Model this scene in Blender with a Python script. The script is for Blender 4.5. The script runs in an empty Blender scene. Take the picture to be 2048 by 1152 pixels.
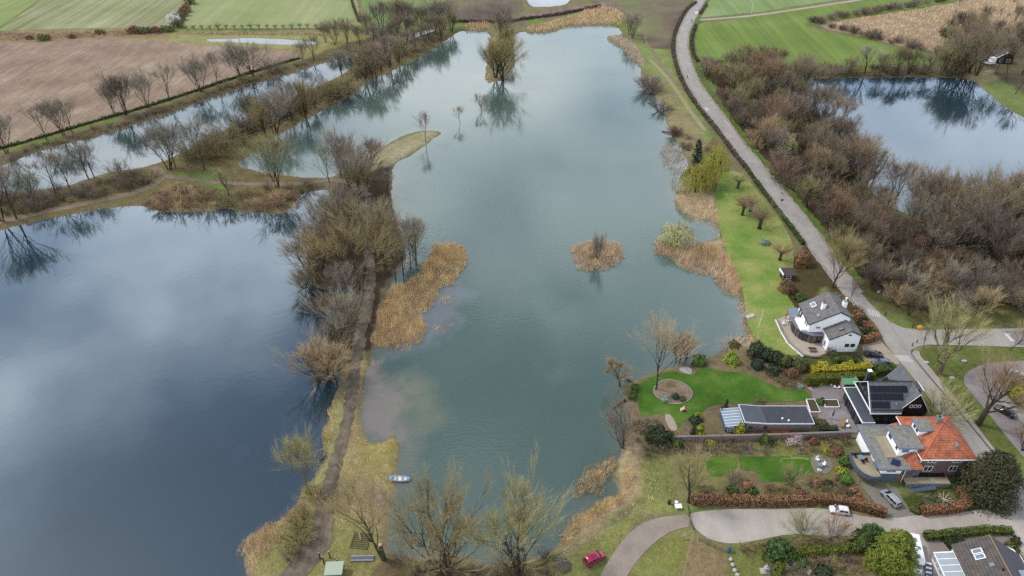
import bpy, bmesh, math, random
import numpy as np
from mathutils import Vector, Matrix
from mathutils.geometry import tessellate_polygon

scene = bpy.context.scene
C = scene.collection
PI = math.pi
R = math.radians

# ---------------------------------------------------------------- camera
CAM_H, CAM_F, CAM_TH = 120.0, 1450.0, R(36.0)
cd = bpy.data.cameras.new('camera'); cam = bpy.data.objects.new('camera', cd); C.objects.link(cam)
cam.location = (0, 0, CAM_H); cam.rotation_euler = (PI/2 - CAM_TH, 0, 0)
cd.sensor_width = 36.0; cd.lens = 36.0*CAM_F/2048.0; cd.clip_start = 1.0; cd.clip_end = 6000.0
scene.camera = cam

# ---------------------------------------------------------------- light
SUN_EL, SUN_AZ = R(52), R(-72)          # azimuth measured from +Y (view direction) towards +X
world = bpy.data.worlds.new('World'); scene.world = world; world.use_nodes = True
nt = world.node_tree; nt.nodes.clear()
def wn(t, **k):
    n = nt.nodes.new(t)
    for a, b in k.items(): setattr(n, a, b)
    return n
out = wn('ShaderNodeOutputWorld'); bg = wn('ShaderNodeBackground'); bg.inputs['Strength'].default_value = 0.06
sky = wn('ShaderNodeTexSky', sky_type='NISHITA', sun_disc=False)
sky.sun_elevation = SUN_EL; sky.sun_rotation = SUN_AZ; sky.dust_density = 1.5; sky.air_density = 1.0
# a broken cloud deck laid out on a plane overhead, so that it closes up towards the horizon
tc = wn('ShaderNodeTexCoord'); sep = wn('ShaderNodeSeparateXYZ'); nt.links.new(tc.outputs['Generated'], sep.inputs[0])
zc = wn('ShaderNodeMath', operation='MAXIMUM'); nt.links.new(sep.outputs['Z'], zc.inputs[0]); zc.inputs[1].default_value = 0.0
za = wn('ShaderNodeMath', operation='ADD'); nt.links.new(zc.outputs[0], za.inputs[0]); za.inputs[1].default_value = 0.12
dx = wn('ShaderNodeMath', operation='DIVIDE'); nt.links.new(sep.outputs['X'], dx.inputs[0]); nt.links.new(za.outputs[0], dx.inputs[1])
dy = wn('ShaderNodeMath', operation='DIVIDE'); nt.links.new(sep.outputs['Y'], dy.inputs[0]); nt.links.new(za.outputs[0], dy.inputs[1])
cb = wn('ShaderNodeCombineXYZ'); nt.links.new(dx.outputs[0], cb.inputs[0]); nt.links.new(dy.outputs[0], cb.inputs[1])
cb.inputs[2].default_value = 3.7
nz = wn('ShaderNodeTexNoise'); nz.inputs['Scale'].default_value = 1.7; nz.inputs['Detail'].default_value = 5.0; nz.inputs['Roughness'].default_value = 0.5
nt.links.new(cb.outputs[0], nz.inputs['Vector'])
cov = wn('ShaderNodeValToRGB'); cov.color_ramp.elements[0].position = 0.40; cov.color_ramp.elements[1].position = 0.72
nt.links.new(nz.outputs['Fac'], cov.inputs[0])
elev = wn('ShaderNodeMapRange'); elev.inputs[1].default_value = 0.40; elev.inputs[2].default_value = 0.70; elev.inputs[3].default_value = 1.0; elev.inputs[4].default_value = 0.0
nt.links.new(sep.outputs['Z'], elev.inputs[0])
el2 = wn('ShaderNodeMath', operation='MULTIPLY'); nt.links.new(elev.outputs[0], el2.inputs[0]); el2.inputs[1].default_value = 0.95
mx0 = wn('ShaderNodeMath', operation='ADD', use_clamp=True); nt.links.new(cov.outputs[0], mx0.inputs[0]); nt.links.new(el2.outputs[0], mx0.inputs[1])
nz2 = wn('ShaderNodeTexNoise'); nz2.inputs['Scale'].default_value = 1.7; nz2.inputs['Detail'].default_value = 4.0
nt.links.new(cb.outputs[0], nz2.inputs['Vector'])
cc = wn('ShaderNodeValToRGB'); cc.color_ramp.elements[0].position = 0.36; cc.color_ramp.elements[1].position = 0.66
cc.color_ramp.elements[0].color = (9.5, 11.6, 15.0, 1); cc.color_ramp.elements[1].color = (22.5, 23.3, 24.6, 1)
nt.links.new(nz2.outputs['Fac'], cc.inputs[0])
mix = wn('ShaderNodeMix', data_type='RGBA'); nt.links.new(mx0.outputs[0], mix.inputs['Factor'])
nt.links.new(sky.outputs[0], mix.inputs[6]); nt.links.new(cc.outputs[0], mix.inputs[7])
nt.links.new(mix.outputs[2], bg.inputs[0]); nt.links.new(bg.outputs[0], out.inputs[0])
sl = bpy.data.lights.new('sun', 'SUN'); sl.energy = 1.5; sl.angle = R(10); sl.color = (1.0, 0.96, 0.9)
so = bpy.data.objects.new('sun', sl); C.objects.link(so)
sd = Vector((math.sin(SUN_AZ)*math.cos(SUN_EL), math.cos(SUN_AZ)*math.cos(SUN_EL), math.sin(SUN_EL)))
so.rotation_euler = sd.to_track_quat('Z', 'Y').to_euler(); so.location = (0, 200, 300)
vs = scene.view_settings; vs.view_transform = 'Standard'; vs.look = 'None'; vs.exposure = 0.88; vs.gamma = 1.0; vs.use_curve_mapping = False
cy = scene.cycles
cy.max_bounces = 5; cy.diffuse_bounces = 2; cy.glossy_bounces = 3; cy.transmission_bounces = 3; cy.transparent_max_bounces = 6
cy.caustics_reflective = False; cy.caustics_refractive = False
cy.use_denoising = False

# ---------------------------------------------------------------- plane geometry: photo pixel -> point of the ground
_s, _c = math.sin(CAM_TH), math.cos(CAM_TH)
LAND = 0.6
def P(px, py, z=LAND):
    u, v = (px-1024)/CAM_F, (py-576)/CAM_F
    t = (z-CAM_H)/(-_s - v*_c)
    return (u*t, (_c - v*_s)*t)
def PL(pts, z=LAND): return np.array([P(a, b, z) for a, b in pts])

# ---------------------------------------------------------------- materials
def lin(h):
    h = h.lstrip('#'); r = [int(h[i:i+2], 16)/255 for i in (0, 2, 4)]
    return tuple(x/12.92 if x <= .04045 else ((x+.055)/1.055)**2.4 for x in r)
KA = 0.5
def A(h, k=KA): return tuple(x*k for x in lin(h))
MATS = {}
def newmat(name):
    m = bpy.data.materials.new(name); m.use_nodes = True; n = m.node_tree; n.nodes.clear()
    o = n.nodes.new('ShaderNodeOutputMaterial'); b = n.nodes.new('ShaderNodeBsdfPrincipled'); n.links.new(b.outputs[0], o.inputs[0])
    MATS[name] = m
    return m, n, b
def flat(name, col, rough=0.7, metal=0.0, spec=0.3, var=0.0, scale=3.0):
    if name in MATS: return MATS[name]
    m, n, b = newmat(name)
    b.inputs['Roughness'].default_value = rough; b.inputs['Metallic'].default_value = metal
    b.inputs['Specular IOR Level'].default_value = spec
    if var:
        t = n.nodes.new('ShaderNodeTexNoise'); t.inputs['Scale'].default_value = scale; t.inputs['Detail'].default_value = 4
        g = n.nodes.new('ShaderNodeNewGeometry'); n.links.new(g.outputs['Position'], t.inputs['Vector'])
        r = n.nodes.new('ShaderNodeValToRGB'); e = r.color_ramp.elements; e[0].position = .25; e[1].position = .75
        e[0].color = (*[x*(1-var) for x in col], 1); e[1].color = (*[min(1, x*(1+var)) for x in col], 1)
        n.links.new(t.outputs['Fac'], r.inputs[0]); n.links.new(r.outputs[0], b.inputs['Base Color'])
    else: b.inputs['Base Color'].default_value = (*col, 1)
    return m
def noisy(name, cols, scale=0.5, fine=4.0, rough=0.95, streak=None, bump=0.0, fine_amt=0.35, spec=0.15):
    """cols: list of (pos, rgb) over a broad noise; a fine noise brightens and darkens it; streak=(angle, stretch, period, strength) lays rows in it."""
    m, n, b = newmat(name); b.inputs['Roughness'].default_value = rough; b.inputs['Specular IOR Level'].default_value = spec
    L = n.links.new
    g = n.nodes.new('ShaderNodeNewGeometry')
    t = n.nodes.new('ShaderNodeTexNoise'); t.inputs['Scale'].default_value = scale; t.inputs['Detail'].default_value = 6; t.inputs['Roughness'].default_value = .6
    L(g.outputs['Position'], t.inputs['Vector'])
    r = n.nodes.new('ShaderNodeValToRGB'); el = r.color_ramp.elements
    while len(el) < len(cols): el.new(0.5)
    for e, (p, c) in zip(el, cols): e.position = p; e.color = (*c, 1)
    L(t.outputs['Fac'], r.inputs[0])
    f = n.nodes.new('ShaderNodeTexNoise'); f.inputs['Scale'].default_value = fine; f.inputs['Detail'].default_value = 5; f.inputs['Roughness'].default_value = .7
    L(g.outputs['Position'], f.inputs['Vector'])
    mr = n.nodes.new('ShaderNodeMapRange'); mr.inputs[1].default_value = .25; mr.inputs[2].default_value = .75; mr.inputs[3].default_value = 1-fine_amt; mr.inputs[4].default_value = 1+fine_amt
    L(f.outputs['Fac'], mr.inputs[0])
    mu = n.nodes.new('ShaderNodeVectorMath'); mu.operation = 'SCALE'; L(r.outputs[0], mu.inputs[0]); L(mr.outputs[0], mu.inputs['Scale'])
    last = mu.outputs[0]
    if streak:
        for ang, stretch, period, strength in (streak if isinstance(streak, list) else [streak]):
            mp = n.nodes.new('ShaderNodeMapping'); mp.inputs['Rotation'].default_value = (0, 0, ang); mp.inputs['Scale'].default_value = (1/period, 1/(period*stretch), 1)
            L(g.outputs['Position'], mp.inputs[0])
            w = n.nodes.new('ShaderNodeTexNoise'); w.inputs['Scale'].default_value = 1; w.inputs['Detail'].default_value = 3; L(mp.outputs[0], w.inputs['Vector'])
            m2 = n.nodes.new('ShaderNodeMapRange'); m2.inputs[1].default_value = .3; m2.inputs[2].default_value = .7; m2.inputs[3].default_value = 1-strength; m2.inputs[4].default_value = 1+strength
            L(w.outputs['Fac'], m2.inputs[0])
            m3 = n.nodes.new('ShaderNodeVectorMath'); m3.operation = 'SCALE'; L(last, m3.inputs[0]); L(m2.outputs[0], m3.inputs['Scale']); last = m3.outputs[0]
    L(last, b.inputs['Base Color'])
    if bump:
        bp = n.nodes.new('ShaderNodeBump'); bp.inputs['Strength'].default_value = bump; bp.inputs['Distance'].default_value = .15
        L(f.outputs['Fac'], bp.inputs['Height']); L(bp.outputs[0], b.inputs['Normal'])
    return m
def glass(name, col=(0.02, 0.025, 0.03), rough=0.05):
    return flat(name, col, rough, 0, 0.8)

# ---------------------------------------------------------------- mesh helpers
def link(name, me, mat=None, parent=None):
    o = bpy.data.objects.new(name, me); C.objects.link(o)
    if mat is not None and me is not None:
        me.materials.clear(); me.materials.append(mat)
    if parent is not None: o.parent = parent
    return o
def tag(o, label=None, cat=None, group=None, kind=None):
    if label: o['label'] = label
    if cat: o['category'] = cat
    if group: o['group'] = group
    if kind: o['kind'] = kind
    return o
def thing(name, label, cat, loc=(0, 0, 0), rz=0.0, group=None):
    o = bpy.data.objects.new(name, None); o.empty_display_size = 0.2; C.objects.link(o)
    o.location = loc; o.rotation_euler = (0, 0, rz)
    return tag(o, label, cat, group)
def struct(o): o['kind'] = 'structure'; return o
def mesh_np(name, verts, faces):
    """faces: (n,3) or (n,4) int array"""
    verts = np.asarray(verts, dtype=np.float32); faces = np.asarray(faces, dtype=np.int32)
    me = bpy.data.meshes.new(name); k = faces.shape[1]
    me.vertices.add(len(verts)); me.vertices.foreach_set('co', verts.ravel())
    me.loops.add(faces.size); me.loops.foreach_set('vertex_index', faces.ravel())
    me.polygons.add(len(faces)); me.polygons.foreach_set('loop_start', np.arange(0, faces.size, k, dtype=np.int32))
    me.update(calc_edges=True); me.validate(clean_customdata=False)
    return me
class MB:
    """collects vertices and faces of one mesh"""
    def __init__(s): s.v = []; s.f = []
    def add(s, vs, fs):
        b = len(s.v); s.v += [tuple(x) for x in vs]; s.f += [tuple(i+b for i in f) for f in fs]; return s
    def box(s, x0, x1, y0, y1, z0, z1):
        return s.add([(x0,y0,z0),(x1,y0,z0),(x1,y1,z0),(x0,y1,z0),(x0,y0,z1),(x1,y0,z1),(x1,y1,z1),(x0,y1,z1)],
                     [(3,2,1,0),(4,5,6,7),(0,1,5,4),(1,2,6,5),(2,3,7,6),(3,0,4,7)])
    def prism(s, pts, z0, z1):
        """pts counter-clockwise outline (x,y)"""
        n = len(pts)
        return s.add([(x,y,z0) for x,y in pts]+[(x,y,z1) for x,y in pts],
                     [tuple(range(n-1,-1,-1)), tuple(range(n,2*n))]+[(i,(i+1)%n,n+(i+1)%n,n+i) for i in range(n)])
    def tube(s, pts, rad, n=6, cap=True):
        b = len(s.v); pts = [Vector(p) for p in pts]; m = len(pts)
        rad = rad if hasattr(rad, '__len__') else [rad]*m
        for i, p in enumerate(pts):
            d = (pts[min(i+1, m-1)]-pts[max(i-1, 0)]).normalized()
            a = d.orthogonal().normalized() if abs(d.z) < .95 else d.cross(Vector((0, 1, 0))).normalized()
            c = d.cross(a)
            for k in range(n):
                t = 2*PI*k/n; s.v.append(tuple(p+(a*math.cos(t)+c*math.sin(t))*rad[i]))
        for i in range(m-1):
            for k in range(n):
                k2 = (k+1) % n; s.f.append((b+i*n+k, b+i*n+k2, b+(i+1)*n+k2, b+(i+1)*n+k))
        if cap: s.f.append(tuple(b+k for k in range(n-1, -1, -1))); s.f.append(tuple(b+(m-1)*n+k for k in range(n)))
        return s
    def lathe(s, prof, n=12, cx=0, cy=0):
        b = len(s.v)
        for r_, z in prof:
            for k in range(n): s.v.append((cx+r_*math.cos(2*PI*k/n), cy+r_*math.sin(2*PI*k/n), z))
        for i in range(len(prof)-1):
            for k in range(n):
                k2 = (k+1) % n; s.f.append((b+i*n+k, b+i*n+k2, b+(i+1)*n+k2, b+(i+1)*n+k))
        s.f.append(tuple(b+k for k in range(n-1, -1, -1))); s.f.append(tuple(b+(len(prof)-1)*n+k for k in range(n)))
        return s
    def quad(s, a, b, c, d): return s.add([a, b, c, d], [(0, 1, 2, 3)])
    def mesh(s, name, smooth=False):
        me = bpy.data.meshes.new(name); me.from_pydata(s.v, [], s.f); me.validate(); me.update()
        if smooth: me.polygons.foreach_set('use_smooth', [True]*len(me.polygons))
        return me
    def build(s, name, mat, parent=None, smooth=False): return link(name, s.mesh(name, smooth), mat, parent)
def bx(x0, x1, y0, y1, z0, z1): return MB().box(x0, x1, y0, y1, z0, z1)

def seg_dist(X, Y, poly, closed=True):
    d = np.full(X.shape, 1e9); n = len(poly)
    for i in range(n if closed else n-1):
        ax, ay = poly[i]; bx_, by = poly[(i+1) % n]; ex, ey = bx_-ax, by-ay; l = ex*ex+ey*ey+1e-9
        t = np.clip(((X-ax)*ex+(Y-ay)*ey)/l, 0, 1); d = np.minimum(d, (X-ax-t*ex)**2+(Y-ay-t*ey)**2)
    return np.sqrt(d)
def inside(X, Y, poly):
    r = np.zeros(X.shape, bool); n = len(poly)
    for i in range(n):
        ax, ay = poly[i]; bx_, by = poly[(i+1) % n]
        if ay == by: continue
        r ^= ((ay > Y) != (by > Y)) & (X < (bx_-ax)*(Y-ay)/(by-ay)+ax)
    return r
def sdf(X, Y, poly):
    """positive inside"""
    x0, y0 = poly.min(0)-45; x1, y1 = poly.max(0)+45
    o = np.full(X.shape, -50.0); m = (X > x0) & (X < x1) & (Y > y0) & (Y < y1)
    if m.any():
        xs, ys = X[m], Y[m]; d = seg_dist(xs, ys, poly); o[m] = np.where(inside(xs, ys, poly), d, -d)
    return o
_rng = np.random.RandomState(5)
_NT = _rng.rand(256, 256)
def vnoise(X, Y, s):
    x = X/s; y = Y/s; xi = np.floor(x).astype(int); yi = np.floor(y).astype(int); fx = x-xi; fy = y-yi
    fx = fx*fx*(3-2*fx); fy = fy*fy*(3-2*fy); g = lambda a, b: _NT[a % 256, b % 256]
    return (g(xi,yi)*(1-fx)+g(xi+1,yi)*fx)*(1-fy)+(g(xi,yi+1)*(1-fx)+g(xi+1,yi+1)*fx)*fy
def fbm(X, Y, s): return .5*vnoise(X, Y, s)+.3*vnoise(X+37, Y+11, s/2.3)+.2*vnoise(X+5, Y+71, s/5.1)
def smooth(pts, it=2, closed=True):
    p = np.array(pts, float)
    for _ in range(it):
        q = np.roll(p, -1, 0) if closed else p[1:]
        a = p if closed else p[:-1]
        n = np.empty((2*len(a), 2)); n[0::2] = a*.75+q*.25; n[1::2] = a*.25+q*.75
        p = n if closed else np.vstack([p[:1], n, p[-1:]])
    return p
# ================================================================ WATER OUTLINES (traced on the water plane z = 0)
LAKE = [(479,335),(506,342),(545,347),(581,352),(633,357),(672,352),(700,335),(735,315),(759,298),(794,277),(821,265),(848,261),(869,263),(882,264),(874,274),(855,287),
 (835,303),(814,315),(794,325),(785,345),(783,380),(790,420),(805,470),(815,505),(800,540),(780,558),(766,590),(756,640),(749,690),(744,722),(736,744),(726,775),(722,805),
 (722,830),(726,850),(734,880),(750,886),(768,878),(790,866),(798,880),(806,912),(800,940),(797,969),(788,1001),(779,1037),(774,1069),(772,1090),(790,1104),(840,1120),(876,1114),(936,1116),(985,1128),(1050,1118),
 (1100,1106),(1122,1080),(1145,1045),(1180,1010),(1215,995),(1236,985),(1230,965),(1226,940),(1236,912),(1243,893),(1240,858),(1246,829),(1250,800),(1240,786),(1253,775),(1266,764),(1290,752),
 (1306,741),(1354,731),(1377,726),(1411,718),(1434,708),(1445,702),(1489,688),(1496,673),(1488,655),(1488,638),(1486,622),(1480,608),(1470,585),(1462,560),(1450,540),(1425,520),(1390,505),(1375,498),(1395,488),(1430,480),
 (1440,470),(1434,457),(1426,445),(1379,434),(1355,414),(1346,387),(1362,372),(1370,345),(1374,320),(1366,300),(1346,273),(1334,250),(1324,215),
 (1313,191),(1285,171),(1280,150),(1283,137),(1264,116),(1260,104),(1238,92),(1211,79),(1214,70),(1250,70),(1231,52),(1183,50),(1129,53),(1105,66),(1071,66),(1036,63),
 (1028,75),(1030,110),(1028,140),(1012,160),(985,165),(968,160),(974,130),(977,96),(982,64),(941,61),(922,63),(908,70),(869,96),(835,116),(814,130),(770,147),(732,164),(705,173),(700,192),(684,202),
 (664,205),(650,219),(609,238),(595,248),(547,276),(513,300),(492,312),(474,327)]
LEFT_LAKE = [(-700,520),(-300,500),(0,464),(34,452),(96,438),(144,428),(185,421),(239,414),(284,412),(325,423),(376,426),(421,423),(458,414),(479,426),(527,424),(561,431),(581,421),(595,400),(605,387),(633,382),(657,380),
 (655,400),(634,450),(615,500),(612,550),(640,583),(690,566),(712,588),(706,618),(670,640),(650,665),(642,690),(655,715),(678,712),(685,735),(680,770),(665,800),(654,830),(648,860),(645,900),(648,920),(636,951),
 (603,972),(600,997),(579,1026),(554,1044),(518,1062),(488,1085),(492,1130),(500,1170),(520,1300),(-900,1300)]
CANAL = [(-300,440),(-300,412),(0,337),(58,310),(89,301),(137,287),(185,277),(239,258),(301,241),(356,222),(404,203),(455,186),(503,168),(554,157),(616,137),(670,118),(718,103),(790,80),(838,65),(868,57),(872,61),
 (841,71),(800,88),(763,102),(718,126),(684,150),(633,172),(560,205),(496,239),(455,258),(421,277),(362,308),(325,321),(301,330),(267,337),(205,347),(171,359),(144,369),(99,376),(60,381),(0,388)]
POND = [(1560,160),(1640,156),(1738,156),(1848,154),(1939,157),(1965,178),(2001,208),(2048,237),(2150,290),(2400,420),(2400,500),(2150,486),(2048,472),(1900,452),(1800,424),(1740,384),(1700,330),(1690,270),(1640,230),(1580,185)]
PUDDLE1 = [(404,80),(440,79),(500,77),(560,79),(612,83),(640,86),(600,88),(548,88),(500,84),(450,83)]
PUDDLE2 = [(1052,-6),(1140,-6),(1132,8),(1112,11),(1085,13),(1064,13)]
WATERS = {k: smooth(PL(v, 0.0), 2) for k, v in dict(lake=LAKE, left_lake=LEFT_LAKE, canal=CANAL, pond=POND).items()}
PUDS = {k: smooth(PL(v), 2) for k, v in dict(p1=PUDDLE1, p2=PUDDLE2).items()}
# flooded hollows on land stay under water: very gentle bed
def water_sd(X, Y):
    d = np.full(X.shape, -50.0)
    for w in WATERS.values(): d = np.maximum(d, sdf(X, Y, w))
    return d
def ground_h(X, Y, d=None):
    X = np.asarray(X, float); Y = np.asarray(Y, float)
    if d is None: d = water_sd(X, Y)
    d = d + (fbm(X, Y, 5.0)-.5)*2.2
    up = np.clip(-d/2.6, 0, 1); up = LAND*(up*up*(3-2*up))
    low = -np.clip(d*.3, 0, 1.6)
    return np.where(d < 0, up, low)
_wx = np.arange(-420, 421, 1.0); _wy = np.arange(40, 620, 1.0); _WX, _WY = np.meshgrid(_wx, _wy); _WD = water_sd(_WX, _WY)
def wd1(x, y):
    fx = min(max(x+420, 0), 838.9); fy = min(max(y-40, 0), 577.9); i, j = int(fx), int(fy); u, v = fx-i, fy-j
    return float((_WD[j, i]*(1-u)+_WD[j, i+1]*u)*(1-v)+(_WD[j+1, i]*(1-u)+_WD[j+1, i+1]*u)*v)
def gh(x, y): return float(ground_h(np.array([x]), np.array([y]), np.array([wd1(x, y)]))[0])

# ================================================================ GROUND SHEET
ys = list(np.geomspace(42, 520, 500)); ys += list(np.geomspace(545, 3200, 26)); ys = np.array(ys)
ss = np.concatenate([np.linspace(-2.2, -.9, 16)[:-1], np.linspace(-.9, .9, 580), np.linspace(.9, 2.2, 16)[1:]])
GX = ss[None, :]*(ys[:, None]+12); GY = np.repeat(ys[:, None], len(ss), 1)
D = water_sd(GX, GY); GZ = ground_h(GX, GY, D)
for p in PUDS.values():
    q = sdf(GX, GY, p); GZ = np.where(q > -50, GZ-.25*np.clip((q+1.2)/1.6, 0, 1), GZ)
nr, nc = GX.shape
idx = np.arange(nr*nc).reshape(nr, nc)
Q = np.stack([idx[:-1, :-1], idx[:-1, 1:], idx[1:, 1:], idx[1:, :-1]], -1)

COL = np.empty((nr, nc, 3)); COL[:] = A('#8b8361')
N1 = fbm(GX, GY, 14.0); N2 = fbm(GX+300, GY+100, 4.0)
def blend(mask, col): 
    global COL
    COL = COL*(1-mask[..., None])+np.array(col)*mask[..., None]
def paint(pts, col, feather=1.5, rag=2.0, amt=1.0):
    """ground cover with its own outline (wandering edge)"""
    q = sdf(GX, GY, PL(pts)); blend(np.clip((q+(N2-.5)*2*rag)/feather+.5, 0, 1)*amt, col)
GREEN, DRY, LEAF_SHADE, MUD = A('#7c8a4a'), A('#b3a27c'), A('#4f4335'), A('#7a6a5c')  # leaf litter brown is deepened to include the darkness under the trees
blend(np.clip((N1-.45)*6, 0, 1), GREEN)
# far country
paint([(-400,60),(0,62),(230,56),(340,62),(700,62),(760,70),(800,80),(680,108),(600,115),(480,152),(291,214),(0,300),(-400,420),(-700,420)], A('#a0945f'), 4, 6)
paint([(-500,75),(0,64),(240,60),(345,66),(350,72),(240,76),(100,86),(0,90),(-500,110)], A('#a08a6a'), 3, 4)
paint([(340,66),(660,66),(680,90),(600,98),(440,89),(342,80)], A('#a5a06b'), 3, 3)
paint([(1240,90),(1340,85),(1355,150),(1400,230),(1440,300),(1460,350),(1400,330),(1340,240),(1300,150)], A('#8f9a5c'), 3, 4)
paint([(1270,150),(1330,170),(1390,250),(1440,310),(1400,330),(1350,270),(1310,200)], A('#9c9068'), 3, 4)
paint([(1398,40),(1420,120),(1440,210),(1520,330),(1600,420),(1660,490),(1760,610),(1830,650),(2200,650),(2200,520),(2048,490),(1800,440),(1690,330),(1650,250),(1540,150),(1440,125)], LEAF_SHADE, 3, 3)
paint([(1400,120),(1600,125),(1800,120),(1900,110),(1960,90),(2200,100),(2200,280),(2048,235),(1960,160),(1640,155),(1450,150)], A('#6f664a'), 3, 3)
paint([(1940,150),(1990,150),(2060,200),(2200,290),(2100,285),(2048,240),(1970,185)], A('#7f8d4f'), 2, 2)
paint([(1935,150),(1985,140),(1995,160),(1960,172),(1945,165)], DRY, 2, 2)
# banks and causeways
paint([(-300,412),(0,335),(239,256),(404,200),(554,152),(700,102),(868,50),(860,40),(700,85),(560,135),(400,185),(240,240),(0,310),(-300,380)], A('#74684c'), 2, 3)
paint([(-300,470),(0,466),(96,440),(284,414),(458,416),(561,433),(660,382),(740,390),(700,350),(640,352),(480,330),(600,250),(730,165),(900,75),(868,58),(730,118),(560,205),(421,277),(300,330),(140,368),(0,385),(-300,420)], A('#80734f'), 2, 4)
paint([(330,345),(420,345),(450,365),(455,395),(420,415),(440,380),(380,362),(340,356)], A('#7c8c4c'), 2, 2)
paint([(440,250),(520,235),(500,270),(460,300),(420,310),(400,300)], A('#768a48'), 2, 3)
paint([(740,318),(790,282),(850,262),(878,266),(850,286),(812,312),(780,330),(740,350)], A('#b5a98a'), 1.5, 1.5)
paint([(760,306),(800,281),(845,266),(850,275),(812,296),(775,318)], A('#9c9870'), 2, 2, .6)
paint([(600,400),(660,385),(700,350),(790,330),(800,430),(820,520),(770,560),(750,700),(740,740),(680,740),(640,690),(650,640),(620,560),(600,480)], A('#554838'), 2, 3)
paint([(694,700),(742,700),(736,745),(720,800),(735,890),(800,870),(812,920),(800,970),(785,1040),(770,1110),(900,1130),(900,1170),(480,1170),(520,1060),(600,1000),(640,950),(650,880),(690,770)], A('#a59468'), 2, 3)
paint([(735,884),(770,876),(798,870),(808,912),(800,945),(760,950),(728,925)], A('#a89a5c'), 2, 3, .8)
paint([(735,975),(775,985),(783,1010),(770,1030),(742,1015)], A('#9a8576'), 2, 2, .8)
paint([(665,800),(690,800),(690,860),(660,940),(630,990),(618,990),(650,900)], A('#a39c6c'), 1.5, 1.5)
paint([(560,1010),(640,985),(640,1040),(600,1110),(560,1150),(510,1152),(540,1090)], A('#96905c'), 2, 2)
paint([(655,1050),(740,1040),(770,1100),(740,1152),(600,1152),(650,1105)], A('#99925c'), 2, 2)
paint([(770,1080),(850,1110),(1000,1125),(1110,1105),(1120,1152),(1100,1180),(740,1180)], A('#7a6b4e'), 2, 2)
# near bank by the lane
paint([(1115,1100),(1180,1020),(1240,990),(1232,900),(1250,850),(1290,900),(1290,990),(1240,1030),(1180,1080),(1130,1120)], A('#b59f7c'), 2, 2)
paint([(1100,1152),(1130,1110),(1190,1070),(1290,990),(1290,900),(1345,905),(1372,1020),(1310,1032),(1270,1050),(1225,1110),(1195,1160)], A('#959658'), 2, 3)
paint([(1290,900),(1350,910),(1350,990),(1300,990)], A('#8c8e55'), 2, 3)
paint([(1260,1152),(1300,1095),(1340,1066),(1380,1058),(1385,1080),(1365,1152)], A('#8f9050'), 1.5, 2)
paint([(1365,1152),(1385,1075),(1420,1085),(1470,1090),(1465,1152)], A('#96825f'), 1.5, 1.5)
paint([(1460,1090),(1540,1080),(1540,1152),(1460,1152)], A('#84884c'), 1.5, 1.5)
paint([(1540,1152),(1545,1110),(1600,1085),(1720,1080),(1730,1152)], A('#6e6046'), 1.5, 1.5)
paint([(1530,1078),(1640,1070),(1710,1074),(1710,1092),(1600,1092),(1540,1100)], A('#7d6849'), 1.5, 1.5)
# gardens
paint([(1240,800),(1270,760),(1300,745),(1400,722),(1500,690),(1560,715),(1700,735),(1730,770),(1700,880),(1690,960),(1720,1010),(1640,1000),(1370,1010),(1340,900),(1245,890)], A('#8a7a5e'), 1.5, 2)
paint([(1500,880),(1700,880),(1700,910),(1500,905)], A('#7c8048'), 1.5, 1.5)
paint([(1350,905),(1480,912),(1470,960),(1400,1000),(1370,1000)], A('#8d8a58'), 1.5, 2)
paint([(1590,950),(1690,915),(1710,980),(1660,1000),(1500,995),(1500,975)], A('#8b8058'), 1.5, 2)
paint([(1780,1000),(1990,960),(1990,1015),(1900,1026),(1830,1032),(1805,1020)], A('#57602f'), 1, 1.5)
paint([(1590,705),(1720,700),(1740,740),(1640,745),(1600,735)], A('#63663c'), 1, 1.5)
# long garden bank
paint([(1345,400),(1380,380),(1425,385),(1440,440),(1450,500),(1480,580),(1492,640),(1500,690),(1485,690),(1480,600),(1450,540),(1420,480),(1360,425)], A('#bba583'), 1.5, 2)
paint([(1370,330),(1430,270),(1470,330),(1450,350),(1420,390),(1370,370)], A('#84754f'), 1.5, 2)
# roadside
paint([(1585,640),(1560,590),(1590,520),(1620,480),(1680,560),(1750,650),(1730,690),(1690,640),(1650,575),(1600,620)], A('#5d5136'), 1, 1.5)
paint([(1700,560),(1760,610),(1830,648),(1900,652),(2100,648),(2100,610),(1800,610),(1740,560)], A('#6d6a41'), 1, 1.5)
paint([(1830,705),(1860,690),(2100,695),(2100,720),(1990,726),(1930,745),(1930,770),(2040,900),(2100,980),(2100,1040),(1960,870),(1870,745)], A('#70783f'), .8, .8)
paint([(2010,745),(2100,745),(2100,850),(2050,840),(2005,790)], A('#7c7440'), 1, 1)
LOW = np.clip(D+.2, 0, 1)
blend(np.clip((.18-GZ)*8, 0, 1)*np.clip(D+4, 0, 1)*.8, A('#8a7c69'))
me = mesh_np('ground', np.stack([GX, GY, GZ], -1).reshape(-1, 3), Q.reshape(-1, 4))
ca = me.color_attributes.new('cover', 'FLOAT_COLOR', 'POINT')
ca.data.foreach_set('color', np.concatenate([COL.reshape(-1, 3), np.ones((nr*nc, 1))], 1).astype(np.float32).ravel())
m, n, b = newmat('ground_cover'); b.inputs['Roughness'].default_value = .97; b.inputs['Specular IOR Level'].default_value = .1
at_ = n.nodes.new('ShaderNodeAttribute'); at_.attribute_name = 'cover'; g = n.nodes.new('ShaderNodeNewGeometry')
last = at_.outputs['Color']
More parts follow.
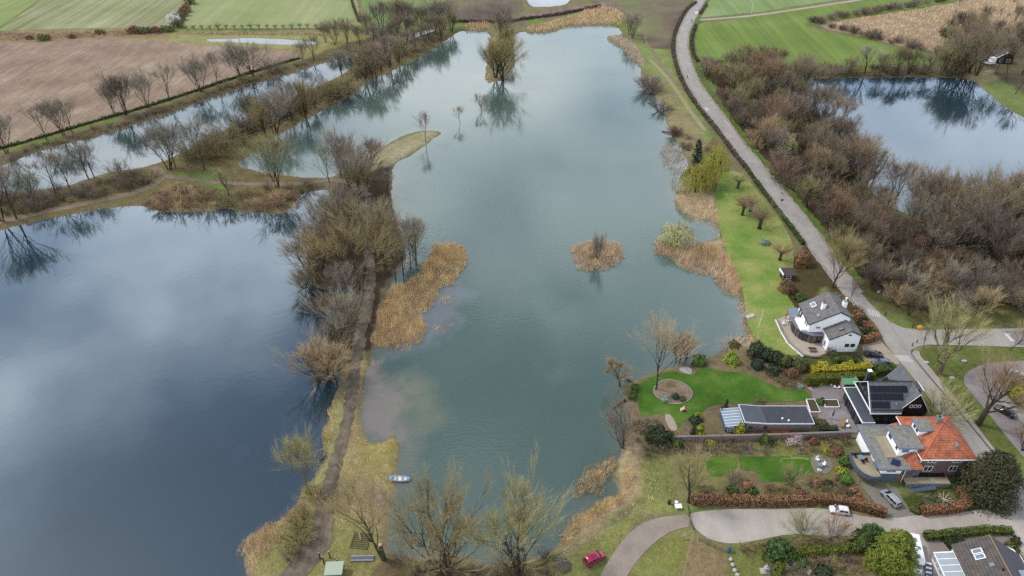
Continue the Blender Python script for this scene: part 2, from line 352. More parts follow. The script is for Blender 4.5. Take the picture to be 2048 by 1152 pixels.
for sc_, amt in ((0.12, .18), (.9, .22), (4.0, .34)):
    t = n.nodes.new('ShaderNodeTexNoise'); t.inputs['Scale'].default_value = sc_; t.inputs['Detail'].default_value = 5; t.inputs['Roughness'].default_value = .65; n.links.new(g.outputs['Position'], t.inputs['Vector'])
    mr = n.nodes.new('ShaderNodeMapRange'); mr.inputs[1].default_value = .3; mr.inputs[2].default_value = .7; mr.inputs[3].default_value = 1-amt; mr.inputs[4].default_value = 1+amt; n.links.new(t.outputs['Fac'], mr.inputs[0])
    mu = n.nodes.new('ShaderNodeVectorMath'); mu.operation = 'SCALE'; n.links.new(last, mu.inputs[0]); n.links.new(mr.outputs[0], mu.inputs['Scale']); last = mu.outputs[0]
hn = n.nodes.new('ShaderNodeTexNoise'); hn.inputs['Scale'].default_value = 1.7; hn.inputs['Detail'].default_value = 4; n.links.new(g.outputs['Position'], hn.inputs['Vector'])
hs = n.nodes.new('ShaderNodeHueSaturation'); n.links.new(last, hs.inputs['Color'])
hm = n.nodes.new('ShaderNodeMapRange'); hm.inputs[1].default_value = .3; hm.inputs[2].default_value = .7; hm.inputs[3].default_value = .475; hm.inputs[4].default_value = .53; n.links.new(hn.outputs['Fac'], hm.inputs[0]); n.links.new(hm.outputs[0], hs.inputs['Hue'])
n.links.new(hs.outputs[0], b.inputs['Base Color'])
me.polygons.foreach_set('use_smooth', [True]*len(me.polygons))
struct(link('ground', me, m))

# ================================================================ WATER
def water_mat(name, rough, bump, bscale, ior=1.9, stretch=1.0, refl=(1, 1, 1)):
    m, n, b = newmat(name); n.nodes.remove(b); L = n.links.new; o = [x for x in n.nodes if x.type == 'OUTPUT_MATERIAL'][0]
    a = n.nodes.new('ShaderNodeAttribute'); a.attribute_name = 'body'
    df = n.nodes.new('ShaderNodeBsdfDiffuse'); L(a.outputs['Color'], df.inputs['Color'])
    gl = n.nodes.new('ShaderNodeBsdfGlossy'); gl.inputs['Roughness'].default_value = rough; gl.inputs['Color'].default_value = (*refl, 1)
    fr = n.nodes.new('ShaderNodeFresnel'); fr.inputs['IOR'].default_value = ior
    g = n.nodes.new('ShaderNodeNewGeometry')
    mp = n.nodes.new('ShaderNodeMapping'); mp.inputs['Scale'].default_value = (bscale, bscale*stretch, 1); mp.inputs['Rotation'].default_value = (0, 0, .25); L(g.outputs['Position'], mp.inputs[0])
    t = n.nodes.new('ShaderNodeTexNoise'); t.inputs['Scale'].default_value = 1; t.inputs['Detail'].default_value = 3; L(mp.outputs[0], t.inputs['Vector'])
    # gusts: patches of rippled and of calmer water
    mp2 = n.nodes.new('ShaderNodeMapping'); mp2.inputs['Scale'].default_value = (.012, .035, 1); mp2.inputs['Rotation'].default_value = (0, 0, .35); L(g.outputs['Position'], mp2.inputs[0])
    t2 = n.nodes.new('ShaderNodeTexNoise'); t2.inputs['Scale'].default_value = 1; t2.inputs['Detail'].default_value = 4; L(mp2.outputs[0], t2.inputs['Vector'])
    mr = n.nodes.new('ShaderNodeMapRange'); mr.inputs[1].default_value = .35; mr.inputs[2].default_value = .65; mr.inputs[3].default_value = bump*.15; mr.inputs[4].default_value = bump*1.4; L(t2.outputs['Fac'], mr.inputs[0])
    bp = n.nodes.new('ShaderNodeBump'); bp.inputs['Distance'].default_value = 1.0; L(mr.outputs[0], bp.inputs['Strength']); L(t.outputs['Fac'], bp.inputs['Height'])
    L(bp.outputs[0], gl.inputs['Normal']); L(bp.outputs[0], fr.inputs['Normal'])
    mx = n.nodes.new('ShaderNodeMixShader'); L(fr.outputs[0], mx.inputs[0]); L(df.outputs[0], mx.inputs[1]); L(gl.outputs[0], mx.inputs[2]); L(mx.outputs[0], o.inputs[0])
    return m
def sub_grid(mask_v):
    """quads of the ground grid that touch the mask, as an own flat sheet"""
    q = Q.reshape(-1, 4); keep = mask_v.reshape(-1)[q].any(1); q = q[keep]
    u, inv = np.unique(q, return_inverse=True)
    return u, inv.reshape(-1, 4)
def make_water(name, poly, body, mat, z=0.0, pad=2.5, shal=None):
    d = sdf(GX, GY, poly); u, f = sub_grid(d > -pad)
    x, y = GX.reshape(-1)[u], GY.reshape(-1)[u]
    me = mesh_np(name, np.stack([x, y, np.full(x.shape, z)], -1), f)
    dd = d.reshape(-1)[u]; col = body(x, y, dd)
    a = me.color_attributes.new('body', 'FLOAT_COLOR', 'POINT'); a.data.foreach_set('color', np.concatenate([col, np.ones((len(x), 1))], 1).astype(np.float32).ravel())
    return struct(link(name, me, mat))
def lerp(a, b, t): return np.asarray(a)*(1-t[:, None])+np.asarray(b)*t[:, None]
MUDFLAT = [PL(p, 0) for p in ([(716,735),(745,715),(770,735),(790,765),(800,800),(806,850),(800,880),(735,895),(716,840)],
                              [(795,760),(840,752),(878,766),(890,800),(880,840),(845,870),(815,860),(800,810)],
                              [(800,870),(840,880),(850,920),(810,990),(785,1060),(772,1080),(790,960)])]
FLAT2 = [PL(p, 0) for p in ([(760,620),(850,560),(920,560),(940,590),(900,680),(860,690),(790,710),(750,700)], [(1455,600),(1485,600),(1500,660),(1490,690),(1440,700),(1470,650)], [(1040,480),(1120,600),(1180,600),(1180,760),(1100,800),(1040,640)])]
def lake_body(x, y, d):
    far = np.clip((y-110)/250, 0, 1)
    c = lerp(A('#5e746b', .46), A('#60766e', .36), far)
    nn = fbm(x, y, 40)
    c = c*(0.86+.28*nn)[:, None]
    c = lerp3(c, A('#7a9686', .5), np.clip((sdf(x, y, FLAT2[2])+(fbm(x, y, 12)-.5)*14)/22, 0, .5)*.7)
    sh = np.clip(1-(d+(fbm(x, y, 7)-.5)*5)/4.5, 0, 1)*.5
    c = lerp3(c, A('#6f7466', .6), sh)
    w = fbm(x, y, 6)
    for i, p in enumerate(MUDFLAT):
        q = sdf(x, y, p); t = np.clip((q+(w-.5)*9)/(4.5 if i == 0 else 9)+.3, 0, 1)*(.8, .6, .5)[i]
        c = lerp3(c, A(('#9c9088', '#98947c', '#928e80')[i], .5), t*np.clip(.55+w, 0, 1))
    for p in FLAT2[:2]:
        c = lerp3(c, A('#8d8c96', .55), np.clip(sdf(x, y, p)/5+.3+(w-.5)*1.5, 0, 1)*.5)
    return c
def lerp3(a, b, t): return a*(1-t[:, None])+np.asarray(b)*t[:, None]
def dark_body(x, y, d):
    sh = np.clip(1-d/2.0, 0, 1)*.4
    return lerp3(np.tile(np.array(A('#2a3f49', .5)), (len(x), 1)), A('#5a5a50', .5), sh)
def canal_body(x, y, d): return lerp3(np.tile(np.array(A('#3c5450', .45)), (len(x), 1)), A('#5a5a50', .5), np.clip(1-d/1.5, 0, 1)*.4)
def pond_body(x, y, d): return lerp3(np.tile(np.array(A('#2c4450', .45)), (len(x), 1)), A('#4a4a45', .5), np.clip(1-d/2, 0, 1)*.4)
make_water('lake', WATERS['lake'], lake_body, water_mat('lake_water', .06, .03, .8, 1.68, 1.6, (.96, 1, .98)))
make_water('left_lake', WATERS['left_lake'], dark_body, water_mat('left_lake_water', .012, .010, .5, 2.2, 1.3, (.84, .93, 1)))
make_water('canal', WATERS['canal'], canal_body, water_mat('canal_water', .02, .02, .6, 2.0, 1.3))
make_water('pond', WATERS['pond'], pond_body, water_mat('pond_water', .012, .012, .6, 1.75, 1.3, (.8, .9, 1)))
for nm, p in (('puddle', PUDS['p1']), ('puddle', PUDS['p2'])):
    make_water(nm, p, lambda x, y, d: np.tile(np.array(A('#8a8a80', .4)), (len(x), 1)), MATS['canal_water'], LAND-.08, 1.6)

# ================================================================ FIELDS, LAWNS, ROADS
def sheet(name, pts, mat, z, sm=0, world=False, th=0.0):
    p = np.array(pts, float) if world else PL(pts)
    if sm: p = smooth(p, sm)
    v = [(x, y, z) for x, y in p]; tri = tessellate_polygon([[Vector(q) for q in v]])
    tri = [t if (Vector(v[t[1]])-Vector(v[t[0]])).cross(Vector(v[t[2]])-Vector(v[t[0]])).z > 0 else t[::-1] for t in tri]
    mb = MB().add(v, tri)
    if th:      # a real edge: side faces down to the ground
        n = len(v); mb.add([(x, y, zz) for x, y, _ in v for zz in (z, z-th)], [(2*i, 2*((i+1) % n), 2*((i+1) % n)+1, 2*i+1) for i in range(n)])
    return struct(mb.build(name, mat))
def strip(name, pts, w, mat, dz=.05, sm=2, cross=3, world=False, th=0.0, rag=0.0, seed=0):
    """a way of width w (metres; number or list) along a centre line, lying on the ground"""
    p = np.array(pts, float) if world else PL(pts)
    k = len(p); ws = np.array(w if hasattr(w, '__len__') else [w]*k, float)
    q = smooth(np.column_stack([p, ws])[:, :2], sm, False); t = np.linspace(0, k-1, len(q)); wq = np.interp(t, np.arange(k), ws)
    # even spacing
    seg = np.r_[0, np.cumsum(np.hypot(*np.diff(q, axis=0).T))]; m = max(4, int(seg[-1]/1.2)); tt = np.linspace(0, seg[-1], m)
    q = np.column_stack([np.interp(tt, seg, q[:, 0]), np.interp(tt, seg, q[:, 1])]); wq = np.interp(tt, seg, wq)
    d = np.gradient(q, axis=0); d /= np.hypot(d[:, 0], d[:, 1])[:, None]; nx = np.column_stack([-d[:, 1], d[:, 0]])
    rs = np.random.RandomState(seed); l = np.linspace(-.5, .5, cross+1); V = []
    for j, a in enumerate(l):
        jit = (rs.rand(m)-.5)*rag if j in (0, cross) else 0
        V.append(q+nx*((a*wq)+jit)[:, None])
    V = np.stack(V, 1); Z = ground_h(V[..., 0], V[..., 1])+dz if dz < 1 else np.full(V.shape[:2], dz-1)
    ii = np.arange(m*(cross+1)).reshape(m, cross+1)
    f = np.stack([ii[:-1, :-1], ii[:-1, 1:], ii[1:, 1:], ii[1:, :-1]], -1).reshape(-1, 4)[:, ::-1]
    return struct(link(name, mesh_np(name, np.concatenate([V, Z[..., None]], -1).reshape(-1, 3), f), mat))

plough = noisy('plough_soil', [(.3, A('#937b68')), (.55, A('#aa937e')), (.75, A('#bba892'))], .05, 1.1, streak=[(R(-62), 14, 1.6, .11), (R(20), 5, 2.2, .12)], fine_amt=.28, bump=.5)
sheet('ploughed_field', [(-420,150),(-200,105),(0,88),(103,85),(239,76),(342,83),(400,90),(445,92),(500,96),(540,100),(599,104),(612,108),(599,112),(479,149),(376,184),(291,211),(171,245),(68,276),(0,297),(-200,352),(-420,400)], plough, LAND+.05)
fgreen = lambda nm, a, b_, c_, ang, st=.12: noisy(nm, [(.3, A(a)), (.5, A(b_)), (.7, A(c_))], .03, 1.4, streak=[(ang, 30, 2.4, st), (ang, 60, 9, st*.8)], fine_amt=.14)
sheet('green_field', [(-700,60),(-700,-60),(108,-60),(78,0),(30,34),(0,54),(-100,70)], fgreen('field_green', '#8c9c58', '#96a464', '#a0aa70', R(-52)), LAND+.05)
sheet('olive_field', [(0,57),(36,32),(84,0),(114,-60),(420,-60),(378,0),(352,40),(338,60),(240,56),(120,58),(0,62)], fgreen('field_olive', '#949a66', '#a3a478', '#b4b18a', R(-58), .2), LAND+.056)
sheet('meadow', [(388,-60),(690,-60),(716,10),(722,52),(650,56),(520,56),(372,56),(360,50),(385,5)], fgreen('field_meadow', '#98a466', '#a4ac74', '#b0b282', R(-8), .08), LAND+.05)
sheet('bean_field', [(735,-60),(880,-60),(900,40),(800,70),(740,40),(722,10)], fgreen('field_b', '#7f9a58', '#8aa060', '#8c9a64', R(-5)), LAND+.06)
dark_soil = noisy('dark_soil', [(.3, A('#64574c')), (.5, A('#7b6d5c')), (.66, A('#86805c'))], .04, 1.4, streak=[(R(80), 20, 2.0, .12)], fine_amt=.16)
sheet('dark_field', [(868,-60),(1030,-60),(1044,0),(1046,20),(1030,38),(930,40),(900,34),(885,12)], dark_soil, LAND+.052)
soil2 = noisy('brown_soil', [(.3, A('#7d6a5f')), (.5, A('#927d70')), (.7, A('#a08c7c'))], .06, 1.4, streak=[(R(75), 20, 2.0, .2)], fine_amt=.16)
sheet('soil_strip', [(1044,28),(1100,20),(1170,10),(1230,2),(1240,10),(1190,18),(1110,32),(1050,38)], soil2, LAND+.058)
scrub = noisy('scrub_soil', [(.32, A('#6d6152')), (.48, A('#83755f')), (.6, A('#83885a')), (.75, A('#8b9a5a'))], .035, 1.2, fine_amt=.2)
sheet('rough_field', [(1190,-60),(1420,-60),(1386,2),(1366,40),(1352,80),(1350,100),(1300,96),(1285,80),(1262,50),(1240,22),(1210,12),(1180,4)], scrub, LAND+.05)
fieldR = fgreen('field_right', '#738a3c', '#7e9446', '#8c9c54', R(-66), .14)
sheet('grass_field', [(1397,50),(1402,46),(1440,44),(1519,33),(1620,17),(1720,4),(1790,-10),(1850,-60),(2000,-60),(1930,0),(1848,14),(1702,36),(1625,42),(1603,51),(1651,64),(1789,93),(1884,120),(1870,140),(1560,150),(1440,132),(1398,118),(1390,90),(1389,66)], fieldR, LAND+.05, 1)
sheet('green_field', [(1405,30),(1398,36),(1520,24),(1700,-4),(1780,-30),(1800,-60),(1432,-60),(1415,0)], fgreen('field_green2', '#849c5c', '#8fa468', '#9aaa74', R(-10)), LAND+.053)
marsh_soil = noisy('marsh_straw', [(.3, A('#9c8468')), (.5, A('#b2987c')), (.7, A('#c2aa8e'))], .06, 1.6, fine_amt=.3, bump=.4)
sheet('marsh', [(1640,51),(1702,38),(1848,17),(1957,-4),(2000,-40),(2300,-40),(2300,40),(2048,50),(1980,62),(1930,85),(1880,105),(1800,92),(1700,68),(1655,60)], marsh_soil, LAND+.06)

lawn = noisy('lawn_grass', [(.3, A('#446620')), (.5, A('#547a28')), (.62, A('#688636')), (.75, A('#7c8846'))], .16, 3.0, fine_amt=.35)
lawn2 = noisy('long_lawn_grass', [(.28, A('#68903a')), (.44, A('#88a04c')), (.6, A('#a8ac62')), (.8, A('#b4aa78'))], .09, 2.5, fine_amt=.32)
sheet('long_lawn', [(1445,346),(1470,340),(1492,355),(1512,378),(1531,402),(1552,428),(1574,461),(1586,490),(1590,516),(1582,560),(1572,590),(1590,612),(1588,622),(1556,640),(1556,652),(1575,688),(1606,706),(1590,712),(1550,710),(1524,692),(1505,668),(1492,640),(1490,600),(1482,570),(1469,539),(1455,505),(1445,480),(1436,437),(1428,383)], lawn2, LAND+.05, 1)
sheet('garden_lawn', [(1272,775),(1290,760),(1310,752),(1347,740),(1364,748),(1386,752),(1397,740),(1408,734),(1441,743),(1487,745),(1509,753),(1529,766),(1571,779),(1613,780),(1624,797),(1619,801),(1531,805),(1437,808),(1412,815),(1404,827),(1386,832),(1366,842),(1356,860),(1345,845),(1327,832),(1316,826),(1285,836),(1276,812)], lawn, LAND+.05, 2)
sheet('small_lawn', [(1410,913),(1470,911),(1476,936),(1460,944),(1440,954),(1415,950)], lawn, LAND+.05, 1)
sheet('small_lawn', [(1476,913),(1619,913),(1627,945),(1605,948),(1583,964),(1522,964),(1513,942),(1482,940)], lawn, LAND+.05)

def brickway(name, a, b_, sc=.7): return noisy(name, [(.28, A(a, .43)), (.42, A(a)), (.7, A(b_)), (.8, A(b_, .52))], .22, 2.2, fine_amt=.09, streak=[(R(35), 20, .9, .06), (R(-54), 12, 1.3, .05)], rough=.85)
paving = brickway('road_brick', '#b6afa8', '#c4bdb4')
edge_b = brickway('road_edge_brick', '#b3a49c', '#c2b2aa')
conc = noisy('concrete_slab', [(.3, A('#a9a49c')), (.7, A('#bdb8b0'))], .2, 4, fine_amt=.1)
# the lake road: edge lines traced left and right
RL = [(1415,-40),(1392,0),(1379,19),(1367,42),(1356,69),(1354,90),(1356,113),(1365,142),(1377,170),(1395,200),(1420,236),(1442,260),(1467,295),(1498,339),(1524,370),(1556,411),(1580,446),(1605,477),(1640,523),(1678,572),(1714,613),(1737,634),(1756,655),(1768,685),(1790,712),(1822,750),(1860,800),(1926,889),(1990,968),(2060,1060),(2120,1140)]
RR = [(1436,-40),(1409,0),(1396,24),(1384,46),(1376,66),(1374,87),(1376,108),(1384,134),(1396,160),(1410,184),(1439,220),(1456,244),(1474,268),(1500,303),(1527,332),(1556,366),(1585,405),(1614,439),(1646,480),(1668,512),(1698,556),(1739,607),(1762,629),(1784,647),(1812,690),(1821,711),(1869,768),(1917,824),(1984,905),(2060,996),(2120,1070)]
def two_edge(name, l, r, mat, z, cross=2):
    a = smooth(PL(l), 2, False); b_ = smooth(PL(r), 2, False); m = 260
    def rs(q):
        s_ = np.r_[0, np.cumsum(np.hypot(*np.diff(q, axis=0).T))]; t = np.linspace(0, s_[-1], m); return np.column_stack([np.interp(t, s_, q[:, 0]), np.interp(t, s_, q[:, 1])])
    a, b_ = rs(a), rs(b_); V = np.stack([a*(1-k/cross)+b_*k/cross for k in range(cross+1)], 1)
    ii = np.arange(m*(cross+1)).reshape(m, cross+1); f = np.stack([ii[:-1, :-1], ii[1:, :-1], ii[1:, 1:], ii[:-1, 1:]], -1).reshape(-1, 4)
    o = struct(link(name, mesh_np(name, np.concatenate([V, np.full((m, cross+1, 1), z)], -1).reshape(-1, 3), f), mat)); return o, a, b_
road, ra, rb = two_edge('road', RL, RR, paving, LAND+.07)
def offset(q, d):
    g_ = np.gradient(q, axis=0); g_ /= np.hypot(g_[:, 0], g_[:, 1])[:, None]; return q+np.column_stack([-g_[:, 1], g_[:, 0]])*d
for q, sgn in ((ra, -1), (rb, 1)):
    strip('road_edging', offset(q[:214], sgn*.38), .7, edge_b, 1+LAND+.076, 0, 1, True, rag=.55, seed=int(sgn)+3)
# junction and side street
sheet('side_street', [(1757,640),(1784,646),(1807,656),(1841,660),(2048,657),(2120,656),(2120,695),(2048,694),(1930,690),(1858,689),(1836,693),(1822,702),(1821,712),(1790,690)], paving, LAND+.066)
red_pave = brickway('red_paving', '#9e9290', '#aea4a2')
sheet('red_street_end', [(2010,662),(2048,660),(2120,659),(2120,692),(2048,692),(2030,688)], red_pave, LAND+.074)
sheet('parking_street', [(2120,721),(2048,722),(1986,725),(1948,735),(1928,750),(1927,767),(1945,790),(1972,822),(2033,899),(2120,1000),(2120,900),(2048,838),(2030,815),(2004,786),(1994,768),(1998,755),(2012,747),(2048,746),(2120,745)], red_pave, LAND+.066, 1)
sheet('pavement_island', [(1990,770),(2000,766),(2006,786),(2034,812),(2120,880),(2120,905),(2048,850),(2020,826),(1998,800)], conc, LAND+.16, 1, th=.2)
foot = brickway('footpath_brick', '#bcb2aa', '#cac0b6')
FPl = [(1822,700),(1823,711),(1871,768),(1919,824),(1986,905),(2062,996),(2120,1068)]; FPr = [(1838,704),(1841,713),(1874,753),(1930,822),(1980,888),(2048,972),(2120,1060)]
sheet('footpath', FPl+FPr[::-1], foot, LAND+.15, 0, th=.18)
kerb_m = flat('kerb_stone', A('#6f6b6a'), .9, var=.1)
strip('kerb', FPl, .22, kerb_m, 1+LAND+.165, 2, 1)
strip('kerb', [(1858,690),(1930,691),(2048,695),(2120,696)], .25, conc, 1+LAND+.16, 1, 1)
# gravel lane, driveways, dirt tracks
gravel = noisy('lane_gravel', [(.3, A('#bfb4a8')), (.55, A('#cec4b8')), (.75, A('#dad0c6'))], .15, 3, fine_amt=.12, streak=[(R(88), 16, 1.5, .06)])
sheet('gravel_lane', [(1376,1030),(1388,1025),(1419,1021),(1475,1018),(1565,1018),(1643,1016),(1699,1027),(1733,1034),(1773,1037),(1791,1034),(1833,1031),(1919,1025),(1956,1020),(2000,1010),(2050,1010),(2120,1100),(2120,1180),(2040,1110),(2020,1066),(1930,1066),(1848,1074),(1862,1108),(1850,1160),(1800,1160),(1815,1080),(1760,1070),(1704,1073),(1632,1071),(1576,1068),(1520,1080),(1466,1089),(1425,1082),(1398,1066),(1384,1048)], gravel, LAND+.062, 1)
dirt = noisy('dirt_track', [(.3, A('#a4968a')), (.6, A('#b4a698')), (.8, A('#c0b4a6'))], .3, 3, fine_amt=.14, streak=[(R(-40), 10, .9, .05)])
sheet('dirt_lane', [(1376,1029),(1366,1030),(1318,1034),(1279,1049),(1250,1074),(1225,1108),(1195,1160),(1170,1230),(1235,1230),(1248,1160),(1275,1120),(1297,1095),(1333,1066),(1364,1056),(1380,1054)], dirt, LAND+.05, 1)
mudtrack = noisy('mud_track', [(.3, A('#655a4e')), (.5, A('#7d7062')), (.65, A('#8f826e')), (.8, A('#9a9074'))], .5, 3, fine_amt=.3, streak=[(R(-10), 12, .8, .16)])
strip('mud_track', [(570,1175),(583,1152),(602,1130),(624,1102),(640,1074),(646,1040),(652,990),(664,950),(676,905),(690,860),(700,810),(707,760),(712,715),(722,665),(734,615),(742,560),(738,500),(728,440),(735,395)], [5,4.6,4.6,5,5.5,4,3,2.7,2.7,2.7,2.8,2.8,2.8,3.0,3.0,2.8,2.6,2.6,2.6], mudtrack, .06, 2, 4, rag=.9, seed=2)
sheet('mud_patch', [(650,1035),(662,1045),(667,1070),(654,1094),(636,1100),(632,1060)], mudtrack, LAND+.075, 2)
path_m = noisy('path_soil', [(.3, A('#8b7a66')), (.6, A('#9c8a76')), (.8, A('#ab9b84'))], .3, 3, fine_amt=.16)
strip('path', [(-200,475),(0,444),(89,424),(154,410),(219,396),(280,383),(308,369),(326,352),(318,340),(306,334)], 3.2, path_m, .05, 2, 4, rag=.8, seed=3)
strip('path', [(322,352),(376,358),(445,366),(513,369),(616,368),(667,358),(705,366),(738,392)], 2.6, path_m, .055, 2, 4, rag=.8, seed=4)
strip('path', [(1400,40),(1460,36),(1519,30),(1620,15),(1720,0),(1800,-14),(1900,-40)], 3.2, noisy('pale_path', [(.3, A('#b3ab90')), (.7, A('#c4bca4'))], .1, 1.5, fine_amt=.1), 1+LAND+.068, 1, 1)
strip('path', [(1236,14),(1262,24),(1284,40),(1292,62),(1290,84),(1312,110),(1330,140),(1368,182)], 1.4, path_m, 1+LAND+.07, 2, 1)
strip('path', [(1300,120),(1330,150),(1352,180),(1380,222),(1410,262)], 2.0, noisy('grass_track', [(.3, A('#a89a74')), (.7, A('#b5a884'))], .2, 1.5, fine_amt=.15), 1+LAND+.071, 2, 1)
# ================================================================ VEGETATION
def hgt(px, py, top, z=LAND):
    """height of an upright thing standing at pixel (px,py) whose top shows at pixel row top"""
    x, y = P(px, py, z); k = (576-top)/CAM_F
    # (y*s+dz*c) = k*(y*c-dz*s)
    dz = y*(k*_c-_s)/(_c+k*_s)
    return dz+CAM_H-z
def veg(name, cols, rough=.9, rnd=.22, scale=.6, spec=.12, trans=0.0, hue=.012):
    """plant material: base colour, slow variation through the crown and between individuals"""
    m, n, b = newmat(name); L = n.links.new; b.inputs['Roughness'].default_value = rough; b.inputs['Specular IOR Level'].default_value = spec
    g = n.nodes.new('ShaderNodeNewGeometry'); t = n.nodes.new('ShaderNodeTexNoise'); t.inputs['Scale'].default_value = scale; t.inputs['Detail'].default_value = 4
    L(g.outputs['Position'], t.inputs['Vector']); r = n.nodes.new('ShaderNodeValToRGB'); el = r.color_ramp.elements
    while len(el) < len(cols): el.new(.5)
    for i, (e, c) in enumerate(zip(el, cols)): e.position = .3+.4*i/(len(cols)-1); e.color = (*c, 1)
    L(t.outputs['Fac'], r.inputs[0])
    oi = n.nodes.new('ShaderNodeObjectInfo'); mr = n.nodes.new('ShaderNodeMapRange'); mr.inputs[3].default_value = 1-rnd; mr.inputs[4].default_value = 1+rnd; L(oi.outputs['Random'], mr.inputs[0])
    hs = n.nodes.new('ShaderNodeHueSaturation'); L(r.outputs[0], hs.inputs['Color']); L(mr.outputs[0], hs.inputs['Value'])
    m2 = n.nodes.new('ShaderNodeMath'); m2.operation = 'MULTIPLY'; m2.inputs[1].default_value = 7.31; L(oi.outputs['Random'], m2.inputs[0]); m3 = n.nodes.new('ShaderNodeMath'); m3.operation = 'FRACT'; L(m2.outputs[0], m3.inputs[0])
    m4 = n.nodes.new('ShaderNodeMapRange'); m4.inputs[3].default_value = .5-hue; m4.inputs[4].default_value = .5+hue; L(m3.outputs[0], m4.inputs[0]); L(m4.outputs[0], hs.inputs['Hue'])
    L(hs.outputs[0], b.inputs['Base Color'])
    return m
KT = .8
TW = {k: veg('twigs_'+k, [A(c, KT) for c in cs]) for k, cs in dict(
    grey=('#8a8072', '#a39886'), olive=('#857c58', '#9e956e'), red=('#8a6f5c', '#a0866e'), tan=('#a68e6a', '#bba484'), purple=('#7e7066', '#948679'),
    yellow=('#9e9866', '#b2ac7c'), brown=('#80705c', '#988872'), gold=('#b0803a', '#c09550'), ochre=('#95855a', '#ac9c70'), dark=('#645a4e', '#7a7062'), white=('#cfc6bc', '#ded6cc')).items()}
BARK = veg('bark', [A('#4a4238', .5), A('#625848', .5)]); BARK_L = veg('bark_pale', [A('#7d7560', .5), A('#8f8768', .5)]); BARK_B = veg('bark_birch', [A('#c9c0b8', .55), A('#ddd6ce', .55)])

class Tw:
    """thin branches and twigs as slender blades"""
    def __init__(s): s.p = []; s.q = []; s.w = []; s.sd = []
    def add(s, p, q, w): s.p.append(p[:]); s.q.append(q[:]); s.w.append(w)
    def mesh(s, name, rng):
        p = np.array([tuple(x) for x in s.p]); q = np.array([tuple(x) for x in s.q]); w = np.array(s.w)[:, None]
        d = q-p; r = rng.normal(size=d.shape); a = np.cross(d, r); a /= np.linalg.norm(a, axis=1)[:, None]+1e-9
        V = np.stack([p-a*w*.5, p+a*w*.5, q], 1).reshape(-1, 3)
        return mesh_np(name, V, np.arange(len(V)).reshape(-1, 3))
def jit(rd, d, a):
    v = Vector((rd.gauss(0, 1), rd.gauss(0, 1), rd.gauss(0, 1))); return (d+v*a).normalized()
def twigset(tw, rd, p, d, L, n, w, spread=.55, droop=0.0):
    for _ in range(n):
        t = rd.random()**.8; b = p+d*(L*t); e = jit(rd, d, spread*.42); e.z += .14-droop; e.normalize()
        l = L*rd.uniform(.5, 1.0); tw.add(b, b+e*l, w*rd.uniform(.6, 1.2))
def tree_proto(seed, H=15, trunk=.28, limbs=6, spread=.5, up=.45, r0=.28, sub=5, sub2=5, tw_n=9, tw_w=.035, stems=1, lean=0, crownlow=.35, droop=0, fine=1.0, limb_len=.62):
    """bare tree of height H: (trunk mesh with limbs, twig mesh)"""
    rd = random.Random(seed); rng = np.random.RandomState(seed); mb = MB(); tw = Tw()
    def poly(p, d, L, r, nseg, n, wander, tip=.25, upw=0.0):
        pts = [p]; rr = [r]
        for i in range(nseg):
            d = jit(rd, d, wander); d = (d+Vector((0, 0, upw))).normalized(); pts.append(pts[-1]+d*(L/nseg)); rr.append(r*(1-(1-tip)*(i+1)/nseg))
        mb.tube(pts, rr, n, False); return pts, d
    def at_(pts, t):
        f = t*(len(pts)-1); i = min(int(f), len(pts)-2); return pts[i].lerp(pts[i+1], f-i), (pts[i+1]-pts[i]).normalized()
    for s_ in range(stems):
        a0 = rd.uniform(0, 2*PI)+2*PI*s_/stems; o = Vector((math.cos(a0), math.sin(a0), 0))*(.0 if stems == 1 else r0*1.2)
        d0 = Vector((o.x*.6/r0*spread*.35 if stems > 1 else lean, o.y*.6/r0*spread*.35 if stems > 1 else 0, 1)).normalized()
        hs = H*(1 if s_ == 0 else rd.uniform(.75, .98)); k0 = r0/(stems**.4)
        pts, dt = poly(o+Vector((0, 0, -.4)), d0, hs*.72, k0, 8, 6, .07, .3, .02)
        for i in range(limbs):
            t = trunk+(1-trunk)*(i+rd.random()*.7)/limbs; t = min(t, .99); p, d = at_(pts, t)
            a = 2.4*i+rd.uniform(-.4, .4)+s_; out_ = Vector((math.cos(a), math.sin(a), 0))
            dd = (out_*spread*(1.25-.6*t)+Vector((0, 0, up))+d*.3).normalized(); L1 = hs*limb_len*(1.05-.75*t)*rd.uniform(.8, 1.12)
            l1, e1 = poly(p, dd, L1, k0*(.5-.3*t), 6, 5, .14, .14, .08-droop)
            for j in range(sub+1):
                t2 = 1.0 if j == sub else rd.uniform(crownlow, .97); p2, d2 = at_(l1, min(t2, .999))
                d2 = jit(rd, d2, .26) if j < sub else d2; d2 = (d2+Vector((0, 0, .26-droop))).normalized(); L2 = L1*rd.uniform(.42, .66)*(1.2-.45*t2)
                l2, e2 = poly(p2, d2, L2, max(.014, k0*.085), 3, 3, .15, .3, .05-droop)
                for k in range(sub2+1):
                    t3 = 1.0 if k == sub2 else rd.uniform(.25, .98); p3, d3 = at_(l2, min(t3, .999)); d3 = jit(rd, d3, .24 if k < sub2 else .08)
                    d3 = (d3+Vector((0, 0, .14-droop*1.5))).normalized(); L3 = max(.9, L2*rd.uniform(.45, .75)); q3 = p3+d3*L3
                    tw.add(p3, q3, tw_w*1.7); twigset(tw, rd, p3, d3, L3, int(tw_n*fine), tw_w, .5, droop)
    return mb.mesh('trunk', True), tw.mesh('crown', rng)
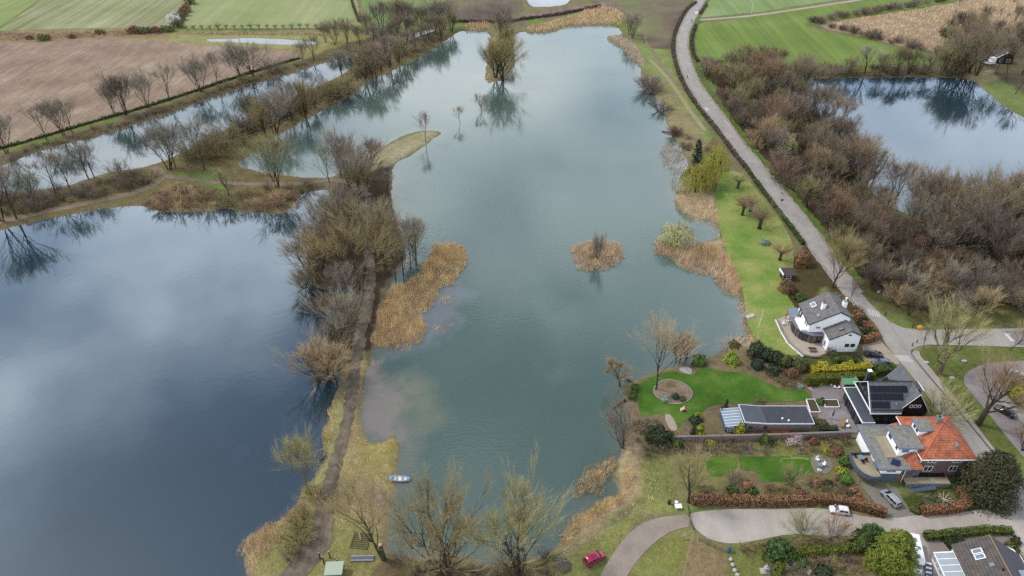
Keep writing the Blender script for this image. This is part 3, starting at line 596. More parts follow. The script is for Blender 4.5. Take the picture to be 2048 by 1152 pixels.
def shrub_proto(seed, H=4, W=2.6, stems=14, sub=7, tw_n=7, tw_w=.045, arch=.5):
    rd = random.Random(seed); rng = np.random.RandomState(seed); mb = MB(); tw = Tw()
    for i in range(stems):
        a = rd.uniform(0, 2*PI); rr = rd.random()**.6; d = Vector((math.cos(a)*W/H*rr*1.3, math.sin(a)*W/H*rr*1.3, 1)).normalized()
        p = Vector((math.cos(a)*.3*W*rr, math.sin(a)*.3*W*rr, -.2)); L = H*rd.uniform(.65, 1.0); pts = [p]
        for k in range(4):
            d = jit(rd, d, .12); pts.append(pts[-1]+d*L/4)
        mb.tube(pts, [.04, .034, .028, .02, .01], 3, False)
        for j in range(sub):
            t = rd.uniform(.18, 1); f = t*4; k = min(int(f), 3); p2 = pts[k].lerp(pts[k+1], f-k); d2 = jit(rd, d, arch*.75); d2.z = abs(d2.z)*.9+.15; d2.normalize()
            L2 = H*rd.uniform(.2, .38); tw.add(p2, p2+d2*L2, tw_w*1.5); twigset(tw, rd, p2, d2, L2, tw_n, tw_w, .6)
    return mb.mesh('trunk', True), tw.mesh('crown', rng)
def pollard_proto(seed, H=3.6, th=1.4, n=70, L=1.9, r=.22, tw_w=.05):
    rd = random.Random(seed); rng = np.random.RandomState(seed); mb = MB(); tw = Tw()
    mb.tube([(0,0,-.2),(.03,0,th*.5),(0,.04,th),(0,.02,th+.35)], [r*1.15, r*.9, r, r*1.25], 7)
    for i in range(n):
        d = Vector((rd.gauss(0, .75), rd.gauss(0, .75), rd.uniform(.2, 1.1))).normalized(); p = Vector((0, 0, th+.25))+d*.15; l = L*rd.uniform(.6, 1.05)
        tw.add(p, p+d*l, tw_w); twigset(tw, rd, p, d, l, 7, tw_w*.7, .22)
    return mb.mesh('trunk', True), tw.mesh('crown', rng)
PROTO = {}
def proto(kind, i):
    if (kind, i) in PROTO: return PROTO[kind, i]
    s = hash_(kind)+i*17
    K = dict(
        tall=lambda: tree_proto(s, 15, .25, 11, .6, .8, .2, 6, 5, 8, .019),
        multi=lambda: tree_proto(s, 14, .2, 8, .66, .8, .22, 5, 5, 8, .021, stems=4),
        round=lambda: tree_proto(s, 13, .2, 12, .75, .6, .28, 7, 5, 8, .019),
        spread=lambda: tree_proto(s, 14, .2, 15, .68, .75, .24, 10, 7, 12, .015, crownlow=.15),
        willow=lambda: tree_proto(s, 12, .14, 9, .75, .7, .3, 6, 5, 8, .021, stems=3, crownlow=.15),
        slim=lambda: tree_proto(s, 13, .3, 12, .42, .8, .14, 5, 4, 8, .018),
        street=lambda: tree_proto(s, 13, .30, 10, .8, .85, .46, 8, 6, 9, .018, crownlow=.22, limb_len=.75),
        birch=lambda: tree_proto(s, 14, .3, 10, .3, .6, .13, 5, 5, 8, .028, droop=.03),
        weep=lambda: tree_proto(s, 9, .25, 10, .7, .5, .3, 7, 6, 9, .045, droop=.06),
        shrub=lambda: shrub_proto(s, 4, 2.8, 22, 10, 11, .027), low=lambda: shrub_proto(s, 2.2, 2.4, 26, 9, 10, .026, .7), wide=lambda: shrub_proto(s, 4, 4.2, 30, 11, 11, .027, .6),
        thick=lambda: shrub_proto(s, 4.5, 3.4, 36, 13, 12, .029, .6),
        pollard=lambda: pollard_proto(s), pollard2=lambda: pollard_proto(s, 5, 1.8, 110, 2.6, .32, .05))
    t, c = K[kind]()
    co = np.empty(len(c.vertices)*3, np.float32); c.vertices.foreach_get('co', co); co = co.reshape(-1, 3)
    PROTO[kind, i] = (t, c, float(np.percentile(co[:, 2], 99.3)))
    return PROTO[kind, i]
def hash_(s): return sum((i+3)*ord(ch) for i, ch in enumerate(s)) % 9973
NVAR = dict(tall=4, multi=6, round=3, spread=3, willow=4, slim=3, street=2, birch=2, weep=1, shrub=4, low=3, wide=2, thick=4, pollard=3, pollard2=2)
TRD = random.Random(77)
def put(o, mat):
    o.material_slots[0].link = 'OBJECT'; o.material_slots[0].material = mat
def plant(name, cat, kind, x, y, h, tint='grey', bark=None, w=1.0, label=None, group=None, z=None, lean=(0, 0), var=None):
    i = TRD.randrange(NVAR[kind]) if var is None else var
    t, c, h0 = proto(kind, i); k = h/h0
    r = thing(name, label, cat, (x, y, gh(x, y) if z is None else z), TRD.uniform(0, 2*PI), group)
    if lean != (0, 0):
        r.rotation_mode = 'XYZ'; r.rotation_euler = (lean[0], lean[1], 0)
    r.scale = (k*w, k*w, k)
    for nm, me_, mt in (('trunk', t, bark or BARK), ('crown', c, TW[tint])):
        o = bpy.data.objects.new(nm, me_); C.objects.link(o); o.parent = r
        if not me_.materials: me_.materials.append(mt)
        put(o, mt)
    return r
ORD = ['leftmost', 'second from the left', 'third from the left', 'fourth from the left', 'fifth from the left', 'sixth from the left', 'seventh from the left', 'eighth from the left', 'ninth from the left', 'tenth from the left',
       'eleventh from the left', 'twelfth from the left', 'thirteenth from the left', 'fourteenth from the left', 'fifteenth from the left', 'sixteenth from the left', 'seventeenth from the left', 'eighteenth from the left', 'nineteenth from the left', 'rightmost']
def grove(what, where, group, spec, name='bare_tree', cat='tree', ordered=True):
    """spec rows: px, py, top row, kind, tint, width factor[, label]"""
    spec = sorted(spec, key=lambda r: r[0]); o = []
    for i, r in enumerate(spec):
        px, py, top, kind, tint = r[:5]; w = r[5] if len(r) > 5 else 1.0
        x, y = P(px, py, .3); lab = r[6] if len(r) > 6 else (f'{what}, {ORD[i] if i < len(spec)-1 or i < 2 else "rightmost"} {where}' if ordered else f'{what} {where}')
        o.append(plant(name, cat, kind, x, y, max(1.5, hgt(px, py, top, .3)*TRD.uniform(.94, 1.1)), tint, None, w*TRD.uniform(.95, 1.3), lab, group))
    return o
def scatter(poly, n, mind, pick, label, group, name, cat, seed, z=None, keep=None):
    """pick(rd) -> kind, height, tint, width; individuals spread over an outline"""
    rd = random.Random(seed); q = PL(poly); x0, y0 = q.min(0); x1, y1 = q.max(0); got = []; tries = 0
    while len(got) < n and tries < n*60:
        tries += 1; x, y = rd.uniform(x0, x1), rd.uniform(y0, y1)
        if not inside(np.array([x]), np.array([y]), q)[0]: continue
        if any((x-a)**2+(y-b)**2 < mind*mind for a, b in got): continue
        if keep and not keep(x, y): continue
        got.append((x, y))
    for x, y in got:
        kind, h, tint, w = pick(rd); plant(name, cat, kind, x, y, h, tint, None, w, label(kind, h, tint) if callable(label) else label, group, z)
def dry(x, y): return wd1(x, y) < -.6

grove('bare grey tree', 'in the row between ploughed field and canal', 'trees along the ploughed field', [
 (14,308,226,'multi','grey'),(94,281,214,'tall','grey'),(128,272,200,'multi','grey'),(146,268,204,'tall','grey'),(228,227,168,'multi','grey',.9),(252,232,150,'multi','dark',1.1),(297,217,138,'multi','grey'),
 (340,203,128,'tall','grey'),(404,185,118,'multi','grey',1.1),(437,175,106,'tall','grey',.9),(484,158,96,'multi','grey'),(508,156,84,'multi','grey',1.2),(545,146,116,'shrub','purple'),(606,121,84,'multi','grey'),(628,121,72,'round','dark')])
grove('bare tree', 'of those between canal and dark left lake', 'trees between canal and left lake', [
 (6,446,338,'multi','grey'),(34,440,326,'tall','grey'),(113,389,300,'tall','grey'),(144,390,304,'tall','grey',1.2),(178,360,283,'tall','grey'),(190,358,286,'tall','grey'),(70,405,350,'round','olive'),(240,352,322,'shrub','grey'),
 (340,340,240,'multi','grey',1.1),(352,338,262,'tall','grey'),(410,342,233,'tall','grey'),(458,392,342,'round','olive'),(557,377,276,'multi','olive'),(660,374,292,'tall','grey'),(684,356,266,'tall','grey')])
grove('bare willow', 'of the clump on the bank between canal and lake', 'willow clump on the canal bank', [
 (534,274,196,'willow','ochre'),(550,268,188,'willow','grey'),(581,243,168,'willow','grey'),(609,233,163,'willow','ochre'),(633,219,170,'willow','grey'),(500,250,196,'willow','purple'),(386,320,280,'thick','olive'),(431,318,276,'thick','ochre'),
 (418,300,262,'thick','grey'),(458,290,250,'thick','olive'),(482,266,232,'thick','purple'),(668,196,162,'thick','olive',1.5),(690,188,160,'thick','olive',1.4)], 'bare_willow')
grove('bare brown tree', 'of the wood on the upper left bank', 'wood on the upper left bank', [
 (670,91,40,'multi','brown'),(694,88,38,'multi','brown'),(652,86,46,'multi','purple'),(684,150,102,'multi','grey'),(702,150,98,'multi','grey'),(729,161,94,'willow','ochre'),(749,160,85,'multi','brown'),(764,146,86,'multi','brown'),(780,137,70,'multi','grey'),
 (797,127,72,'willow','ochre'),(735,70,20,'multi','brown'),(763,66,6,'multi','purple'),(794,66,2,'multi','brown'),(814,64,4,'multi','purple'),(841,66,4,'multi','brown'),(869,68,-2,'multi','purple'),(889,60,6,'multi','brown'),(903,64,24,'willow','olive'),
 (831,99,54,'willow','brown')], ordered=False)
grove('bare brown tree', 'of the wood on the upper left bank', 'wood on the upper left bank', [
 (852,89,44,'multi','brown'),(811,113,60,'willow','grey'),(783,85,32,'multi','purple'),(804,80,20,'multi','brown'),(716,130,88,'multi','grey'),(745,128,78,'multi','brown'),(770,104,56,'multi','purple'),(720,90,50,'multi','brown'),(745,92,44,'multi','purple'),(880,80,30,'willow','brown'),(858,76,26,'multi','brown'),(825,80,28,'multi','purple')], ordered=False)
grove('bare tree', 'of the tongue of land at the top of the lake', 'trees on the tongue of land', [
 (1009,161,68,'willow','ochre',1.3,'big bare rounded willow at the tip of the tongue of land'),(992,158,88,'willow','olive',1.0,'smaller bare willow beside the big one on the tongue of land'),
 (1010,84,18,'willow','grey',1.1,'tall bare tree on the reeds behind the big willow'),(1000,72,32,'multi','tan',1.0,'pinkish bare tree left of the tall one behind the big willow'),(1016,112,52,'willow','ochre',1.1,'bare willow half hidden behind the big one on the tongue of land')], 'bare_willow')
for px, py, top, kind, tint, w, lab in ((963,220,184,'round','ochre',1.15,'small round bare tree standing alone in the open lake'),(920,246,208,'slim','red',1.3,'thin reddish bare tree standing in the lake beyond the spit'),
                                         (852,286,222,'slim','red',1.0,'thin pale bare tree at the end of the grassy spit')):
    x, y = P(px, py, 0); plant('bare_tree', 'tree', kind, x, y, hgt(px, py, top, 0), tint, None, w, lab, None, max(0.0, gh(x, y))-.2)
PEN = [(682,358,262,'tall','grey'),(715,395,306,'multi','grey'),(690,600,520,'multi','grey',.9),(640,560,470,'multi','ochre'),(692,345,276,'multi','red'),(742,330,280,'multi','grey'),(735,370,290,'multi','red'),(776,392,338,'tall','grey'),(705,384,300,'multi','purple'),(728,408,330,'multi','olive'),
 (650,481,398,'multi','grey'),(664,498,420,'multi','ochre'),(702,443,372,'multi','grey'),(736,495,400,'tall','grey'),(753,529,412,'tall','olive'),(719,580,450,'tall','ochre'),(770,485,400,'multi','grey'),(828,505,421,'multi','grey'),(833,527,430,'tall','grey')]
grove('bare tree', 'of the wooded neck between the two lakes', 'trees on the neck between the lakes', PEN, ordered=False)
grove('bare tree', 'of the wooded neck between the two lakes', 'trees on the neck between the lakes', [
 (821,535,450,'tall','olive'),(791,558,472,'tall','ochre'),(774,546,450,'multi','ochre'),(808,548,455,'tall','grey'),(685,541,452,'multi','red'),(640,520,440,'multi','grey'),(624,545,470,'willow','grey',1.1),
 (690,470,400,'multi','brown'),(668,450,390,'multi','grey')], ordered=False)
for px, py, top, kind, tint, w, lean, lab in (
 (622,588,520,'willow','olive',1.2,(0,R(-18)),'bare tree leaning out over the dark left lake'),(691,710,588,'tall','grey',1.1,(0,0),'bare grey tree beside the box by the mud track'),
 (702,648,590,'willow','olive',1.1,(0,0),'low olive bare tree left of the mud track'),(648,757,672,'willow','tan',1.5,(0,0),'big rounded pinkish bare willow overhanging the left lake'),(668,748,684,'willow','ochre',1.3,(0,0),'olive bare willow joined to the pinkish one by the left lake'),
 (664,642,588,'willow','red',1.4,(0,0),'pinkish bare shrub willow on the shore of the left lake'),
 (676,688,628,'willow','grey',1.2,(0,0),'grey bare willow below the pinkish shrub willow on the left shore'),(640,735,690,'willow','red',1.2,(0,0),'reddish bare willow at the foot of the big rounded one'),
 (612,970,874,'spread','yellow',.95,(0,0),'yellowish lichened bare tree on the shore of the left lake'),(766,1120,938,'tall','ochre',.95,(R(2),R(-9)),'tall bare tree leaning left over the mossy bank'),
 (894,1146,978,'willow','ochre',1.0,(0,0),'wide bare willow at the bottom of the lake'),(1046,1150,994,'willow','yellow',1.0,(0,0),'wide yellowish bare willow beside the umbrella frame'),
 (1376,1006,912,'round','ochre',.95,(0,0),'thin olive bare tree at the gate end of the beech hedge'),
 (1312,780,640,'slim','tan',1.15,(0,R(-3)),'tall lopped tree beside the oval flower bed'),(1356,722,662,'willow','tan',1.0,(0,0),'orange tinted bare willow by the garden shore'),(1374,716,668,'willow','tan',1.0,(0,0),'tan bare willow next to the round green bush'),
 (1240,770,716,'weep','tan',.8,(0,R(-14)),'small pale bare tree leaning over the water from the garden corner'),(1247,892,806,'willow','grey',.75,(0,R(-6)),'fine grey bare shrub at the water below the garden corner'),
 (1664,576,482,'spread','ochre',1.1,(0,0),'broad bare tree over the road above the white house'),(1700,600,560,'tall','dark',1.2,(0,0),'young dark bare tree behind the white house chimney'),
 (1876,750,622,'street','yellow',1.25,(0,0),'big street tree with yellowish twigs at the junction'),(1955,850,722,'street','tan',1.1,(0,0),'thick trunked street tree beside the parking street'),(2018,702,648,'slim','tan',1.5,(0,0),'small street tree at the end of the side street'),
 (1846,700,652,'slim','tan',1.0,(0,0),'thin young tree beside the bollards at the junction'),(1882,832,784,'wide','yellow',.9,(0,0),'bare yellowish shrub between dark house and road'),(2046,905,848,'willow','tan',1.0,(0,0),'bare tree cut by the frame right of the parking street'),
 (1612,1072,1040,'shrub','yellow',1.1,(0,0),'greyish green airy shrub on the lower edge of the gravel lane'),(1668,1072,1034,'shrub','tan',.7,(0,0),'thin bare sapling on the lower edge of the gravel lane'),
 (1578,964,938,'shrub','olive',.9,(0,0),'pale twiggy shrub on the right small lawn')):
    x, y = P(px, py, .4); plant('bare_tree', 'tree', kind, x, y, hgt(px, py, top, .4), tint, BARK_L if px in (1876, 612, 896) else None, w, lab, None, None, lean)
# the wood between the road and the pond
WOOD = [(1520,255,184,'birch','white'),(1537,250,186,'birch','white'),(1552,282,196,'birch','white'),(1545,262,190,'birch','purple'),(1505,170,108,'multi','red'),(1519,160,90,'multi','red'),(1534,190,120,'multi','red'),(1548,148,94,'multi','brown'),(1585,186,110,'multi','brown'),(1610,156,112,'multi','brown'),
 (1603,200,120,'tall','brown'),(1629,196,124,'tall','brown'),(1650,230,160,'multi','dark'),(1665,262,190,'multi','brown'),(1691,372,276,'multi','brown',1.15),(1702,352,290,'multi','tan'),(1738,372,300,'willow','brown'),(1789,392,308,'multi','brown',1.1)]
grove('bare tree', 'of the wood between road and right pond', 'wood between road and right pond', [w for w in WOOD if w[3] != 'birch'], ordered=False)
for w in WOOD:
    if w[3] == 'birch':
        x, y = P(w[0], w[1]); plant('birch_tree', 'tree', 'birch', x, y, hgt(*w[:3]), 'purple' if w[4] == 'purple' else 'red', BARK_B, 1.0, 'white stemmed birch in the wood right of the road', 'birches in the wood')
grove('bare willow', 'on the near shore of the right pond', 'trees on the near shore of the right pond', [
 (1680,300,236,'multi','brown'),(1720,330,268,'multi','tan'),(1838,430,330,'willow','brown'),(1880,440,350,'multi','brown'),(1905,462,344,'willow','brown'),(1945,470,342,'multi','brown'),(1965,500,350,'willow','brown'),(1998,486,366,'multi','brown'),(2024,505,360,'willow','brown'),(2060,500,350,'multi','brown'),
 (1860,500,400,'willow','brown'),(1920,520,420,'multi','purple'),(1985,540,430,'willow','purple'),(2040,550,440,'willow','brown')], 'bare_willow', ordered=False)
grove('bare tree', 'on the far shore of the right pond', 'trees on the far shore of the right pond', [
 (1694,155,112,'multi','brown'),(1728,150,92,'round','grey'),(1760,152,110,'multi','brown'),(1789,152,94,'multi','brown'),(1815,150,100,'multi','dark'),(1850,150,104,'multi','brown'),(1880,150,92,'multi','olive'),(1903,148,64,'willow','brown'),(1921,158,56,'multi','brown',1.2),(1936,146,52,'willow','brown'),(1952,152,54,'multi','brown'),
 (1975,120,60,'tall','dark'),(1990,150,70,'slim','dark'),(2012,160,80,'slim','brown'),(2030,190,110,'slim','brown'),(2044,150,60,'tall','brown')], ordered=False)
_fx = P(1574, 302)
def pick_wood(rd):
    k = rd.choice(['thick', 'thick', 'thick', 'wide', 'shrub', 'willow', 'willow', 'multi', 'multi']); h = {'thick': (4.5, 7), 'wide': (3.5, 5.5), 'shrub': (4, 6), 'willow': (8.5, 11.5), 'multi': (10.5, 14.5)}[k]
    return k, rd.uniform(*h), rd.choice(['brown', 'brown', 'grey', 'dark', 'tan', 'olive', 'red', 'purple']), rd.uniform(.9, 1.25)
scatter([(1412,140),(1500,150),(1600,180),(1660,240),(1700,310),(1730,370),(1790,420),(1890,455),(2060,480),(2080,600),(2060,640),(1900,640),(1820,636),(1760,596),(1700,535),(1662,500),(1608,425),(1548,348),(1488,285),(1440,228),(1410,165)], 195, 3.6, pick_wood,
        lambda k, h, t: f'{"tall" if h > 6 else "low"} {dict(red="reddish", purple="greyish").get(t, t)} leafless {"tree" if k in ("multi", "willow") else "shrub"} of the thicket between road and pond', 'thicket between road and right pond', 'thicket_shrub', 'shrub', 11, None, lambda x, y: dry(x, y) and (x-_fx[0])**2+((y-_fx[1]+3)*.8)**2 > 49)
def pick_edge(rd):
    k = rd.choice(['thick', 'wide', 'shrub']); return k, rd.uniform(3, 5), rd.choice(['dark', 'brown', 'olive', 'purple']), rd.uniform(1, 1.3)
scatter([(1395,118),(1440,128),(1560,142),(1700,140),(1870,138),(1940,140),(1935,156),(1640,158),(1440,150),(1410,145)], 44, 3.8, pick_edge, 'dark leafless shrub of the belt below the green field', 'shrub belt below the green field', 'belt_shrub', 'shrub', 12, None, dry)
scatter([(1606,48),(1640,50),(1700,66),(1790,90),(1884,116),(1900,110),(1800,84),(1700,60),(1650,52),(1640,46),(1720,32),(1850,10),(1960,-10),(1940,-12),(1840,6),(1700,28)], 48, 3.8, lambda rd: (rd.choice(['thick', 'shrub']), rd.uniform(2.6, 4.2), rd.choice(['dark', 'purple', 'brown']), 1.3),
        'dark leafless shrub in the hedge around the straw coloured marsh', 'hedge around the marsh', 'marsh_shrub', 'shrub', 13)
scatter([(1880,70),(1960,40),(2060,40),(2080,110),(2040,130),(1990,100),(1960,130),(1900,140),(1885,100)], 26, 5, lambda rd: (rd.choice(['multi', 'willow', 'thick']), rd.uniform(6, 11), rd.choice(['brown', 'dark', 'olive']), 1), 'bare tree around the far house by the pond', 'trees around the far house', 'bare_tree', 'tree', 14)
scatter([(1810,12),(1900,0),(2080,-4),(2080,40),(1990,60),(1930,80),(1880,60),(1830,40)], 16, 7, lambda rd: ('slim', rd.uniform(4, 7), rd.choice(['purple', 'red']), .8), 'thin bare sapling standing in the straw coloured marsh', 'saplings in the marsh', 'bare_tree', 'tree', 15)
# scrub on banks
scr = lambda a, b, tn: (lambda rd: (rd.choice(['shrub', 'low', 'wide']), rd.uniform(a, b), rd.choice(tn), rd.uniform(.9, 1.3)))
scatter([(-10,335),(120,290),(300,236),(480,170),(620,130),(620,124),(480,162),(300,228),(120,280),(-10,322)], 46, 3.5, scr(1.4, 2.8, ['brown', 'purple', 'olive', 'red']), 'low brown scrub on the far bank of the canal', 'scrub along the canal', 'bare_shrub', 'shrub', 21, None, dry)
scatter([(0,395),(60,390),(150,380),(260,352),(300,350),(300,372),(210,392),(100,418),(0,436)], 34, 3.2, scr(2, 4.2, ['brown', 'grey', 'olive', 'purple', 'dark']), 'brown scrub between the canal and the path to the left', 'scrub by the path', 'bare_shrub', 'shrub', 22, None, dry)
scatter([(285,408),(340,372),(420,378),(440,398),(540,376),(640,374),(590,392),(560,424),(480,420),(420,418),(330,418)], 34, 3.4, scr(1.8, 3.6, ['brown', 'olive', 'tan', 'tan', 'red']), 'brown scrub on the far shore of the left lake', 'scrub on the far shore of the left lake', 'bare_shrub', 'shrub', 23, None, dry)
scatter([(430,300),(500,270),(600,225),(700,168),(850,92),(905,72),(860,80),(740,135),(640,185),(520,240),(420,290)], 52, 3.6, scr(2, 4.2, ['brown', 'purple', 'olive', 'ochre', 'dark', 'red']), 'brown scrub on the bank between canal and lake', 'scrub between canal and lake', 'bare_shrub', 'shrub', 24, None, dry)
scatter([(640,400),(700,360),(780,345),(780,420),(810,500),(770,550),(750,600),(700,620),(720,560),(640,570),(620,520)], 16, 4.0, scr(1.2, 2.4, ['brown', 'olive', 'ochre', 'red', 'tan']), 'low scrub under the trees of the neck between the lakes', 'scrub on the neck between the lakes', 'bare_shrub', 'shrub', 25, None, lambda x, y: dry(x, y) and seg_dist(np.array([x]), np.array([y]), PL([(712,715),(722,665),(734,615),(742,560),(738,500),(728,440)]), False)[0] > 2.6)
scatter([(1340,265),(1380,270),(1440,300),(1460,330),(1440,345),(1380,320)], 12, 4, scr(1.2, 2.6, ['purple', 'brown', 'red']), 'low bare shrub between weeping willows and lake road', 'shrubs by the weeping willows', 'bare_shrub', 'shrub', 26, None, dry)
scatter([(780,1112),(880,1122),(1000,1132),(1105,1112),(1110,1152),(780,1160)], 24, 3.0, scr(1.0, 2.4, ['brown', 'dark', 'ochre']), 'low bramble scrub below the two wide willows', 'scrub below the wide willows', 'bare_shrub', 'shrub', 27, None, dry)
grove('low bare bush', 'of the tufts beside the mud track', 'tufts beside the mud track', [(607,1052,1026,'low','ochre',.8),(594,1082,1056,'low','ochre',.8),(579,1114,1096,'low','brown',.7),(632,995,975,'low','ochre',.8)], 'bare_shrub', 'shrub')
grove('bare grey shrub', 'on the right lake shore below the road bend', 'shrubs on the right lake shore', [(1296,178,146,'thick','purple'),(1306,186,160,'shrub','purple'),(1326,222,200,'low','dark'),(1350,272,250,'thick','red'),(1264,78,24,'multi','grey'),(1258,70,30,'multi','ochre')], 'bare_shrub', 'shrub')
x, y = P(1190, 522, 0); plant('bare_tree', 'tree', 'willow', x, y, hgt(1190, 522, 453, 0), 'grey', None, .55, 'bare grey tree in the middle of the round reed island')
x, y = P(1186, 520, 0); plant('bare_shrub', 'shrub', 'thick', x, y, 3.4, 'olive', None, .8, 'olive shrub under the bare tree on the reed island')
# pollards
grove('pollard willow', 'in the row at the edge of the meadow', 'pollard willows along the meadow', [(372+16.3*i, 61-.15*i, (49-.2*i) if i not in (4, 8) else 46, 'pollard', 'dark' if i % 3 else 'red') for i in range(17)], 'pollard_willow')
grove('pollard willow', 'on the long lawn', 'pollard willows on the long lawn', [(1475,378,342,'pollard2','olive'),(1484,432,388,'pollard2','red'),(1500,424,384,'pollard2','tan'),(1518,459,408,'pollard2','red'),(1559,522,486,'pollard2','red')], 'pollard_willow')

# ---------------------------------------------------------------- leafy plants
def leaves(pts, nrm, size, rng, aspect=.6, flatness=.5):
    """one small leaf spray (quad) per point, facing more or less outwards"""
    n = len(pts); nrm = nrm+rng.normal(size=nrm.shape)*flatness; nrm /= np.linalg.norm(nrm, axis=1)[:, None]+1e-9
    a = np.cross(nrm, rng.normal(size=nrm.shape)); a /= np.linalg.norm(a, axis=1)[:, None]+1e-9; b = np.cross(nrm, a)
    s = (np.asarray(size)*rng.uniform(.6, 1.3, n))[:, None]
    V = np.stack([pts-a*s, pts-b*s*aspect, pts+a*s, pts+b*s*aspect], 1).reshape(-1, 3)
    return V
def leaf_mesh(name, V): return mesh_np(name, V, np.arange(len(V)).reshape(-1, 4))
def blob_mesh(seed, rx, ry, rz, n=1800, leaf=.22, lump=.4, flat_bottom=.35, top=0.0, inner=.55):
    """rounded bush: leaf sprays in the outer shell of a lumpy ellipsoid sitting on the ground"""
    rng = np.random.RandomState(seed); d = rng.normal(size=(n, 3)); d /= np.linalg.norm(d, axis=1)[:, None]; d[:, 2] = np.where(d[:, 2] < -flat_bottom, -d[:, 2], d[:, 2])
    f = rng.normal(size=(9, 3))*2.2; ph = rng.uniform(0, 6, 9); n = int(n); L = sum(np.sin(d@f[i]*(1+.25*i)+ph[i]) for i in range(9))/9*2.2; lump = max(lump, .3)
    r = (1+lump*L)*rng.uniform(inner, 1, n)**.4; k = 1-top*np.clip(d[:, 2], 0, 1)*0
    p = d*r[:, None]*np.array([rx, ry, rz]); p[:, 2] += rz*flat_bottom
    return leaf_mesh('foliage', leaves(p, d, leaf, rng))
def cone_mesh(seed, R0, H, n=2500, leaf=.25, power=.8, droop=.25, tiers=90, base=.05, flat=.6):
    """conifer: leaf sprays along branches that leave the stem all the way up"""
    rng = np.random.RandomState(seed); P_, N_ = [], []; per = max(4, n//tiers)
    for i in range(tiers):
        t = base+(1-base)*rng.rand()**1.15; L = R0*(1-t)**power*rng.uniform(.72, 1.12); a = rng.uniform(0, 2*PI)
        s = rng.rand(per)**.6; z = H*t-droop*L*s*s+.25*L*s
        o = rng.normal(size=(per, 2))*.13*L
        x = np.cos(a)*L*s-np.sin(a)*o[:, 0]; y = np.sin(a)*L*s+np.cos(a)*o[:, 0]
        P_.append(np.column_stack([x, y, z+o[:, 1]*.5])); N_.append(np.column_stack([np.cos(a)*np.ones(per)*.5, np.sin(a)*np.ones(per)*.5, np.ones(per)*.9]))
    return leaf_mesh('foliage', leaves(np.vstack(P_), np.vstack(N_), leaf, rng, .5, flat))
GR = {k: veg('leaf_'+k, [A(c, .72) for c in cs], .6, .1, 1.3, .3) for k, cs in dict(
    laurel=('#33461c', '#566f30'), box=('#42602a', '#5e8430'), darkc=('#2b3320', '#404426', '#5c5028'), yewg=('#28321c', '#3e4a28'), golden=('#6f7a1e', '#a8a02e'), lime=('#7a8a28', '#a0a63c'), conif=('#3c4f18', '#66741c', '#8f8e2c'),
    forsy=('#6f7420', '#b0a028', '#d0bc38'), ivy=('#3a4a22', '#55682e'), beech=('#7c563c', '#96694a', '#ae8564'), hedgeg=('#3c4818', '#56641e', '#6c7428'), moss=('#5a601e', '#747824'), blossom=('#d8b4bc', '#e8cdd0'), white=('#d8d4d0', '#efe9e4'),
    spruce=('#2c3826', '#44523a'), weep=('#94983c', '#b0b050', '#c4bc5c'), palew=('#b0ae6c', '#c6c288'), paley=('#bdb96a', '#d2cf8a'), bluegr=('#7d9080', '#96a896'), redb=('#6a4a38', '#866048'), dull=('#4a5028', '#6a6a38'), rustc=('#846040', '#a47c50')).items()}
def leafy(name, label, px, py, mesh, mat, cat='shrub', stem=None, group=None, xy=None, scale=1, rz=0, z=None, part='foliage'):
    x, y = xy or P(px, py); r = thing(name, label, cat, (x, y, gh(x, y) if z is None else z), rz, group); r.scale = (scale,)*3 if not hasattr(scale, '__len__') else scale
    o = bpy.data.objects.new(part, mesh); C.objects.link(o); o.parent = r
    if not mesh.materials: mesh.materials.append(mat)
    put(o, mat)
    if stem:
        st = MB()
        for s_ in stem: st.tube(*s_)
        st.build('trunk', BARK, r, True)
    return r
S1 = lambda h, r=.15: [([(0,0,-.3),(.05,.02,h*.5),(0,0,h)], [r*1.2, r, r*.5], 6)]
S5 = lambda h, w, r=.12: [([(0,0,-.3),(math.cos(a)*w*.3,math.sin(a)*w*.3,h*.45),(math.cos(a)*w*.6,math.sin(a)*w*.6,h*.8)], [r*1.3, r, r*.4], 5) for a in (0,1.3,2.5,3.8,5.1)]
# big evergreens
leafy('evergreen_tree', 'huge dark broad yew beside the orange roofed house', 1968, 988, cone_mesh(3, 6.6, 11.5, 20000, .24, .34, .45, 330, .04, .7), GR['darkc'], 'tree', S1(8, .5), scale=(.98, .95, 1.0))
leafy('evergreen_tree', 'yellowish green conifer beside the white motorhome', 1776, 1136, cone_mesh(4, 4.9, 11.0, 16000, .22, .42, .35, 260, .03, .6), GR['conif'], 'tree', S1(8, .4), scale=(1, 1, .92))
leafy('laurel_bush', 'round glossy green laurel on the lower edge of the gravel lane', 1554, 1112, blob_mesh(5, 2.7, 2.5, 2.9, 2800, .22, .2), GR['laurel'], stem=S5(3, 1.6))
leafy('laurel_bush', 'dark green laurel left of the yellowish conifer', 1722, 1088, blob_mesh(6, 2.3, 2.2, 2.3, 2400, .22, .2), GR['laurel'], stem=S5(2.6, 1.4))
leafy('laurel_bush', 'green laurel behind the yellowish conifer', 1742, 1078, blob_mesh(7, 2.2, 2.0, 2.2, 2000, .22, .2), GR['laurel'], stem=S5(2.6, 1.4))
leafy('evergreen_bush', 'dark green yew bush with yellow tips in front of the brick wall', 1318, 882, blob_mesh(8, 2.9, 2.2, 2.7, 3200, .2, .28), GR['yewg'], stem=S5(3, 1.5))
leafy('golden_conifer', 'golden cone shaped conifer beside the white garden table', 1399, 874, cone_mesh(9, 1.35, 4.0, 2400, .16, .45, .05, 120, .02), GR['golden'], 'shrub', S1(3, .1))
leafy('golden_conifer', 'golden conifer in front of the glass roofed shed', 1478, 868, cone_mesh(10, 1.3, 3.4, 2200, .16, .4, .05, 120, .02), GR['golden'], 'shrub', S1(2.6, .1))
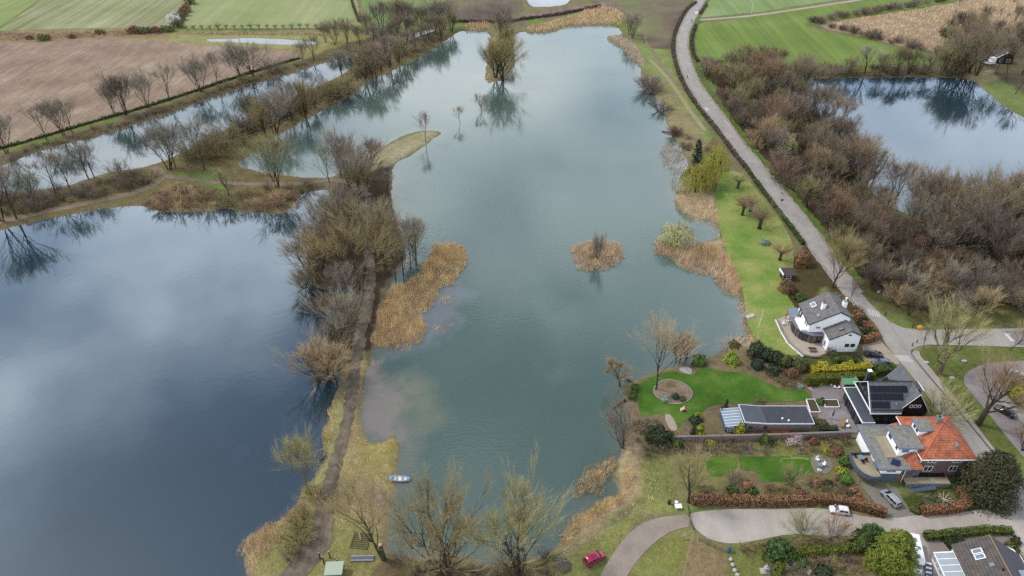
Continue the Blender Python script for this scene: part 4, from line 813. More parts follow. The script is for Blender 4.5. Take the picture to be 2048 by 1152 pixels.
leafy('dark_conifer', 'slim dark conifer beside the golden one', 1386, 872, cone_mesh(11, .9, 3.8, 1200, .17, .5, .05, 70, .02), GR['yewg'], 'shrub', S1(3, .1))
leafy('small_shrub', 'small round green shrub above the golden conifer', 1397, 835, blob_mesh(12, .9, .8, .9, 700, .14), GR['golden'], stem=S5(.9, .5, .04))
leafy('column_cypress', 'slim dark column cypress on the garden lawn edge', 1451, 815, cone_mesh(13, .42, 2.6, 900, .13, .25, .0, 60, .05), GR['yewg'], 'shrub', S1(2.2, .06))
None and leafy('column_cypress', 'slim dark column cypress on the patio', 1660, 838, cone_mesh(14, .42, 2.8, 900, .13, .25, .0, 60, .05), GR['yewg'], 'shrub', S1(2.2, .06))
leafy('box_bush', 'bright green round bush on the lake side of the garden', 1397, 725, blob_mesh(15, 1.9, 1.7, 1.9, 2400, .17, .12), GR['box'], stem=S5(2, 1))
leafy('lime_conifer', 'lime green drooping conifer beside the pink reeds', 1462, 724, cone_mesh(16, 2.4, 3.6, 2200, .24, .55, .5, 90, .03), GR['lime'], 'shrub', S1(3, .12))
for px, py, sx, sz, sd_, lab, mt in ((1508,712,2.2,3.2,17,'dark clipped evergreen at the end of the garden hedge','yewg'),(1526,716,2.2,2.4,18,'dark evergreen second in the garden hedge','spruce'),(1548,722,2.4,2.2,19,'dark evergreen in the middle of the garden hedge','yewg'),(1514,734,1.5,1.7,20,'small round grey green bush below the garden hedge','spruce'),
                                     (1548,746,1.7,1.9,21,'round dark green bush above the garden lawn','spruce'),(1570,728,2.0,1.8,22,'olive evergreen at the lower end of the garden hedge','dull'),(1598,738,2.2,2.0,23,'dark green bush at the left end of the yellow hedge','dull')):
    leafy('evergreen_bush', lab, px, py, blob_mesh(sd_, sx, sx*.9, sz, 1900, .19, .2), GR[mt], stem=S5(sz*.9, sx*.5))
leafy('evergreen_bush', 'reddish bare bush beside the left end of the yellow hedge', 1582, 752, blob_mesh(24, 1.9, 1.6, 1.6, 1300, .16, .3), GR['redb'], stem=S5(1.6, 1))
leafy('spruce_tree', 'dark spruce beside the yellow weeping willows', 1391, 330, cone_mesh(25, 2.6, hgt(1391,330,278), 2600, .3, .6, .2, 110, .03), GR['spruce'], 'tree', S1(6, .2))
def weep_mesh(seed, Rw, H, n=260, mat=None):
    """weeping crown: long hanging strands from an arching dome"""
    rng = np.random.RandomState(seed); V = []
    for i in range(n):
        a = rng.uniform(0, 2*PI); r = Rw*rng.rand()**.5; z0 = H*(1-.42*(r/Rw)**2)*rng.uniform(.86, 1.02); L = z0*rng.uniform(.35, .85); x, y = r*math.cos(a), r*math.sin(a); m = 9
        z = z0-np.linspace(0, L, m); px_ = x*(1+.12*np.linspace(0, 1, m)); py_ = y*(1+.12*np.linspace(0, 1, m))
        V.append(np.column_stack([px_+rng.normal(size=m)*.12, py_+rng.normal(size=m)*.12, z]))
    p = np.vstack(V); nrm = p*np.array([1, 1, .15]); nrm /= np.linalg.norm(nrm, axis=1)[:, None]+1e-9
    s = .3; nn = len(p); nrm = nrm+rng.normal(size=p.shape)*.4; b = np.tile(np.array([0, 0, 1.]), (nn, 1)); a_ = np.cross(nrm, b); a_ /= np.linalg.norm(a_, axis=1)[:, None]+1e-9
    q = np.stack([p-b*.42, p+a_*.1, p+b*.42, p-a_*.1], 1).reshape(-1, 3)
    return leaf_mesh('crown', q)
for px, py, top, rw, sd_, lab in ((1389,384,330,5.4,31,'yellow green weeping willow nearer to the lake'),(1424,368,290,5.0,32,'taller yellow green weeping willow behind the other'),(1408,372,318,3.6,33,'third weeping willow half hidden between the two others')):
    h = hgt(px, py, top); leafy('weeping_willow', lab, px, py, weep_mesh(sd_, rw, h, 300), GR['weep'], 'tree', S5(h, rw, .22), 'weeping willows by the lake', part='crown')
h = hgt(1352, 486, 426); leafy('willow_tree', 'pale green willow leafing out among the reeds', 1352, 486, blob_mesh(34, 6.0, 5.4, h*.52, 8000, .16, .3, .3, 0, .25), GR['palew'], 'tree', S5(h*.8, 4.6, .2), z=0.0, part='crown')
leafy('flowering_shrub', 'pale yellow flowering shrub in the wood right of the road', 1574, 302, blob_mesh(35, 4.2, 3.8, 4.6, 3600, .2, .35), GR['paley'], stem=S5(3.5, 2))
leafy('blossom_tree', 'white blossoming tree in the hedge of the far fields', 350, 46, blob_mesh(36, 3.8, 3.6, 4.4, 1500, .3, .25), GR['white'], 'tree', S5(4, 2))
leafy('blossom_tree', 'small pink blossoming tree in front of the brick garden wall', 1588, 884, blob_mesh(37, 1.9, 1.6, 1.7, 900, .1, .3, .1, 0, .3), GR['blossom'], 'tree', S5(2.4, 1.4, .07))
leafy('rusty_bush', 'orange twiggy bush beside the road above the white house', 1604, 530, blob_mesh(38, 2.6, 2.2, 3.2, 2200, .2, .3), GR['rustc'], stem=S5(3, 1.4))
leafy('red_bush', 'dark reddish bush below the small summer house', 1574, 582, blob_mesh(39, 2.4, 2.0, 2.5, 2200, .18, .25), GR['redb'], stem=S5(2.4, 1.4))
leafy('grey_bush', 'small grey green bush alone on the long lawn', 1529, 488, blob_mesh(40, 1.7, 1.4, 1.1, 900, .15, .15), GR['bluegr'], stem=S5(1, .8, .05))
for i, (px, py) in enumerate(((362,40),(372,24),(382,8),(390,-6),(358,54),(366,32))):
    leafy('hedge_bush', 'dark bush of the hedge between the olive field and meadow', px, py, blob_mesh(41+i % 2, 3.2, 3.0, 3.2, 700, .35, .3), GR['redb'] if i % 2 else GR['dull'], 'shrub', S5(2.6, 2), 'field hedge bushes')
for i, (px, py, s_) in enumerate(((88,80,1.1),(145,76,.7),(200,68,.9),(270,66,1.3),(290,66,1.2),(312,65,1.1),(335,63,1.2),(60,78,.7))):
    leafy('field_bush', f'dark bush in the reedy ditch above the ploughed field, {ORD[[7,1,2,3,4,5,6,0][0] if False else i]} by size order' if False else 'dark bush in the reedy ditch above the ploughed field', px, py, blob_mesh(43+i % 2, 3.0, 2.4, 2.0, 500, .35, .3), GR['redb'] if i % 2 else GR['dull'], 'shrub', S5(1.8, 1.8), 'bushes in the reedy ditch', scale=s_)
# small garden shrubs, each of its own look
GS = [(1335,890,1.0,.9,'dull'),(1303,905,1.6,1.2,'redb'),(1352,893,1.2,1.3,'laurel'),(1382,898,1.3,.9,'redb'),(1405,893,1.2,1.0,'redb'),(1420,887,1.2,.8,'golden'),(1445,892,1.5,.9,'redb'),(1468,890,1.2,1.1,'redb'),(1530,884,1.5,1.4,'ivy'),(1548,884,1.2,.9,'dull'),
      (1626,886,1.1,1.0,'redb'),(1655,884,1.0,1.1,'redb'),(1690,884,1.2,1.2,'redb'),(1620,900,1.3,.7,'dull'),(1650,902,1.2,.8,'golden'),(1672,906,1.5,1.0,'redb'),(1690,926,1.6,1.4,'box'),(1682,948,1.3,1.2,'golden'),(1690,962,1.4,1.3,'box'),(1655,972,1.0,1.0,'yewg'),(1632,966,1.2,.8,'rustc'),(1706,985,1.0,1.2,'beech'),
      (1715,1000,1.1,1.2,'beech'),(1700,995,1.0,.8,'yewg'),(1470,962,1.8,1.6,'redb'),(1495,975,1.3,1.2,'rustc'),(1503,990,1.2,1.2,'laurel'),(1465,985,1.4,1.1,'ivy'),(1540,985,1.3,.8,'dull'),(1580,985,1.4,.8,'dull'),(1600,990,1.2,.9,'redb'),(1340,770,1.2,.8,'dull'),
      (1350,795,.9,.7,'spruce'),(1365,800,.9,.6,'ivy'),(1330,800,1.1,.7,'bluegr'),(1470,690,1.4,1.2,'dull'),(1448,818,1.1,.7,'redb'),(1520,808,1.3,1.0,'redb'),(1640,806,1.0,1.0,'box'),(1632,842,1.1,.9,'redb'),(1645,850,1.2,1.0,'dull'),(1570,768,1.1,.8,'dull'),(1585,776,1.0,.7,'redb'),
      (1600,774,.9,.6,'bluegr'),(1390,842,1.4,.8,'yewg'),(1645,1150,1.7,1.3,'yewg'),(1660,1128,1.5,1.2,'dull'),(1690,1125,1.6,1.0,'redb'),(1620,1140,1.5,1.1,'redb'),(1600,1128,1.4,1.0,'ivy'),(2020,1098,1.3,1.1,'dull'),(2036,1120,1.5,1.2,'redb'),(2030,1085,1.0,1.0,'yewg'),(1718,712,1.2,1.6,'redb'),(1700,724,1.4,1.0,'ivy'),(1672,722,1.3,1.2,'laurel'),
      (1660,712,1.1,2.0,'redb'),(1640,738,1.2,.8,'dull'),(1710,742,1.4,1.0,'dull'),(2022,770,2.2,1.5,'dull'),(2036,790,2.2,1.6,'golden'),(2046,815,2.4,1.6,'dull'),(2046,770,2.2,1.6,'redb'),(1900,1000,1.6,.7,'dull'),(1860,1012,1.6,.7,'ivy'),(1830,1020,1.2,.8,'dull'),(1930,1010,1.6,.8,'ivy'),(1620,620,1.4,1.2,'dull'),(1600,600,1.6,1.4,'ivy'),(1640,605,1.5,1.6,'yewg'),
      (1725,650,1.5,1.8,'yewg'),(1740,672,1.6,1.6,'yewg'),(1715,625,1.4,1.6,'redb'),(1700,640,1.2,1.2,'dull')]
COLN = dict(dull='olive', redb='reddish brown', laurel='glossy green', golden='yellowish', ivy='dull green', box='bright green', yewg='dark green', rustc='orange brown', beech='rust coloured', spruce='blue green', bluegr='grey green')
BL = {}
for i, (px, py, rw, hh, k) in enumerate(GS):
    key = i % 6
    if key not in BL: BL[key] = blob_mesh(60+key, 1, 1, 1, 800, .17, .28)
    zone = 'beside the brick garden wall' if 875 < py < 912 and px < 1700 else 'by the oval flower bed' if px < 1380 and py < 812 else 'in the garden below the gravel lane' if py > 1080 and px < 1800 else 'beside the lower right house' if py > 1080 else 'below the small lawns' if py > 955 and px < 1620 else \
        'on the island of the parking street' if px > 2000 and py < 830 else 'below the roof terrace' if py > 920 and px < 1760 else 'in the yard under the outside stairs' if py > 990 else 'around the white house' if py < 750 else 'by the patio and flat roofed shed'
    if k in ('redb', 'dull') and i % 5:
        x, y = P(px, py); plant('garden_shrub', 'shrub', 'low', x, y, hh*1.25, {'redb': 'brown', 'dull': 'ochre'}[k], None, rw/1.6/max(.6, hh/1.6), f'small leafless {"brown" if k == "redb" else "ochre"} garden shrub {zone}', 'garden shrubs '+zone); continue
    leafy('garden_shrub', f'small {COLN[k]} garden shrub {zone}', px, py, BL[key], GR[k], 'shrub', None, 'garden shrubs '+zone, scale=(rw, rw*.9, hh), rz=i)

tuft = lambda rd: (rd.choice(['low', 'low', 'shrub']), rd.uniform(.6, 1.5), rd.choice(['brown', 'ochre', 'olive', 'tan', 'grey']), rd.uniform(.8, 1.5))
for k_, (poly_, n_, where_) in enumerate((([(1290,890),(1345,890),(1500,890),(1690,885),(1690,908),(1500,908),(1350,908),(1300,912)], 30, 'in the border below the brick wall'), ([(1500,968),(1590,966),(1690,950),(1700,990),(1640,1000),(1480,1000),(1400,1000),(1400,975)], 30, 'between small lawns and beech hedge'),
  ([(1490,735),(1540,735),(1600,752),(1620,768),(1580,774),(1530,760),(1500,748)], 16, 'above the garden lawn'), ([(1255,840),(1280,845),(1310,835),(1320,860),(1300,890),(1255,890)], 14, 'at the left end of the brick wall'), ([(1550,1120),(1600,1112),(1700,1108),(1720,1152),(1560,1152)], 22, 'in the garden inside the mossy hedge'),
  ([(1480,1092),(1540,1090),(1700,1080),(1700,1096),(1600,1096),(1540,1112),(1490,1110)], 18, 'on the lower edge of the gravel lane'), ([(1830,1000),(1900,990),(1915,1010),(1850,1020)], 9, 'in the yard under the stairs'), ([(1600,610),(1640,590),(1670,580),(1700,620),(1740,665),(1715,665),(1680,630)], 20, 'behind the white house'), ([(2010,755),(2060,755),(2060,835),(2030,805)], 14, 'on the island of the parking street'))):
    scatter(poly_, n_, 1.0, tuft, 'low leafless garden plant '+where_, 'low plants '+where_, 'garden_plant', 'plant', 300+k_, None, dry)
# ---------------------------------------------------------------- hedges
def hedge(name, label, pts, w, h, mat, leaf=.14, dens=60, inner=None, sm=1, wob=.1, world=False, group=None):
    """clipped hedge along a line: dense inner body, leaf sprays on top and sides"""
    q = smooth(PL(pts) if not world else np.array(pts, float), sm, False); s_ = np.r_[0, np.cumsum(np.hypot(*np.diff(q, axis=0).T))]; Lh = s_[-1]
    rng = np.random.RandomState(hash_(label)); c = q.mean(0)
    t = np.linspace(0, Lh, max(3, int(Lh/.8))); x, y = np.interp(t, s_, q[:, 0])-c[0], np.interp(t, s_, q[:, 1])-c[1]
    d = np.gradient(np.column_stack([x, y]), axis=0); d /= np.hypot(d[:, 0], d[:, 1])[:, None]; nx = np.column_stack([-d[:, 1], d[:, 0]])
    r = thing(name, label, 'hedge', (c[0], c[1], LAND), 0, group)
    mb = MB(); m = len(t); wi = w*(.37 if wob < .25 else .3); hi = h*(.84 if wob < .25 else .66)
    ring = []
    for i in range(m):
        jx = 1+wob*rng.normal()*.5; jz = 1+wob*rng.normal()*.4
        ring.append([(x[i]+nx[i, 0]*a*wi*jx, y[i]+nx[i, 1]*a*wi*jx, z*jz) for a, z in ((-1, -.1), (-1.02, hi*.6), (-.8, hi), (.8, hi), (1.02, hi*.6), (1, -.1))])
    mb.add([p for rg in ring for p in rg], [(i*6+k, i*6+k+1, (i+1)*6+k+1, (i+1)*6+k) for i in range(m-1) for k in range(5)]+[tuple(range(6)), tuple((m-1)*6+k for k in range(5, -1, -1))])
    mb.build('branches', inner or mat, r)
    n = int(Lh*(w+2*h)*dens); tt = rng.uniform(0, Lh, n); px_, py_ = np.interp(tt, t, x), np.interp(tt, t, y); nxx, nyy = np.interp(tt, t, nx[:, 0]), np.interp(tt, t, nx[:, 1])
    u = rng.uniform(0, w+2*h, n); side = np.where(u < h, -1, np.where(u > h+w, 1, 0)); off = np.where(side == 0, u-h-w/2, side*w/2); z = np.where(side == 0, h, np.where(side < 0, u, u-h-w))
    lum = 1+(vnoise(px_+c[0], py_+c[1]+z*.7, .9)-.5)*wob*2.5; p = np.column_stack([px_+nxx*off*lum, py_+nyy*off*lum, z*lum])
    nr_ = np.column_stack([nxx*side, nyy*side, (side == 0)*1.0])
    for i_, sg_ in ((0, -1), (-1, 1)):      # leaves on the two ends
        ne = int(w*h*dens); uu = rng.uniform(-.5, .5, ne); ee = np.column_stack([x[i_]+nx[i_, 0]*uu*w+d[i_, 0]*sg_*.1, y[i_]+nx[i_, 1]*uu*w+d[i_, 1]*sg_*.1, rng.uniform(0, h, ne)]); p = np.vstack([p, ee]); nr_ = np.vstack([nr_, np.tile([d[i_, 0]*sg_, d[i_, 1]*sg_, 0.], (ne, 1))])
    link('foliage', leaf_mesh('foliage', leaves(p, nr_, leaf, rng, .6, .6)), mat, r)
    return r
BE = GR['beech']; bb = veg('hedge_twigs', [A('#3a2c20', .5), A('#4a3a28', .5)])
hedge('beech_hedge', 'long rust coloured beech hedge above the gravel lane', [(1383,1006),(1420,1006),(1500,1008),(1580,1008),(1650,1004),(1700,1012),(1740,1024),(1768,1032)], 1.5, 2.0, BE, .13, 60, veg('hedge_dark', [A('#2a3322', .5), A('#3a4030', .5)]))
hedge('beech_hedge', 'rust coloured beech hedge in front of the orange roofed house', [(1842,1027),(1880,1024),(1915,1020),(1930,1014),(1927,996),(1918,984)], 1.6, 1.7, BE, .13, 60, bb, 0)
hedge('beech_hedge', 'rust coloured beech hedge beside the white house by the road', [(1709,632),(1724,650),(1742,664),(1750,678),(1735,684),(1722,685)], 1.7, 1.9, BE, .14, 55, bb, 0)
hedge('yew_hedge', 'long low dark green hedge beside the lower right house', [(1848,1076),(1880,1074),(1930,1068),(1980,1064),(2020,1066)], 1.5, 1.3, GR['hedgeg'], .13, 60, veg('hedge_dk', [A('#262c16', .5), A('#343a1c', .5)]))
hedge('yew_hedge', 'curved mossy green hedge below the gravel lane', [(1715,1100),(1640,1106),(1600,1108),(1570,1120),(1552,1142),(1548,1175)], 1.4, 1.5, GR['moss'], .13, 60, MATS['hedge_dk'])
hedge('forsythia_hedge', 'tall dark hedge topped with yellow flowers below the white house', [(1612,768),(1650,766),(1700,763),(1742,758)], 1.8, 2.3, GR['moss'], .16, 50, MATS['hedge_dk'])
hedge('forsythia_hedge', 'yellow flowering hedge row below the white house', [(1622,748),(1660,747),(1700,744),(1734,740)], 2.4, 2.1, GR['forsy'], .17, 70, MATS['hedge_dk'], 1, .3)
hedge('flower_trim', 'yellow blossom along the top of the tall dark hedge', [(1640,740),(1680,739),(1720,735),(1740,733)], .8, .6, GR['forsy'], .15, 60, MATS['hedge_dk'], 1, .4) if False else None
hedge('evergreen_hedge', 'squat green hedge block between two cars and the dark house', [(1746,748),(1786,742)], 2.6, 1.9, GR['ivy'], .17, 50, MATS['hedge_dk'], 0, .2)
hedge('evergreen_hedge', 'short dark clipped hedge beside the patio table', [(1640,864),(1672,864)], 1.3, 1.5, GR['yewg'], .14, 60, MATS['hedge_dk'], 0)
hedge('evergreen_hedge', 'short dark hedge under the roof of the lower right house', [(1893,1092),(1920,1086)], 2.4, 1.6, GR['yewg'], .15, 55, MATS['hedge_dk'], 0, .2)
hedge('roadside_hedge', 'low pale green hedge between long lawn and lake road', [(1492,338),(1520,376),(1545,410),(1570,442),(1590,468),(1606,490)], 1.2, 1.1, GR['ivy'], .14, 70, MATS['hedge_dk'], 1, .2)
hedge('roadside_hedge', 'dark bare hedge along the left side of the lake road', [(1392,5),(1372,20),(1356,48),(1346,75),(1345,105),(1352,135),(1366,170),(1388,206),(1412,236),(1440,270),(1465,305),(1490,336)], 1.3, 1.1, veg('thorn', [A('#6a5c52', .55), A('#84766a', .55)]), .2, 30, bb, 1, .3)
hedge('roadside_hedge', 'dark bare hedge along the right side of the lake road bend', [(1413,10),(1400,28)], 1.3, 1.1, MATS['thorn'], .2, 30, bb, 1, .3)
hedge('roadside_hedge', 'dark bare hedge between lake road bend and green field', [(1392,52),(1384,72),(1383,92),(1387,112),(1396,124)], 1.3, 1.1, MATS['thorn'], .2, 30, bb, 1, .3)
hedge('clipped_hedge', 'green hedge strip along the left edge of the garden lawn', [(1262,800),(1266,785),(1270,775)], 1.4, 1.2, GR['laurel'], .15, 55, MATS['hedge_dk'], 0, .3)
hedge('thorn_hedge', 'low brown hedge along the far fields ditch', [(700,-10),(708,18),(718,44)], 1.2, 1.2, MATS['thorn'], .25, 18, bb, 0, .3)
hedge('thorn_hedge', 'dark hedge line behind the far reeds at the top of the lake', [(905,44),(960,45),(1020,44),(1060,38),(1120,30),(1200,14)], 1.2, 1.4, MATS['thorn'], .3, 16, bb, 0, .3)
hedge('bank_hedge', 'low dark hedge along the edge of the ploughed field', [(-20,304),(68,280),(171,249),(291,215),(376,188),(479,153),(599,117)], 1.0, .9, GR['ivy'], .3, 12, bb, 1, .4)

# ---------------------------------------------------------------- reeds and rough grass (nobody could count them)
def reedmat(name, a, b_, c_): return veg(name, [A(a, 1.0), A(b_, 1.0), A(c_, 1.0)], .9, 0, .55, .1, 0, 0)
RE = {'gold': reedmat('reed_gold', '#bc9866', '#d4b482', '#e6cea0'), 'tan': reedmat('reed_tan', '#bc9c78', '#cfb08c', '#e0c6a4'), 'pink': reedmat('reed_pink', '#b29c8a', '#c4ae9c', '#d4c2b0'), 'straw': reedmat('reed_straw', '#b49c78', '#c6ae8a', '#d6c4a2'), 'brown': reedmat('reed_brown', '#7d6452', '#957a64', '#ab907a')}
def reeds(label, polys, dens, h, mat, w=.07, seed=1, lean=.3, holes=.25, name='reed_bed', cell=3.0):
    rng = np.random.RandomState(seed); VV = []
    for poly in polys:
        q = smooth(PL(poly, 0.2), 1); x0, y0 = q.min(0); x1, y1 = q.max(0); n = int((x1-x0)*(y1-y0)*dens)
        x, y = rng.uniform(x0, x1, n), rng.uniform(y0, y1, n); d = sdf(x, y, q); cl = fbm(x, y, cell); k = (d+(cl-.5)*4.5 > 0) & (cl > holes)
        x, y, cl = x[k], y[k], cl[k]; z = np.maximum(ground_h(x, y), -.15)-.05; n = len(x); H = h*rng.uniform(.45, 1.15, n)*(.45+.95*cl)*np.clip(.55+d[k]/3.5, .55, 1)
        # tufts lean together
        ln = np.column_stack([(vnoise(x, y, 2.2)-.5)*lean*2.2+rng.normal(size=n)*lean*.5, (vnoise(x+90, y+40, 2.2)-.5)*lean*2.2+rng.normal(size=n)*lean*.5]); a = rng.uniform(0, PI, n); ww = w*rng.uniform(.6, 1.4, n)*.5
        b0 = np.column_stack([x-np.cos(a)*ww, y-np.sin(a)*ww, z]); b1 = np.column_stack([x+np.cos(a)*ww, y+np.sin(a)*ww, z]); tp = np.column_stack([x+ln[:, 0]*H, y+ln[:, 1]*H, z+H])
        VV.append(np.stack([b0, b1, tp], 1).reshape(-1, 3))
    V = np.vstack(VV); o = link(name, mesh_np(name, V, np.arange(len(V)).reshape(-1, 3)), mat)
    return tag(o, label, 'reeds', None, 'stuff')
reeds('golden reed bed standing in the lake off the mud track', [[(858,488),(900,486),(928,500),(938,522),(925,545),(915,565),(880,580),(868,600),(852,625),(856,650),(840,685),(815,690),(775,695),(744,692),(750,650),(758,612),(780,578),(820,560),(845,530),(862,512)]], 34, 2.6, RE['gold'], .06, 1, .28, .2)
reeds('thin tufts of reed in the shallows off the golden reed bed', [[(862,600),(905,585),(918,596),(890,612)],[(860,650),(900,645),(908,656),(870,668)],[(740,690),(790,688),(830,690),(820,700),(770,704)],[(742,722),(762,720),(764,730),(746,732)]], 8, 1.4, RE['gold'], .09, 2, .6, .35)
reeds('ring of pinkish reeds around the round island', [[(1138,505),(1150,490),(1180,482),(1220,480),(1250,490),(1252,506),(1240,524),(1210,536),(1180,546),(1155,532)]], 30, 2.2, RE['tan'], .065, 3, .25, .15)
reeds('broad reed bed off the long lawn', [[(1303,490),(1320,478),(1350,486),(1372,492),(1420,488),(1450,510),(1475,548),(1482,575),(1478,600),(1462,596),(1440,570),(1425,552),(1390,548),(1360,530),(1330,512),(1308,508)]], 28, 2.4, RE['tan'], .065, 4, .25, .15)
reeds('straw reeds between long lawn and lake', [[(1340,400),(1360,370),(1385,388),(1425,390),(1436,430),(1442,470),(1450,500),(1436,490),(1420,450),(1380,440),(1352,424)]], 8, 1.4, RE['straw'], .1, 5, .5, .2)
reeds('reeds along the shore below the broad reed bed', [[(1460,580),(1484,575),(1494,620),(1496,660),(1512,690),(1490,690),(1486,640),(1470,610)],[(1432,704),(1438,676),(1462,664),(1490,672),(1492,692),(1460,702)]], 11, 1.6, RE['tan'], .09, 6, .4, .2)
reeds('pale reeds in the flooded bay under the dark spruce', [[(1322,300),(1340,278),(1368,296),(1378,325),(1372,345),(1344,352),(1330,335),(1318,318)],[(1338,360),(1352,350),(1364,372),(1346,384)]], 9, 1.7, RE['pink'], .1, 7, .5, .3)
reeds('reed belt at the top end of the lake', [[(1050,60),(1071,52),(1129,38),(1180,20),(1210,14),(1246,26),(1250,44),(1231,52),(1183,50),(1129,53),(1105,64),(1060,66)],[(922,62),(941,46),(985,46),(980,62)],[(975,100),(984,78),(995,70),(990,110),(975,150)],[(965,156),(985,150),(980,166)]], 4, 2.2, RE['tan'], .2, 8, .3, .2)
reeds('pinkish reeds on the upper right shore of the lake', [[(1209,78),(1230,72),(1262,84),(1284,110),(1290,135),(1278,136),(1262,114),(1240,94)],[(1260,96),(1275,94),(1290,120),(1284,134)]], 5, 1.9, RE['pink'], .18, 9, .3, .15)
reeds('reeds along the shore of the dark left lake beside the mud track', [[(664,790),(678,786),(672,830),(662,880),(655,915),(644,915),(646,870),(655,825)]], 16, 1.8, RE['gold'], .08, 10, .35, .2)
reeds('reed bed at the lower end of the dark left lake', [[(474,1085),(500,1064),(540,1048),(570,1030),(595,1008),(602,985),(620,985),(606,1020),(580,1050),(560,1080),(540,1110),(510,1140),(492,1125)]], 24, 2.1, RE['tan'], .065, 11, .3, .2)
reeds('reed beds at the lower right end of the lake', [[(1142,975),(1165,950),(1200,925),(1230,910),(1232,935),(1215,965),(1190,985),(1150,1002)],[(1118,1092),(1120,1060),(1150,1035),(1200,1010),(1240,1000),(1245,940),(1268,930),(1270,985),(1225,1020),(1170,1060),(1130,1096)]], 28, 2.3, RE['gold'], .06, 12, .3, .25)
reeds('reeds on the strip between path and left lake', [[(290,408),(330,378),(400,372),(430,400),(440,420),(380,424),(320,420)],[(565,424),(590,405),(606,395),(595,418),(575,430)],[(500,345),(545,345),(600,350),(600,356),(540,354)]], 6, 1.6, RE['tan'], .13, 13, .5, .3)
reeds('straw reeds over the whole marsh at the upper right', [[(1645,52),(1702,40),(1848,18),(1957,0),(2060,-10),(2060,44),(1980,62),(1930,85),(1880,103),(1800,90),(1700,66)]], .9, 1.6, RE['straw'], .4, 14, .4, .2)
reeds('brown reeds in the ditch above the ploughed field', [[(-60,74),(0,66),(120,68),(240,62),(340,64),(345,70),(240,74),(120,80),(0,84),(-60,90)],[(350,66),(640,68),(650,74),(350,72)]], 1.4, 1.5, RE['brown'], .35, 15, .4, .2)
reeds('brown dead stalks along the banks of canal and lakes', [[(180,278),(300,244),(420,200),(560,156),(700,106),(700,100),(560,148),(420,190),(300,232),(180,268)],[(470,328),(520,298),(600,246),(690,198),(760,150),(880,92),(900,80),(870,82),(740,145),(640,200),(520,280)],[(100,430),(280,405),(290,412),(100,440)]], 2.2, 1.1, RE['brown'], .22, 16, .6, .3)
reeds('dry tussock grass on the mossy bank and dirt lane verges', [[(690,760),(720,760),(722,840),(735,890),(790,880),(805,915),(795,985),(772,1080),(770,1150),(640,1150),(665,1000),(690,900)],[(1130,1110),(1250,1010),(1290,930),(1340,930),(1365,1020),(1280,1040),(1220,1110)]], 4, .35, RE['straw'], .16, 17, .9, .42, 'grass')
reeds('rough green grass on verges and banks', [[(655,800),(690,800),(690,870),(640,1000),(560,1150),(500,1150),(560,1050),(640,950)],[(1120,1150),(1230,1040),(1290,930),(1350,915),(1368,1025),(1290,1045),(1230,1110),(1200,1150)],[(1260,1150),(1300,1098),(1370,1062),(1380,1080),(1362,1150)]], 4, .3, veg('rough_grass', [A('#7d8640', .6), A('#98a050', .6), A('#aeb068', .6)]), .15, 18, .9, .4, 'grass')
# ================================================================ BUILDINGS
def tiles(name, c1, c2, axis='x', w=.3, h=.35, rough=.8, mortar=None, zk=1.25, stain=.25):
    """roof tiles or bricks: rows follow the height, columns run along the eaves"""
    m, n, b = newmat(name); L = n.links.new; b.inputs['Roughness'].default_value = rough; b.inputs['Specular IOR Level'].default_value = .25
    g = n.nodes.new('ShaderNodeNewGeometry'); s = n.nodes.new('ShaderNodeSeparateXYZ'); L(g.outputs['Position'], s.inputs[0])
    c = n.nodes.new('ShaderNodeCombineXYZ')
    if axis == 'xy':
        ad = n.nodes.new('ShaderNodeMath'); ad.operation = 'ADD'; L(s.outputs[0], ad.inputs[0]); L(s.outputs[1], ad.inputs[1]); L(ad.outputs[0], c.inputs[0])
    else: L(s.outputs[0 if axis == 'x' else 1], c.inputs[0])
    z = n.nodes.new('ShaderNodeMath'); z.operation = 'MULTIPLY'; z.inputs[1].default_value = zk; L(s.outputs[2], z.inputs[0]); L(z.outputs[0], c.inputs[1])
    br = n.nodes.new('ShaderNodeTexBrick'); L(c.outputs[0], br.inputs['Vector']); br.inputs['Scale'].default_value = 1; br.inputs['Brick Width'].default_value = w; br.inputs['Row Height'].default_value = h
    br.inputs['Mortar Size'].default_value = .035; br.inputs['Mortar Smooth'].default_value = .6; br.inputs['Color1'].default_value = (*c1, 1); br.inputs['Color2'].default_value = (*c2, 1); br.inputs['Mortar'].default_value = (*(mortar or [x*.55 for x in c1]), 1)
    t = n.nodes.new('ShaderNodeTexNoise'); t.inputs['Scale'].default_value = .9; t.inputs['Detail'].default_value = 6; L(g.outputs['Position'], t.inputs['Vector'])
    mr = n.nodes.new('ShaderNodeMapRange'); mr.inputs[1].default_value = .3; mr.inputs[2].default_value = .7; mr.inputs[3].default_value = 1-stain; mr.inputs[4].default_value = 1+stain*.6; L(t.outputs['Fac'], mr.inputs[0])
    mu = n.nodes.new('ShaderNodeVectorMath'); mu.operation = 'SCALE'; L(br.outputs['Color'], mu.inputs[0]); L(mr.outputs[0], mu.inputs['Scale']); L(mu.outputs[0], b.inputs['Base Color'])
    bp = n.nodes.new('ShaderNodeBump'); bp.inputs['Strength'].default_value = .5; bp.inputs['Distance'].default_value = .04; bp.invert = True; L(br.outputs['Fac'], bp.inputs['Height']); L(bp.outputs[0], b.inputs['Normal'])
    return m
WHITE = flat('white_render', (.78, .78, .77), .8, var=.06, scale=1.2); WTRIM = flat('white_paint', (.74, .74, .74), .5, var=.03)
GREYR = tiles('grey_tiles', A('#8a8684'), A('#989492'), 'y', .3, .34); GREYRX = tiles('slate_tiles', A('#80848a'), A('#8e9298'), 'x', .3, .3); SLATEY = tiles('slate_tiles_side', A('#80848a'), A('#8e9298'), 'y', .3, .3)
